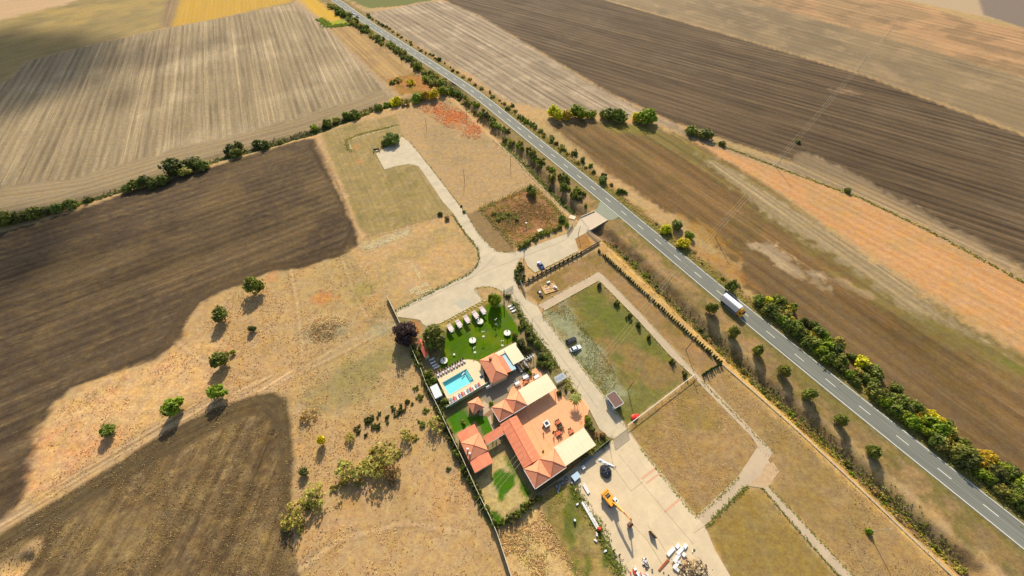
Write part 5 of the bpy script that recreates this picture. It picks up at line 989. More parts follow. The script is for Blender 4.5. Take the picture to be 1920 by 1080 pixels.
# ------------------------------------------------------------------ garden furniture
def lounger(px, rot, label, cushion, towel, grp, z=DZ):
    x, y = W(*px, z + 0.3); t = thing('sun_lounger', label, 'sun lounger', (x, y, z), rot, grp)
    f = MB(); f.box((0, -0.3, 0.3), (0.68, 0.06, 0.06)); f.box((0.31, 0, 0.3), (0.06, 1.9, 0.06)); f.box((-0.31, 0, 0.3), (0.06, 1.9, 0.06))
    for sx_ in (-0.3, 0.3):
        for sy_ in (-0.8, 0.7): f.box((sx_, sy_, 0.15), (0.05, 0.05, 0.3))
    f.build('frame', FRAMEW, t); MB().box((0, -0.25, 0.37), (0.6, 1.35, 0.09)).build('seat_cushion', cushion, t)
    MB().box((0, 0.72, 0.55), (0.6, 0.75, 0.09), rx=R(32)).build('backrest', cushion, t)
    if towel: MB().box((0, -0.3, 0.425), (0.62, 0.8, 0.02)).build('towel', towel, t)
    return t
FRAMEW = M('white_plastic', A(240, 236, 230), 0.5, 0.03)
DK = M('dark_fabric', A(84, 52, 58), 0.8, 0.1, 3); PK = M('pink_towel', A(226, 190, 184), 0.9, 0.08, 3); RD = M('red_towel', A(214, 100, 92), 0.9, 0.1, 3); BL = M('blue_grey_towel', A(142, 152, 178), 0.9, 0.1, 3); WT = M('white_towel', A(232, 222, 216), 0.9, 0.05, 3)
i = 0
for k in range(11):
    u = k / 10.0; lounger((820.5 + u * 49 + (k % 2) * 0.6, 702 - u * 26 + (k % 2) * 0.6), PA + R(0), 'dark cushioned sun lounger on the lawn side of the pool, %s from the west corner' % nth(k), DK, PK if k % 2 else WT, 'sun loungers on the lawn side of the pool')
for k in range(11):
    u = k / 10.0; c, nm = (RD, 'red') if k % 3 == 1 else ((BL, 'blue grey') if k % 3 == 0 else (WT, 'white'))
    lounger((847 + u * 52, 750.5 - u * 29), PA + math.pi, '%s covered sun lounger by the glass screen, %s from the west' % (nm, nth(k)), c, None, 'sun loungers on the glass screen side')
PKC = M('pink_canvas', A(234, 208, 200), 0.85, 0.08, 1.5)
ordc = ['leftmost', 'second from the left', 'middle', 'second from the right', 'rightmost']
for k, px in enumerate(((844, 614), (860, 606), (875, 597.5), (891, 589), (905, 581))):
    x, y = W(*px, 2.1); t = thing('cabana', 'pinkish white canvas cabana at the lawn edge, %s of five' % ordc[k], 'cabana', (x, y, 0), R(-56), 'cabanas along the lawn edge')
    MB().box((0.45, 0, 2.15), (2.3, 1.9, 0.1), taper=0.96).build('roof', PKC, t); MB().box((-1.2, 0, 2.22), (0.9, 1.8, 0.08)).build('roof_slats', M('slatted_canvas', A(206, 188, 174), 0.8, 0.1, 3, stripes=(R(-56), 0.25, 0.15)), t)
    for sx_ in (-1.5, 1.5):
        for sy_ in (-0.85, 0.85): MB().tube((sx_, sy_, 0), (sx_, sy_, 2.1), 0.05, n=6).build('post', FRAMEW, t)
    MB().box((0.1, 0, 0.35), (2.2, 1.5, 0.3)).build('daybed', WT, t)
    MB().box((-1.5, 0, 1.1), (0.03, 1.6, 1.9)).build('curtain', PKC, t)
TOPM = M('ivory_disc', A(240, 232, 212), 0.6, 0.06, 2); DARKF = M('dark_canvas', (0.03, 0.028, 0.03), 0.8, 0.1)
for px, lb in (((900, 602.5), 'white round table with a folded dark parasol in front of the cabanas'), ((886, 638), 'white round table with a folded dark parasol in the middle of the lawn'), ((951, 624), 'white round table with a folded dark parasol at the east side of the lawn'), ((832.5, 676), 'white round table with a folded dark parasol nearest the pool loungers'), ((931, 571), 'white round table with a folded dark parasol under the lime green tree')):
    x, y = W(*px, 0.8); t = thing('parasol_table', lb, 'table', (x, y, 0), 0, 'round tables on the lawn')
    MB().lathe([(1.3, 0.74), (1.34, 0.78), (1.3, 0.82)], n=28).build('tabletop', TOPM, t); MB().lathe([(0.5, 0), (0.5, 0.06), (0.08, 0.1), (0.08, 0.74)], n=12).build('base', FRAMEW, t)
    MB().tube((0, 0, 0.8), (0, 0, 3.3), 0.04, n=8).build('pole', DARKF, t); MB().lathe([(0.05, 1.5), (0.16, 1.55), (0.2, 2.2), (0.13, 2.9), (0.02, 3.3)], n=10).build('folded_parasol', DARKF, t)
BULB = M('frosted_globe', A(236, 230, 214), 0.3, 0.02)
for px, lb in (((906.5, 631), 'garden lamp with two white globes in the middle of the lawn'), ((930, 608), 'garden lamp with two white globes in the shade of the dark tree'), ((890.5, 661), 'garden lamp with two white globes nearest the bar house'), ((942, 648), 'garden lamp with two white globes beside the small cream canopy')):
    x, y = W(*px); t = thing('garden_lamp', lb, 'lamp', (x, y, 0), random.random(), 'two globe lamps of the lawn'); MB().lathe([(0.45, 0), (0.45, 0.1), (0.3, 0.16)], n=14).build('base', TOPM, t)
    MB().tube((0, 0, 0.1), (0, 0, 3.4), 0.06, 0.045).build('pole', DARKF, t)
    MB().tube((-0.35, 0, 3.3), (0.35, 0, 3.3), 0.03).build('arm', DARKF, t)
    for sx_ in (-0.35, 0.35): MB().lathe([(0.05, 3.3), (0.2, 3.4), (0.26, 3.55), (0.2, 3.72), (0.04, 3.8)], (sx_, 0, 0), 12).build('globe', BULB, t)
for px, lb in (((851.5, 664.5), 'small white round stool alone on the lawn near the pool'), ((832.5, 631.5), 'small white round stool beside the big green tree')):
    x, y = W(*px, 0.5); t = thing('stool', lb, 'stool', (x, y, 0)); MB().lathe([(0.36, 0.46), (0.4, 0.5), (0.36, 0.54)], n=16).build('seat', TOPM, t); MB().lathe([(0.22, 0), (0.05, 0.05), (0.05, 0.46)], n=10).build('leg', FRAMEW, t)
def deckchair(px, rot, label, grp, z=0.0, mat=None):
    return lounger(px, rot, label, mat or FRAMEW, None, grp, z)
for k, px in enumerate(((956.5, 574), (960, 578), (963.5, 583), (962, 581))):
    deckchair(px, R(-60) + R(0), 'white plastic lounger parked between lawn and path, %s from the top' % nth(k), 'white loungers by the path') if k < 3 else None
for k, px in enumerate(((809, 674), (811.5, 680), (815, 685), (818, 689))): deckchair(px, R(-62), 'white plastic lounger stored behind the shed, %s from the shed' % nth(k), 'white loungers behind the shed')
for k, px in enumerate(((974, 690), (986, 683))):
    x, y = W(*px, 0.8); t = thing('picnic_table', ['long pale table in the shade next to the small canopy', 'long pale table nearer the terrace plants'][k], 'table', (x, y, 0), R(-60), 'long pale tables')
    MB().box((0, 0, 0.75), (3.2, 0.75, 0.06)).build('tabletop', M('weathered_grey', A(190, 188, 184), 0.8, 0.12, 3), t)
    for sx_ in (-1.3, 1.3): MB().box((sx_, 0, 0.36), (0.08, 0.6, 0.72)).build('leg', FRAMEW, t)
    for sy_ in (-0.75, 0.75): MB().box((0, sy_, 0.45), (3.0, 0.28, 0.05)).build('bench', WOOD, t)
def table_set(px, label, mt, mc, n=6, r=0.9, rot=ANG, z=0.12, cloth=False, sq=(1.5, 0.9)):
    x, y = W(*px, z + 0.75); t = thing('dining_table', label, 'table', (x, y, z), rot, 'terrace tables'); MB().box((0, 0, 0.75), (sq[0], sq[1], 0.05)).build('tabletop', mt, t)
    for sx_ in (-1, 1):
        for sy_ in (-1, 1): MB().box((sx_ * (sq[0] / 2 - 0.08), sy_ * (sq[1] / 2 - 0.08), 0.36), (0.06, 0.06, 0.72)).build('leg', WOOD, t)
    for i in range(n):
        u = (i % (n // 2)) - (n // 2 - 1) / 2; sy_ = -1 if i < n // 2 else 1; lx, ly = u * 0.62, sy_ * (sq[1] / 2 + 0.33)
        gx_, gy_ = x + lx * math.cos(rot) - ly * math.sin(rot), y + lx * math.sin(rot) + ly * math.cos(rot)
        c = thing('chair', '%s %s side chair of %s' % (nth(i % (n // 2)), 'south' if sy_ < 0 else 'north', label), 'chair', (gx_, gy_, z), rot + (0 if sy_ < 0 else math.pi) + random.uniform(-0.2, 0.2), 'terrace chairs')
        for nm_, me in CHAIR[mc].items(): inst(nm_, me, c)
def chair_meshes(mat):
    l = MB()
    for sx_ in (-0.19, 0.19):
        for sy_ in (-0.19, 0.19): l.box((sx_, sy_, 0.22), (0.04, 0.04, 0.44))
    return {'seat': MB().box((0, 0, 0.45), (0.44, 0.44, 0.06)).mesh('seat', mat), 'backrest': MB().box((0, -0.21, 0.72), (0.44, 0.05, 0.5)).mesh('backrest', mat), 'leg_frame': l.mesh('leg_frame', mat)}
BRN = M('brown_rattan', (0.09, 0.035, 0.02), 0.8, 0.2, 6); ORT = M('orange_wood', A(216, 116, 76), 0.7, 0.1, 3)
CHAIR = {'brown': chair_meshes(BRN), 'white': chair_meshes(FRAMEW)}
table_set((1047, 792), 'upper orange table in the courtyard cluster', ORT, 'brown'); table_set((1051, 799), 'dark green table in the middle of the courtyard cluster', M('dark_green_cloth', (0.05, 0.06, 0.03), 0.8, 0.2, 4), 'brown')
table_set((1047, 812), 'lower reddish table of the courtyard cluster', M('reddish_cloth', A(230, 112, 74), 0.8, 0.1, 3), 'brown', sq=(1.7, 1.0)); table_set((1071, 808), 'single orange table close to the south canopy', ORT, 'brown', n=4)
table_set((986, 706), 'white covered table of the upper terrace', FRAMEW, 'white', z=0.1, sq=(2.2, 1.1)); table_set((1006, 706), 'white table half under the north canopy', FRAMEW, 'white', z=0.1, sq=(2.0, 1.0)); table_set((970, 718), 'white cluttered table beside the timber deck', FRAMEW, 'white', z=0.1, sq=(1.8, 0.9)); table_set((985, 716), 'orange brown table left of the white covered table', ORT, 'brown', n=4, z=0.1)
x, y = W(1025, 794, 1.2); t = thing('grill_stand', 'square white framed grill stand with a dark grate in the courtyard', 'grill', (x, y, 0.12), ANG)
MB().box((0, 0, 0.55), (1.6, 1.6, 1.1)).build('base', M('dark_brick', (0.07, 0.05, 0.04), 0.9, 0.2, 4), t)
for sx_, sy_, a_, b_ in ((0, 0.75, 1.9, 0.4), (0, -0.75, 1.9, 0.4), (0.75, 0, 0.4, 1.1), (-0.75, 0, 0.4, 1.1)): MB().box((sx_, sy_, 1.17), (a_, b_, 0.12)).build('rim', WHITE, t)
for k in range(4): MB().box((0, -0.4 + k * 0.27, 1.13), (1.1, 0.06, 0.04)).build('grate_bar', M('blue_grey_metal', (0.1, 0.11, 0.16), 0.5), t)
for k, (px, lb) in enumerate((((1018, 803), 'folded brown parasol left of the white grill stand'), ((1037, 812), 'folded brown parasol left of the courtyard tables'), ((1018, 848), 'folded brown parasol near the south wing roof'))):
    x, y = W(*px); t = thing('parasol', lb, 'parasol', (x, y, 0.12)); MB().lathe([(0.35, 0), (0.35, 0.08), (0.04, 0.1), (0.04, 2.4)], n=12).build('stand', BRN, t); MB().lathe([(0.1, 1.0), (0.27, 1.1), (0.22, 1.7), (0.05, 2.6)], n=10).build('folded_cover', BRN, t)
x, y = W(903, 707, 1.0); t = thing('hot_tub', 'white rimmed square tub beside the pool deck and bar house', 'tub', (x, y, 0.6), PA); MB().box((0, 0, 0.2), (1.6, 1.6, 0.7)).build('shell', FRAMEW, t); MB().box((0, 0, 0.57), (1.2, 1.2, 0.05)).build('cover', DARKF, t)
x, y = W(917, 727); t = thing('garden_wall', 'white angled wall end between pool screen and bar house', 'wall', (x, y, 0), PA); MB().box((0, 0, 1.0), (2.2, 0.3, 2.0)).build('wall_panel', WHITE, t); MB().box((1.2, 0.9, 1.0), (0.3, 1.6, 2.0)).build('side_panel', WHITE, t)
x, y = W(993, 670, 2.4); t = thing('pergola', 'white timber pergola frame among the plants by the path', 'pergola', (x, y, 0), ANG); MB().box((0, 0, 2.4), (4.0, 0.18, 0.16)).build('beam', WHITE, t)
for sx_ in (-1.8, 0.3, 1.8): MB().box((sx_, 0, 1.16), (0.14, 0.14, 2.32)).build('post', WHITE, t)
for sx_ in (-1.5, -0.5, 0.5, 1.5): MB().box((sx_, 0, 2.53), (0.12, 1.6, 0.1)).build('rafter', WHITE, t)

# ------------------------------------------------------------------ poles, wires, lamps
POLE = M('weathered_pole', A(120, 98, 70), 0.9, 0.15, 4); POLEC = M('concrete_pole', A(186, 172, 146), 0.9, 0.12, 4)
for px, h, lb in (((871, 341), 7.6, 'bare slanting pole standing on the upper dry lawn right of the drive'), ((800.5, 244), 7.2, 'bare pole on the upper dry lawn beside the top of the drive'), ((957, 313), 7, 'bare pole near the low wall of the upper dry lawn'), ((875, 222), 6, 'bare pole on the orange patch of the upper dry lawn'),
        ((1177, 732), 8.2, 'dark bare pole standing on the green parking meadow beside the booth'), ((982, 488), 7, 'bare pole beside the oval hedge of the junction'), ((1084, 441), 6, 'bare pole at the inner end of the bridge'), ((1017.5, 586), 3, 'short post with a small lamp at the corner of the loop path'),
        ((795, 190), 7, 'bare pole behind the yellowish hedgerow trees'), ((672, 60), 7, 'bare pole in the fallow strip near its top edge'), ((714, 92), 7, 'bare pole in the middle of the fallow strip'), ((754, 120), 7, 'bare pole at the right of the fallow strip'), ((629, 25), 7, 'bare pole in the yellow field'), ((1300, 716), 3, 'short post where the loop path crosses the white rail')):
    x, y = W(*px); t = thing('pole', lb, 'pole', (x, y, zp(x, y))); MB().tube((0, 0, -0.2), (0.12, 0.05, h), 0.13, 0.09, 7).build('shaft', POLE, t); MB().box((0.12, 0.05, h - 0.15), (0.5, 0.08, 0.1), 0.5).build('bracket', POLE, t)
x, y = W(1286, 656); t = thing('lamp_post', 'leaning lamp post with two floodlights beside the loop path', 'lamp post', (x, y, 0), R(20)); MB().tube((0, 0, 0), (0, 0, 9.8), 0.14, 0.09).build('shaft', POLE, t); MB().tube((-0.8, 0, 9.6), (0.8, 0, 9.6), 0.04).build('arm', POLE, t)
for sx_ in (-0.75, 0.75): MB().box((sx_, 0.1, 9.65), (0.45, 0.4, 0.25)).build('floodlight', DARKF, t)
for px, h, lb in (((1079, 738), 7.5, 'grey street lamp with a short arm over the main path near the terrace'), ((997, 612), 5.5, 'grey street lamp with a short arm beside the lawn side of the path'), ((1141, 826), 6, 'grey street lamp at the left side of the slatted gate')):
    x, y = W(*px); t = thing('street_lamp', lb, 'street lamp', (x, y, 0), R(60)); MB().tube((0, 0, 0), (0, 0, h), 0.09, 0.06).build('shaft', POLEC, t); MB().tube((0, 0, h - 0.05), (1.1, 0, h + 0.15), 0.04).build('arm', POLEC, t); MB().box((1.25, 0, h + 0.12), (0.6, 0.24, 0.12)).build('lamp_head', POLEC, t)
x, y = W(1628, 997); t = thing('floodlight_mast', 'pole wrapped in yellow green creeper on the lower right dry lawn', 'pole', (x, y, 0)); MB().tube((0, 0, 0), (0, 0, 8), 0.12, 0.08).build('shaft', POLEC, t); MB().box((0, 0, 7.9), (0.9, 0.1, 0.1), 0.3).build('crossarm', POLEC, t)
cc = inst('creeper', CR[1], t, (-0.2, 0, -0.1), (0, 0, 0), (1.1, 1.0, 2.2)); cc.color = gcol('lime')
# three conductor line
LP = [(W(1540, 213), 11), (W(1455, 314), 11.5), (W(1341, 445), 11.5), (W(1247.5, 541), 11.5)]
pl = [((p[0], p[1]), h) for p, h in LP]; dxx, dyy = pl[2][0][0] - pl[3][0][0], pl[2][0][1] - pl[3][0][1]
v1 = W(1108, 700, 8); v0 = pl[3][0]; d_ = ((v1[0] - v0[0]), (v1[1] - v0[1])); l_ = math.hypot(*d_); d_ = (d_[0] / l_, d_[1] / l_)
pl.append(((v0[0] + d_[0] * 138, v0[1] + d_[1] * 138), 11.5)); pl.insert(0, ((pl[0][0][0] + 62, pl[0][0][1] + 68), 11)); pl.insert(0, ((pl[0][0][0] + 62, pl[0][0][1] + 68), 11))
names = ['farthest line pole near the top of the dark ploughed field', 'line pole on the pale patch of the dark ploughed field', 'line pole in the dark ploughed field above the orange strip', 'line pole at the edge of the orange strip', 'line pole in the brown field right of the three roadside trees', 'line pole in the ditch opposite the parking meadow', 'line pole beyond the west fence of the property']
tops = []
for k, ((x, y), h) in enumerate(pl):
    q = pl[min(k + 1, len(pl) - 1)][0]; p_ = pl[max(k - 1, 0)][0]; an = math.atan2(q[1] - p_[1], q[0] - p_[0]) + math.pi / 2; z = zp(x, y)
    t = thing('power_pole', 'pale concrete ' + names[k], 'power pole', (x, y, z), an, 'poles of the power line')
    MB().tube((0, 0, -0.2), (0, 0, h), 0.19, 0.12).build('shaft', POLEC, t); MB().box((0, 0, h - 0.2), (2.6, 0.14, 0.14)).build('crossarm', POLEC, t); 
    for o in (-1.2, 0, 1.2): MB().lathe([(0.05, 0), (0.07, 0.1), (0.03, 0.25)], (o, 0, h - 0.13), 6).build('insulator', WHITE, t)
    tops.append([(x + math.cos(an) * o, y + math.sin(an) * o, z + h + 0.1) for o in (-1.2, 0, 1.2)])
WIRE = M('aluminium_wire', A(214, 192, 150), 0.5, 0.05, 1)
for o, nm in enumerate(('western', 'middle', 'eastern')):
    m_ = MB()
    for a, b in zip(tops[:-1], tops[1:]):
        pts = []
        for i in range(13): u = i / 12; pts.append((a[o][0] + (b[o][0] - a[o][0]) * u, a[o][1] + (b[o][1] - a[o][1]) * u, a[o][2] + (b[o][2] - a[o][2]) * u - 4 * 1.1 * u * (1 - u)))
        m_.path(pts, 0.024, 4)
    tag(m_.build('power_line_wire', WIRE), '%s wire of the three strung across the road, meadow and restaurant' % nm, 'wire', 'wires of the power line')

# ------------------------------------------------------------------ fences and gates
def fence(name, px, label, h=1.2, step=2.5, mat=WOOD, rails=(0.9,), rw=0.06, pw=0.1, cat='fence', postmat=None, panel=None, world=None, rh=None, jag=0.0):
    P = world or WL(px); P = resample(P, step); t = thing(name, label, cat, (*P[0], zp(*P[0])))
    me = MB().box((0, 0, h / 2 - 0.1), (pw, pw, h + 0.2)).mesh('post', postmat or mat)
    for i, p in enumerate(P):
        o = inst('post', me, t, (p[0] - P[0][0], p[1] - P[0][1], zp(*p) - t.location.z), (0, 0, 0.3), (1, 1, 1 + (random.uniform(-jag, jag) if jag else 0)))
    for a, b in zip(P[:-1], P[1:]):
        ln = math.hypot(b[0] - a[0], b[1] - a[1]); an = math.atan2(b[1] - a[1], b[0] - a[0]); c = ((a[0] + b[0]) / 2 - P[0][0], (a[1] + b[1]) / 2 - P[0][1], (zp(*a) + zp(*b)) / 2 - t.location.z)
        key = (round(ln, 1), name, rw)
        for r_ in rails: MB().box((0, 0, 0), (ln + 0.02, rw, rh or rw)).build('rail', mat, t, loc=(c[0], c[1], c[2] + r_), rot=an)
        if panel: MB().box((0, 0, 0), (ln - pw, 0.03, h - 0.3)).build('panel', panel, t, loc=(c[0], c[1], c[2] + h / 2), rot=an)
    return t
MESHP = M('faded_mesh', A(150, 134, 104), 0.9, 0.1)
fence('boundary_fence', [(727.5, 560), (744, 594), (762, 632), (787, 688)], 'long west fence with a pale top rail, northern part by the purple tree', 2.0, 2.2, M('pale_rail', A(232, 216, 186), 0.6, 0.05), (1.98,), 0.14, 0.09, panel=MESHP, rh=0.1)
fence('boundary_fence', [(790, 694), (800, 722), (822, 765), (845, 815), (868, 862), (893, 917), (918, 968), (932, 1000), (960, 1085)], 'long west fence with a pale top rail, southern part past the house', 2.0, 2.2, _mats['pale_rail'], (1.98,), 0.14, 0.09, panel=MESHP, rh=0.1)
fence('garden_fence', [(1006, 930), (1060, 891), (1110, 852), (1142, 826)], 'dark mesh fence with thin pale rail between south wing and machinery yard', 1.7, 2.2, M('pale_green_rail', A(176, 176, 128), 0.6), (1.7,), 0.08, 0.07, panel=M('dark_green_mesh', (0.03, 0.035, 0.02), 0.9))
fence('rail_fence', [(1175, 800), (1300, 705)], 'straight white pipe rail fence below the parking meadow', 1.5, 3.0, M('white_pipe', A(240, 230, 200), 0.5, 0.03), (1.45,), 0.2, 0.09, rh=0.12, postmat=POLE)
fence('stake_fence', [(900, 388), (930, 378), (960, 364), (985, 352)], 'row of thin wooden stakes along the top of the weedy plot', 1.6, 0.95, WOOD, (1.0,), 0.03, 0.09, jag=0.2)
fence('stake_fence', [(900, 390), (925, 420), (950, 448), (966, 472)], 'row of thin wooden stakes along the left of the weedy plot', 1.6, 0.95, WOOD, (1.0,), 0.03, 0.09, jag=0.2)
fence('stake_fence', [(1003, 350), (1034, 380), (1064, 411)], 'wooden stake fence along the right of the weedy plot', 1.4, 1.5, WOOD, (1.0,), 0.04, 0.09, jag=0.2)
fence('wire_fence', [(605, 432), (684, 446), (740, 432), (800, 415), (822, 402)][1:], 'low dark wire fence closing the bottom of the upper lawn', 0.9, 1.6, POLE, (0.7,), 0.05, 0.08)
fence('parapet', [(925, 263), (960, 292), (1000, 335), (1040, 375), (1078, 408)], 'low pale concrete parapet running along the upper property edge', 0.6, 4, CONC, (0.5,), 0.25, 0.25, cat='wall', rh=0.14)
fence('parapet', [(1122, 470), (1128, 474)], 'dummy', 0.5) if False else None
fence('parapet', [(1352, 682), (1430, 750), (1500, 812), (1600, 905), (1700, 1000), (1790, 1085)], 'low grey kerb wall below the straw bank on the right', 0.35, 5, CONC, (0.3,), 0.3, 0.2, cat='wall', rh=0.14)
fence('yard_wall', [(985, 532), (1010, 518), (1045, 499), (1090, 475), (1122, 456)], 'dark topped low wall with posts on the lower side of the car yard', 1.3, 2.4, M('wall_coping', A(120, 100, 80), 0.9, 0.15, 2), (1.2,), 0.25, 0.22, cat='wall', rh=0.12, panel=M('grey_green_panel', A(110, 116, 90), 0.9, 0.1))  # panels have a plain grey green colour
fence('lawn_fence', [(838, 609), (870, 591), (905, 572), (916, 565)], 'low brown railing behind the cabanas', 0.9, 1.6, WOOD, (0.8, 0.4), 0.05, 0.07)
# stones in the planted strips
STN = M('pale_stone', A(226, 206, 160), 0.9, 0.15, 3); stn = [MB().lathe([(0.3, 0), (0.36, 0.12), (0.28, 0.3), (0.1, 0.38)], n=k).mesh('stone', STN) for k in (6, 7, 8)]
k = 0
for a, b, n, wh in (((838, 603), (912, 563), 12, 'behind the cabanas, counted from the big tree'), ((1008, 514), (1090, 472), 12, 'below the car yard, counted from the blue car')):
    for i in range(n):
        u = (i + 0.5) / n; x, y = W(a[0] + (b[0] - a[0]) * u, a[1] + (b[1] - a[1]) * u); o = inst('stone', stn[i % 3], None, (x, y, 0), (0, 0, i), (0.9 + 0.3 * (i % 3), 0.8, 0.9)); tag(o, '%s pale boulder of the strip %s' % (nth(i), wh), 'stone', 'boulders of the planted strips')
# main slatted gate at the booth
a, b = W(1150, 823, 0), W(1176, 803, 0); an = math.atan2(b[1] - a[1], b[0] - a[0]); ln = math.hypot(b[0] - a[0], b[1] - a[1])
t = thing('slatted_gate', 'wide sliding gate of horizontal white slats closing the main path', 'gate', (a[0], a[1] , 0), an); GW = M('gate_slat', A(222, 208, 180), 0.6, 0.05)
for i in range(5): MB().box((ln / 2, 0, 0.35 + i * 0.5), (ln, 0.06, 0.2)).build('slat', GW, t)
for x in (0, ln / 2, ln): MB().box((x, 0.05, 1.2), (0.12, 0.08, 2.4)).build('post', GW, t)
def gate_leaf(a, b, h, label, col=None):
    a, b = W(*a), W(*b); an = math.atan2(b[1] - a[1], b[0] - a[0]); ln = math.hypot(b[0] - a[0], b[1] - a[1]); t = thing('gate', label, 'gate', (a[0], a[1], 0), an)
    m1 = col or M('grey_gate', A(190, 192, 186), 0.5, 0.06)
    for z_ in (0.15, h): MB().box((ln / 2, 0, z_), (ln, 0.07, 0.08)).build('rail', m1, t)
    nb = max(4, int(ln / 0.3))
    for i in range(nb + 1): MB().box((ln * i / nb, 0, h / 2 + 0.07), (0.12, 0.05, h - 0.2)).build('bar', m1, t)
gate_leaf((962, 540), (946, 550), 1.9, 'grey barred gate leaf open beside the slim conifer'); gate_leaf((975, 530), (985, 552), 1.9, 'grey barred gate leaf open beside the oval hedge')
gate_leaf((1063, 438), (1074, 423), 1.9, 'grey gate leaf swung open left of the bridge'); gate_leaf((1100, 434), (1124, 455), 1.8, 'long pale grey gate leaf right of the bridge')
x, y = W(1073, 408); t = thing('concrete_slab', 'square cream concrete slab lying left of the bridge', 'slab', (x, y, 0), R(-20)); MB().box((0, 0, 0.15), (3.0, 2.6, 0.3)).build('slab', CREAM, t)
x, y = W(1012, 433); t = thing('concrete_slab', 'pale flat slab near the bushes of the weedy plot', 'slab', (x, y, 0), ANG); MB().box((0, 0, 0.5), (2.6, 1.6, 0.15)).build('slab', CREAM, t); MB().box((0, 0, 0.2), (2.2, 1.3, 0.45)).build('base', CONC, t)
x, y = W(986.5, 424); t = thing('pump_post', 'small white capped post in the middle of the weedy plot', 'post', (x, y, 0)); MB().tube((0, 0, 0), (0, 0, 2.0), 0.14).build('shaft', POLE, t); MB().box((0, 0, 2.1), (0.6, 0.6, 0.25)).build('cap', WHITE, t)
# ruined foundation on the upper lawn
x, y = W(706, 283); t = thing('ruin', 'small ruined block foundation at the edge of the old concrete pad', 'ruin', (x, y, 0), R(20))
for a_, b_, c_ in ((-1.6, 0, 3.2), (1.6, 0, 3.2)): MB().box((a_, b_, 0.4), (0.3, c_, 0.8)).build('wall', M('dark_stone2', (0.1, 0.08, 0.06), 0.9, 0.3, 3), t)
MB().box((0, 1.6, 0.35), (2.9, 0.3, 0.7)).build('wall', _mats['dark_stone2'], t); MB().box((0.2, -0.2, 0.2), (1.2, 1.0, 0.3), 0.4).build('rubble_block', CONC, t)

# ------------------------------------------------------------------ vehicles
TYRE = M('tyre_rubber', (0.02, 0.02, 0.02), 0.8, 0.1); HUB = M('wheel_hub', (0.35, 0.35, 0.36), 0.4, 0.05, metal=0.6); LAMP = M('clear_lamp', (0.7, 0.7, 0.68), 0.1, 0.02); REDL = M('red_lamp', (0.4, 0.02, 0.02), 0.2, 0.02)
def wheel(t, x, y, r=0.33, w=0.22, z=None):
    o = MB(); o.lathe([(r * 0.6, -w / 2), (r * 0.95, -w / 2), (r, -w * 0.3), (r, w * 0.3), (r * 0.95, w / 2), (r * 0.6, w / 2)], n=16); o = o.build('wheel', TYRE, t); o.location = (x, y, r if z is None else z); o.rotation_euler = (R(90), 0, 0)
    MB().lathe([(r * 0.6, -w * 0.42), (r * 0.6, w * 0.42)], n=12).build('rim', HUB, o)
def car(px, rot, label, col, roofcol=None, L_=4.4, Wd=1.78, Hh=1.48, suv=False, z0=0.0):
    x, y = W(*px, 0.7); t = thing('parked_car', label, 'car', (x, y, z0), rot); paint = M('car_paint_' + str(len(_mats)), col, 0.25, 0.02, 2, 0, 0.5, coat=0.6)
    st = [(-L_ / 2, 0.62, 0.45, 0.72), (-L_ / 2 + 0.12, 0.80, 0.28, 0.9), (-L_ * 0.32, 0.88, 0.24, 0.97), (0, 0.89, 0.22, 0.95), (L_ * 0.22, 0.88, 0.22, 0.93), (L_ * 0.38, 0.84, 0.25, 0.84), (L_ / 2 - 0.1, 0.74, 0.3, 0.7), (L_ / 2, 0.58, 0.42, 0.6)]
    rings = []
    for sx_, hw_, zb_, zt_ in st:
        hw_ *= Wd / 1.78; rings.append([(sx_, -hw_ * 0.86, zb_), (sx_, hw_ * 0.86, zb_), (sx_, hw_, zb_ + 0.2), (sx_, hw_, zt_ - 0.14), (sx_, hw_ * 0.9, zt_), (sx_, -hw_ * 0.9, zt_), (sx_, -hw_, zt_ - 0.14), (sx_, -hw_, zb_ + 0.2)])
    MB().loft([r[::-1] for r in rings]).build('body', paint, t, smooth=False)
    xb, xt0, xt1, xf = (-L_ * 0.45, -L_ * 0.36, L_ * 0.06, L_ * 0.24) if suv else (-L_ * 0.42, -L_ * 0.28, L_ * 0.04, L_ * 0.23); w0, w1 = Wd * 0.44, Wd * 0.35; zt_ = Hh - 0.05
    g = MB(); g.add([(xb, -w0, 0.9), (xf, -w0, 0.9), (xf, w0, 0.9), (xb, w0, 0.9), (xt0, -w1, zt_), (xt1, -w1, zt_), (xt1, w1, zt_), (xt0, w1, zt_)], [(4, 5, 6, 7), (0, 1, 5, 4), (1, 2, 6, 5), (2, 3, 7, 6), (3, 0, 4, 7)]); g.build('windows', GLASSD, t)
    MB().box(((xt0 + xt1) / 2, 0, zt_ + 0.025), (xt1 - xt0 + 0.12, 2 * w1 + 0.08, 0.06), taper=0.93).build('roof', M('roof_paint_' + str(len(_mats)), roofcol, 0.2, 0.02, coat=0.6) if roofcol else paint, t)
    for sx_ in (-L_ * 0.31, L_ * 0.31):
        for sy_ in (-1, 1): wheel(t, sx_, sy_ * (Wd / 2 - 0.12))
    for sy_ in (-1, 1):
        MB().box((L_ / 2 - 0.1, sy_ * Wd * 0.34, 0.62), (0.16, 0.34, 0.14)).build('headlight', LAMP, t); MB().box((-L_ / 2 + 0.07, sy_ * Wd * 0.37, 0.76), (0.1, 0.28, 0.14)).build('tail_light', REDL, t); MB().box((L_ * 0.17, sy_ * (Wd / 2 + 0.06), 0.98), (0.14, 0.2, 0.13)).build('mirror', paint, t)
    return t
car((1079, 653), R(24), 'white car parked on the meadow beside the black one', (0.75, 0.78, 0.78), L_=4.5)
car((1071, 638), R(26), 'black estate car parked on the meadow beside the white one', (0.012, 0.013, 0.015), suv=True, L_=4.6)
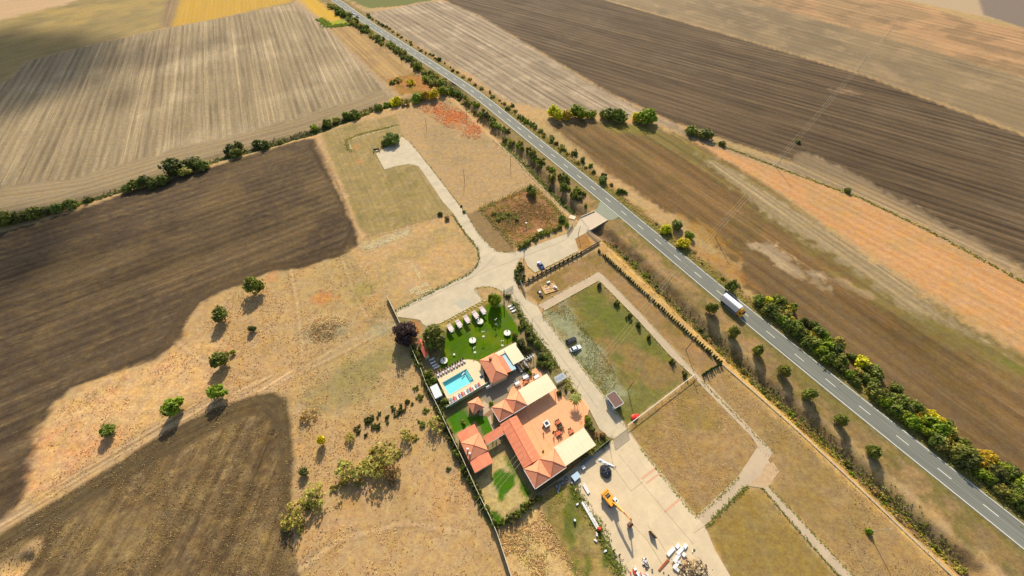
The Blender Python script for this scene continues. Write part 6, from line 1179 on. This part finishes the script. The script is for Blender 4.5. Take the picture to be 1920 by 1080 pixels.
car((1014, 497), R(-58), 'blue car parked alone in the corner of the yard', (0.03, 0.06, 0.22), None, L_=4.2)
x, y, a_ = road_at(road_s(W(671, 25)), -1.8); c = car((671, 25), 0, 'distant white car near the far end of the road', (0.7, 0.62, 0.6)); c.location = (x, y, 0.05); c.rotation_euler = (0, 0, a_); c['category'] = 'car'
x, y, a_ = road_at(road_s(W(677, 31)), -1.8); c = car((677, 31), 0, 'distant dark car behind the white one on the far road', (0.03, 0.02, 0.03), suv=True); c.location = (x, y, 0.05); c.rotation_euler = (0, 0, a_)
# lorry
sL = road_s(W(1380, 580)); x, y, a_ = road_at(sL, -0.6)
x, y = (86.4 + 90.6) / 2 + 1.05, (90.4 + 86.0) / 2 + 0.62
t = thing('lorry', 'lorry with a long white box body and an orange cab driving down the road', 'lorry', (x, y, 0.05), a_)
BOXW = M('lorry_white', (0.72, 0.73, 0.74), 0.45, 0.04, 0.6); CABO = M('cab_orange', (0.85, 0.40, 0.02), 0.35, 0.06, 1, coat=0.4); CHS = M('chassis_black', (0.03, 0.03, 0.03), 0.7, 0.1)
MB().loft([[(xx, -1.25, 1.1), (xx, 1.25, 1.1), (xx, 1.25, 3.75), (xx, 1.0, 3.95), (xx, -1.0, 3.95), (xx, -1.25, 3.75)][::-1] for xx in (-4.4, 3.6)]).build('box_body', BOXW, t)
MB().box((-0.4, 0, 3.965), (8.0, 0.05, 0.03)).build('roof_seam', M('seam_grey', (0.5, 0.5, 0.5), 0.6), t); MB().box((-4.42, 0, 2.4), (0.05, 2.3, 2.5)).build('rear_door', M('door_grey', (0.3, 0.32, 0.33), 0.5), t)
MB().box((0.2, 0, 0.85), (9.6, 0.9, 0.3)).build('chassis', CHS, t); MB().box((0.2, -1.2, 0.8), (3.0, 0.06, 0.5)).build('side_guard', CHS, t); MB().box((0.2, 1.2, 0.8), (3.0, 0.06, 0.5)).build('side_guard', CHS, t)
MB().loft([[(xx, -w_, zb_), (xx, w_, zb_), (xx, w_, zt_ - 0.2), (xx, w_ - 0.18, zt_), (xx, -w_ + 0.18, zt_), (xx, -w_, zt_ - 0.2)][::-1] for xx, w_, zb_, zt_ in ((3.8, 1.22, 0.7, 3.05), (5.1, 1.24, 0.6, 3.0), (5.75, 1.2, 0.55, 2.1), (5.95, 1.1, 0.55, 1.5))]).build('cab', CABO, t)
MB().loft([[(xx, -w_, 3.02), (xx, w_, 3.02), (xx, w_ * 0.85, zt_), (xx, -w_ * 0.85, zt_)][::-1] for xx, w_, zt_ in ((3.85, 1.05, 3.8), (4.4, 1.0, 3.6), (5.0, 0.85, 3.08))]).build('wind_deflector', CABO, t)
MB().add([(5.14, -1.05, 2.92), (5.14, 1.05, 2.92), (5.77, 1.05, 2.14), (5.77, -1.05, 2.14)], [(0, 3, 2, 1)]).build('windscreen', GLASSD, t)
for sy_ in (-1, 1):
    MB().box((4.7, sy_ * 1.24, 2.25), (0.8, 0.04, 0.7)).build('side_window', GLASSD, t); MB().box((5.3, sy_ * 1.42, 2.3), (0.12, 0.22, 0.5)).build('mirror', CHS, t); MB().box((5.93, sy_ * 0.85, 0.9), (0.08, 0.35, 0.2)).build('headlight', LAMP, t)
    for xx in (-3.2, -2.1, 4.6): wheel(t, xx, sy_ * 1.05, 0.5, 0.35)
# excavator
x, y = 29.6, 18.2; EA = R(-52)
t = thing('excavator', 'orange wheeled excavator with raised boom on the concrete apron', 'excavator', (x, y, 0.036), EA)
ORX = M('excavator_orange', (0.80, 0.33, 0.03), 0.45, 0.12, 2, coat=0.2); 
MB().box((0, 0, 0.95), (3.6, 1.6, 0.5)).build('undercarriage', CHS, t)
for xx in (-1.4, 1.4):
    for sy_ in (-1, 1): wheel(t, xx, sy_ * 1.05, 0.52, 0.4)
MB().lathe([(0.8, 1.2), (0.8, 1.4)], n=16).build('slew_ring', CHS, t)
MB().box((-0.5, -0.05, 1.85), (3.4, 2.5, 0.9), taper=0.96).build('engine_house', ORX, t); MB().box((-2.15, -0.05, 1.9), (0.5, 2.4, 1.1)).build('counterweight', ORX, t); MB().box((0.9, -0.85, 1.9), (1.5, 0.8, 0.9)).build('side_tank', ORX, t)
MB().box((-0.9, 0.0, 2.36), (1.0, 1.3, 0.1)).build('engine_grille', DARKF, t); MB().box((-0.9, 0, 2.42), (0.1, 1.2, 0.06)).build('grille_bar', M('grey_metal', (0.3, 0.3, 0.3), 0.5), t); MB().tube((-1.5, -0.7, 2.3), (-1.5, -0.7, 2.9), 0.06).build('exhaust', CHS, t)
MB().box((1.2, 0.8, 2.2), (1.5, 0.95, 1.5), taper=0.92).build('cab', GLASSD, t); MB().box((1.2, 0.8, 3.0), (1.5, 0.95, 0.1)).build('cab_roof', WHITE, t); MB().box((1.5, 0.8, 3.07), (0.45, 0.45, 0.05)).build('roof_hatch', DARKF, t)
def beam(pts, w0, h0, name, mat):
    m_ = MB()
    for (a, b), (ha, hb) in zip(zip(pts[:-1], pts[1:]), zip(h0[:-1], h0[1:])):
        m_.loft([[(a[0], -w0, a[1] - ha), (a[0], w0, a[1] - ha), (a[0], w0, a[1] + ha), (a[0], -w0, a[1] + ha)][::-1], [(b[0], -w0, b[1] - hb), (b[0], w0, b[1] - hb), (b[0], w0, b[1] + hb), (b[0], -w0, b[1] + hb)][::-1]])
    o = m_.build(name, mat, t); o.location = (0, -0.05, 0); return o
beam([(0.9, 1.9), (2.6, 3.6), (4.6, 4.5), (7.2, 5.3)], 0.2, [0.35, 0.42, 0.34, 0.2], 'boom', ORX); beam([(6.6, 5.75), (7.2, 5.2), (7.9, 2.2)], 0.16, [0.16, 0.3, 0.18], 'dipper_arm', ORX)
for sy_ in (-0.3, 0.2): MB().tube((1.5, sy_, 1.7), (4.2, sy_, 3.9), 0.08, 0.06).build('boom_ram', M('rust_brown', (0.12, 0.05, 0.03), 0.6, 0.2, 4), t)
MB().tube((4.3, -0.05, 4.95), (6.6, -0.05, 5.8), 0.07).build('arm_ram', M('grey_metal', (0.3, 0.3, 0.3)), t)
MB().loft([[(xx, -w_, z0_), (xx, w_, z0_), (xx, w_, z1_), (xx, -w_, z1_)][::-1] for xx, w_, z0_, z1_ in ((7.5, 0.55, 0.6, 2.1), (8.0, 0.6, 0.25, 2.3), (8.6, 0.6, 0.5, 1.7))]).build('bucket', M('rust_brown', (0.12, 0.05, 0.03)), t)
for k in range(4): MB().box((7.6 - 0.1, -0.45 + k * 0.3, 0.5), (0.25, 0.08, 0.12)).build('tooth', CHS, t)

# ------------------------------------------------------------------ yard clutter
def simple(name, px, label, cat, z=0.036, rot=0.0, hz=0.0, group=None): x, y = W(*px, hz); return thing(name, label, cat, (x, y, z), rot, group)
t = simple('tarpaulin_heap', (1135, 884), 'round heap under a black plastic tarpaulin on the concrete apron', 'heap', rot=0.3)
m_ = MB(); rr = random.Random(5); rg = []
for j, (r_, z_) in enumerate(((1.75, 0), (1.8, 0.5), (1.6, 0.95), (1.1, 1.2), (0.5, 1.28))): rg.append([(math.cos(2 * math.pi * i / 18) * r_ * rr.uniform(0.92, 1.06), math.sin(2 * math.pi * i / 18) * r_ * 1.1 * rr.uniform(0.92, 1.06), z_ * rr.uniform(0.85, 1.1)) for i in range(18)])
m_.loft(rg); m_.build('cover', M('black_plastic', (0.012, 0.013, 0.016), 0.35, 0.2, 3, 0.3, 0.5), t)
for i, (a_, b_) in enumerate(((-0.4, 0.9), (0.2, 0.5), (0.0, -0.7))): MB().box((a_, b_, 1.2), (0.7, 0.1, 0.05), 0.7 * i).build('batten', M('grey_sheet', A(150, 156, 160), 0.6), t)
PLS = M('white_plastic_sheet', A(232, 228, 226), 0.4, 0.1, 2, 0.4)
t = simple('plastic_sheeting', (1136, 869), 'crumpled white plastic sheeting behind the black tarpaulin heap', 'sheeting', rot=R(-25)); m_ = MB(); n = 9; V = [(-2.4 + 4.8 * i / n, -0.45 + 0.45 * j + 0.15 * rr.random(), 0.05 + rr.random() * 0.4 * (j == 1)) for i in range(n + 1) for j in range(3)]; m_.add(V, [(i * 3 + j, i * 3 + 3 + j, i * 3 + 4 + j, i * 3 + 1 + j) for i in range(n) for j in range(2)]).build('sheet', PLS, t)
def stack(px, L_, n, rot, label, mat, w=0.3, h=0.18, name='panel_stack', z=0.036, sub='panel', sp=0.05):
    t = simple(name, px, label, 'stack', z, rot)
    for i in range(n): MB().box((rr.uniform(-0.25, 0.25), (i - (n - 1) / 2) * (w + sp), h / 2 + rr.uniform(0, 0.08)), (L_ * rr.uniform(0.9, 1), w, h), rr.uniform(-0.03, 0.03)).build(sub, mat, t)
PW = M('white_beam', A(240, 232, 226), 0.6, 0.06, 2)
stack((1099, 917), 2.9, 2, R(-60), 'pair of short white beams lying near the shaded wall', PW, 0.42, 0.35); stack((1107, 966), 7.6, 3, R(-61), 'bundle of long white beams along the edge of the concrete apron', PW, 0.34, 0.25)
stack((1200, 1042), 0.1, 1, 0, 'x', PW) if False else None
slabs = [((1257, 1034), 2.9, 'longest white slab at the left of the rubble heap'), ((1268, 1046), 2.7, 'white slab in the middle of the rubble heap edge'), ((1274, 1033), 2.5, 'white slab beside the junk at the heap top'), ((1268, 1058), 2.9, 'white slab lowest on the rubble heap'), ((1270, 1024), 1.4, 'square white slab at the top of the pile'), ((1284, 1024), 1.3, 'square white slab with dark scraps at the far end'), ((1281, 1040), 1.0, 'small pale slab at the right of the pile'), ((1269, 1068), 1.0, 'small upright pale slab below the others')]
for k, (px, l_, lb) in enumerate(slabs):
    t = simple('concrete_slab', px, lb, 'slab', rot=R(36 + (k * 7) % 13) + (R(90) if k == 7 else 0), group='slabs at the rubble heap'); MB().box((0, 0, 0.35), (l_, 0.85 if l_ > 1.5 else 0.8, 0.28), ry=R(3)).build('slab', PW, t); MB().box((l_ * 0.3, 0, 0.12), (0.12, 0.7, 0.24)).build('bearer', WOOD, t); MB().box((-l_ * 0.3, 0, 0.12), (0.12, 0.7, 0.24)).build('bearer', WOOD, t)
stack((1244, 1059), 4.2, 2, R(38), 'rusty orange brown beams lying left of the white slabs', M('rust_orange', A(176, 92, 50), 0.8, 0.2, 3), 0.2, 0.2, sub='beam')
t = simple('debris_pile', (1209, 1055), 'small pile of dark and white debris on the concrete apron', 'debris')
for i in range(22): MB().box((rr.gauss(0, 0.5), rr.gauss(0, 0.6), rr.uniform(0.1, 0.6)), (rr.uniform(0.3, 0.9), rr.uniform(0.15, 0.5), rr.uniform(0.1, 0.3)), rr.uniform(0, 3), rx=rr.uniform(-0.4, 0.4)).build('scrap', rr.choice([PW, CHS, WOOD, PLS]), t)
t = simple('debris_pile', (1198, 1076), 'larger pile of red and white debris at the bottom edge', 'debris')
REDM = M('red_plastic', A(222, 62, 44), 0.5, 0.1, 3)
for i in range(30): MB().box((rr.gauss(0, 1.1), rr.gauss(0, 0.6), rr.uniform(0.1, 0.5)), (rr.uniform(0.3, 1.0), rr.uniform(0.2, 0.6), rr.uniform(0.1, 0.3)), rr.uniform(0, 3), rx=rr.uniform(-0.4, 0.4)).build('scrap', rr.choice([PW, REDM, PLS, CONC]), t)
t = simple('rubble_heap', (1296, 1066), 'mixed heap of broken rubble and dry branches at the bottom right of the apron', 'heap', 0.0)
rg = [[(math.cos(2 * math.pi * i / 22) * r_ * 4.3 * rr.uniform(0.82, 1.08), math.sin(2 * math.pi * i / 22) * r_ * 2.4 * rr.uniform(0.82, 1.08), z_ * rr.uniform(0.8, 1.2)) for i in range(22)] for r_, z_ in ((1.0, 0.0), (0.85, 0.3), (0.6, 0.65), (0.3, 0.9), (0.05, 1.0))]
MB().loft(rg).build('earth_mound', M('brown_soil', A(176, 146, 104), 0.95, 0.25, 2, 0.4), t)
for i in range(40): u = rr.gauss(0, 2.2); v = rr.gauss(0, 1.3); a_ = rr.uniform(0, 3.1); l_ = rr.uniform(0.6, 1.5); MB().tube((u - l_ * math.cos(a_), v - l_ * math.sin(a_), 0.5), (u + l_ * math.cos(a_), v + l_ * math.sin(a_), rr.uniform(0.8, 1.5)), 0.035, 0.015, 4).build('branch', BARK, t)
for i in range(90): u = rr.gauss(0, 2.3); v = rr.gauss(0, 1.8); MB().box((u, v, max(0.05, 0.95 - 0.1 * (u * u / 3 + v * v / 2))), (rr.uniform(0.2, 0.8), rr.uniform(0.15, 0.5), rr.uniform(0.1, 0.35)), rr.uniform(0, 3), rx=rr.uniform(-0.6, 0.6), ry=rr.uniform(-0.5, 0.5)).build('rubble_piece', rr.choice([CONC, STN, WOOD, M('brown_soil', A(130, 100, 68), 0.95, 0.2, 2), _mats['dark_brick']]), t)
t = simple('cement_mixer', (1122, 992), 'red drum mixer at the edge of the concrete apron', 'mixer', rot=0.6); o = MB().lathe([(0.2, -0.5), (0.45, -0.2), (0.5, 0.2), (0.3, 0.6)], n=12).build('drum', REDM, t); o.location = (0, 0, 0.85); o.rotation_euler = (0.9, 0, 0.3)
for a_ in (-0.35, 0.35): MB().tube((a_, -0.45, 0), (a_ * 0.7, 0, 0.85), 0.04).build('leg', CHS, t); MB().tube((a_, 0.45, 0), (a_ * 0.7, 0, 0.85), 0.04).build('leg', CHS, t)
t = simple('barrel', (1077, 976), 'blue plastic barrel alone on the rough grass', 'barrel', 0.0); MB().lathe([(0.32, 0), (0.38, 0.2), (0.38, 0.75), (0.33, 0.95)], n=14).build('drum', M('blue_plastic', A(84, 140, 196), 0.4, 0.05), t); MB().lathe([(0.3, 0.95), (0.3, 1.0)], n=14).build('lid', WHITE, t)
for k, (px, lb) in enumerate((((1082, 946), 'crumpled white sack at the weeds left of the long beams'), ((1119, 1003), 'white bag next to the red mixer'), ((1117, 1014), 'small white bag below the red mixer'), ((1135, 1033), 'pale bag on the weedy apron edge'), ((1079, 918), 'pinkish bucket by the shaded weeds'))):
    t = simple('sack', px, lb, 'sack', 0.05, k); MB().box((0, 0, 0.2), (0.85, 0.55, 0.4), 0.4, taper=0.7).box((0.3, 0.25, 0.14), (0.5, 0.4, 0.28), 1.2, taper=0.6).build('bag', PLS if k < 4 else M('pink_plastic', A(214, 160, 140), 0.6), t)
t = simple('leaning_board', (1222, 1003), 'thin dark board standing on edge on the concrete apron', 'board', rot=R(-48)); MB().box((0, 0, 0.9), (2.3, 0.06, 1.75)).build('board', WOOD, t); MB().box((0.6, 0.35, 0.5), (0.06, 0.7, 0.06), rx=0.8).build('strut', WOOD, t); MB().box((-0.6, 0.35, 0.5), (0.06, 0.7, 0.06), rx=0.8).build('strut', WOOD, t)
for k, px in enumerate(((1150, 1032), (1161, 1040))): t = simple('bollard', px, ['dark bollard near the left edge of the apron', 'taller dark bollard beside the left one on the apron'][k], 'bollard'); MB().tube((0, 0, 0), (0, 0, 1.6), 0.18, 0.14).build('shaft', WOOD, t); MB().lathe([(0.3, 0), (0.3, 0.1)], n=10).build('foot', CONC, t)
x, y = W(1080, 893, 0.9); t = thing('trailer', 'small trailer with a pale blue cover parked in the shade of the wall', 'trailer', (x, y, 0.036), R(36)); MB().box((0, 0, 0.6), (2.4, 1.7, 0.5)).build('bed', CHS, t); MB().box((0, 0, 0.9), (2.5, 1.8, 0.12)).build('cover', M('pale_blue_cover', A(196, 212, 226), 0.4, 0.04), t)
for sy_ in (-1, 1): wheel(t, 0, sy_ * 0.95, 0.33, 0.2)
MB().tube((-1.2, 0, 0.5), (-2.2, 0, 0.45), 0.05).build('drawbar', CHS, t)
for k, (px, lb) in enumerate((((1044, 912), 'leftmost old tyre in the shaded machinery corner'), ((1055, 906), 'middle old tyre in the shaded machinery corner'), ((1062, 898), 'small ring tyre left of the trailer'), ((1072, 904), 'dark tyre below the trailer'))):
    t = simple('old_tyre', px, lb, 'tyre', 0.05); m_ = MB(); m_.path([(math.cos(a) * 0.5, math.sin(a) * 0.5, 0.18) for a in np.linspace(0, 2 * math.pi, 15)], 0.17, 7); m_.build('tread', M('dusty_rubber', (0.12, 0.12, 0.11), 0.9), t); MB().lathe([(0.34, 0.1), (0.34, 0.22)], n=12).build('hub_plate', M('pale_dust', (0.3, 0.3, 0.28), 0.9), t)
t = simple('pipe_bundle', (1098, 866), 'pale pipes lying in the shade along the garden fence', 'pipes', rot=R(38))
for i in range(4): MB().tube((-2.6 + rr.random(), i * 0.2 - 0.3, 0.15), (2.4 + rr.random(), i * 0.2 - 0.35, 0.15), 0.08, n=6).build('pipe', M('grey_metal', (0.3, 0.3, 0.3)), t)
t = simple('crate', (1093, 877), 'white crate between trailer and pipes', 'crate', rot=0.6); MB().box((0, 0, 0.4), (1.0, 0.9, 0.75)).build('box', PW, t); MB().box((0, 0, 0.8), (1.05, 0.95, 0.06)).build('lid', PW, t)
t = simple('grey_board', (1048, 915), 'long grey board beside the leftmost tyre', 'board', rot=R(70)); MB().box((0, 0, 0.12), (2.8, 0.45, 0.1)).build('board', M('grey_sheet', A(150, 156, 160)), t); MB().box((0, 0, 0.04), (0.2, 0.5, 0.08)).build('bearer', WOOD, t)
x, y = W(1191, 781, 0.5); t = thing('slide', 'bright red plastic slide lying at the foot of the white rail fence', 'slide', (x, y, 0), R(28))
m_ = MB(); m_.loft([[(xx, -w_, 0.0), (xx, w_, 0.0), (xx, w_ * 1.05, hh), (xx, w_ * 0.6, hh * 1.25), (xx, -w_ * 0.6, hh * 1.25), (xx, -w_ * 1.05, hh)][::-1] for xx, w_, hh in ((-1.5, 0.35, 0.4), (-1.0, 0.75, 0.7), (-0.2, 0.8, 0.8), (0.5, 0.6, 0.65), (1.5, 0.3, 0.35))]); m_.build('hull', M('bright_red', (0.72, 0.045, 0.03), 0.4, 0.08, 2), t); MB().box((-0.5, 0, 1.02), (1.0, 0.6, 0.06)).build('seat', REDM, t)
# sand pit with boards
cx, cy, hl, hw = rect([(1012, 537), (1034, 527), (1048, 540), (1026, 553)], 0.2, R(22))
t = thing('sand_pit', 'wooden framed pit full of loose yellow boards below the car yard', 'sand pit', (cx, cy, 0), R(22)); YB = M('yellow_board', A(232, 190, 116), 0.8, 0.12, 2)
for sx_, sy_, a_, b_ in ((0, hw, 2 * hl + 0.2, 0.15), (0, -hw, 2 * hl + 0.2, 0.15), (hl, 0, 0.15, 2 * hw - 0.15), (-hl, 0, 0.15, 2 * hw - 0.15)): MB().box((sx_, sy_, 0.15), (a_, b_, 0.3)).build('frame_board', YB, t)
MB().box((0, 0, 0.04), (2 * hl - 0.2, 2 * hw - 0.2, 0.08)).build('sand', M('sand', A(214, 168, 110), 0.95, 0.2, 2), t)
for i in range(26): MB().box((rr.uniform(-hl + 0.8, hl - 0.8), rr.uniform(-hw + 0.7, hw - 0.7), rr.uniform(0.12, 0.3)), (rr.uniform(0.6, 1.6), 0.18, 0.05), rr.uniform(0, 3.1)).build('loose_board', rr.choice([YB, YB, M('orange_board', A(214, 150, 80), 0.8, 0.1), PW]), t)
for px, rot, lb in (((1028, 531), 0.5, 'white box bench on the wooden framed pit'), ((1041, 540), -0.7, 'pinkish white box at the right side of the pit')): t = simple('box_bench', px, lb, 'box', 0.3, rot); MB().box((0, 0, 0.3), (1.5, 0.6, 0.55)).build('box', PKC, t); MB().box((0, 0, 0.6), (1.55, 0.65, 0.05)).build('lid', PW, t)
for px, lb in (((1012, 549), 'white container with dark contents left of the pit'), ((1016, 556), 'dark and pink bundle below the white container')): t = simple('container', px, lb, 'container', 0.0, 0.4); MB().box((0, 0, 0.35), (0.9, 0.8, 0.7)).build('box', PW if 'white' in lb[:6] else DK, t); MB().box((-0.3, 0.7, 0.2), (1.2, 0.5, 0.4), 0.3).build('bundle', DARKF, t)
# flagstones of the worn ground left of the yard
fs = [MB().prism([(math.cos(a) * (0.4 + 0.1 * ((k * i) % 3)), math.sin(a) * (0.35 + 0.08 * ((k + i) % 2))) for i, a in enumerate(np.linspace(0, 2 * math.pi, 7)[:-1])], 0, 0.09).mesh('flagstone', M('flagstone', A(206, 188, 142), 0.9, 0.15, 3)) for k in (1, 2, 3)]
def flag_path(name, label, px0, px1, wid, n, grp=None):
    a, b = W(*px0), W(*px1); t = thing(name, label, 'paving', (a[0], a[1], zp(*a)), math.atan2(b[1] - a[1], b[0] - a[0])); ln = math.hypot(b[0] - a[0], b[1] - a[1]); k = 0
    nx = int(ln / 0.95); ny = max(1, int(wid / 0.9)); cells = [(i, j) for i in range(nx) for j in range(ny) if rr.random() < n]
    for i, j in cells[:290]: inst('flagstone', rr.choice(fs), t, ((i + 0.5) * 0.95 + rr.uniform(-0.15, 0.15), (j - (ny - 1) / 2) * 0.9 + rr.uniform(-0.12, 0.12), -0.02), (0, 0, rr.uniform(0, 6)), (1.05, 1.0, 1))
flag_path('stone_paving', 'broken flagstone strip along the lower edge of the upper lawn', (684, 466), (772, 434), 3.2, 0.6); flag_path('stone_paving', 'short broken flagstone strip in the middle of the meadow plot', (770, 494), (792, 524), 2.4, 0.6); flag_path('stone_paving', 'broken flagstone patch next to the yard road', (768, 548), (805, 532), 3.4, 0.8); flag_path('stone_paving', 'slabs of old paving touching the yard road', (780, 552), (812, 540), 2.2, 0.8)
flag_path('stone_paving', 'ring of stones along the ruined plot on the upper lawn', (655, 262), (748, 236), 0.9, 0.7); flag_path('stone_paving', 'short row of stones left of the ruined plot', (650, 262), (660, 284), 1.8, 0.7)
# clouds outside the picture whose shade lies over the top left fields
def cloud(c, rx, ry, rz, n, seed, nm):
    g = np.random.default_rng(seed); m_ = MB()
    for i in range(n):
        d = g.normal(size=3) * 0.42; r_ = (0.16 + 0.2 * g.random()) * ry; p = (c[0] + d[0] * rx, c[1] + d[1] * ry, c[2] + abs(d[2]) * rz)
        prof = [(max(0.01, math.sin(math.pi * k / 7)) * r_, -math.cos(math.pi * k / 7) * r_ * 0.6) for k in range(8)]; m_.lathe(prof, p, 12)
    o = m_.build(nm, CLM, smooth=True); o['kind'] = 'structure'
CLM = bpy.data.materials.new('cloud_vapour'); CLM.use_nodes = True; ct = CLM.node_tree; ct.nodes.remove(ct.nodes['Principled BSDF'])
tb = N(ct, 'ShaderNodeBsdfTransparent'); df = N(ct, 'ShaderNodeBsdfDiffuse'); df.inputs[0].default_value = (0.9, 0.9, 0.92, 1); lw = N(ct, 'ShaderNodeLayerWeight'); lw.inputs[0].default_value = 0.35
mr = N(ct, 'ShaderNodeMapRange'); mr.inputs[1].default_value = 0.0; mr.inputs[2].default_value = 1.0; mr.inputs[3].default_value = 0.2; mr.inputs[4].default_value = 0.0; ct.links.new(lw.outputs['Facing'], mr.inputs[0])
ms = N(ct, 'ShaderNodeMixShader'); ct.links.new(mr.outputs[0], ms.inputs[0]); ct.links.new(tb.outputs[0], ms.inputs[1]); ct.links.new(df.outputs[0], ms.inputs[2]); ct.links.new(ms.outputs[0], ct.nodes['Material Output'].inputs[0])
CZ = 900.0
def cloud_over(px, rx, ry, n, seed): g_ = W(*px); k_ = CZ / math.tan(R(SUN_EL)); cloud((g_[0] + math.cos(R(SUN_AZ)) * k_, g_[1] + math.sin(R(SUN_AZ)) * k_, CZ), rx, ry, 25, n, seed, 'cloud')
cloud_over((10, 92), 110, 46, 330, 4); cloud_over((-200, 150), 150, 70, 260, 5); cloud_over((-40, 450), 80, 40, 60, 6)
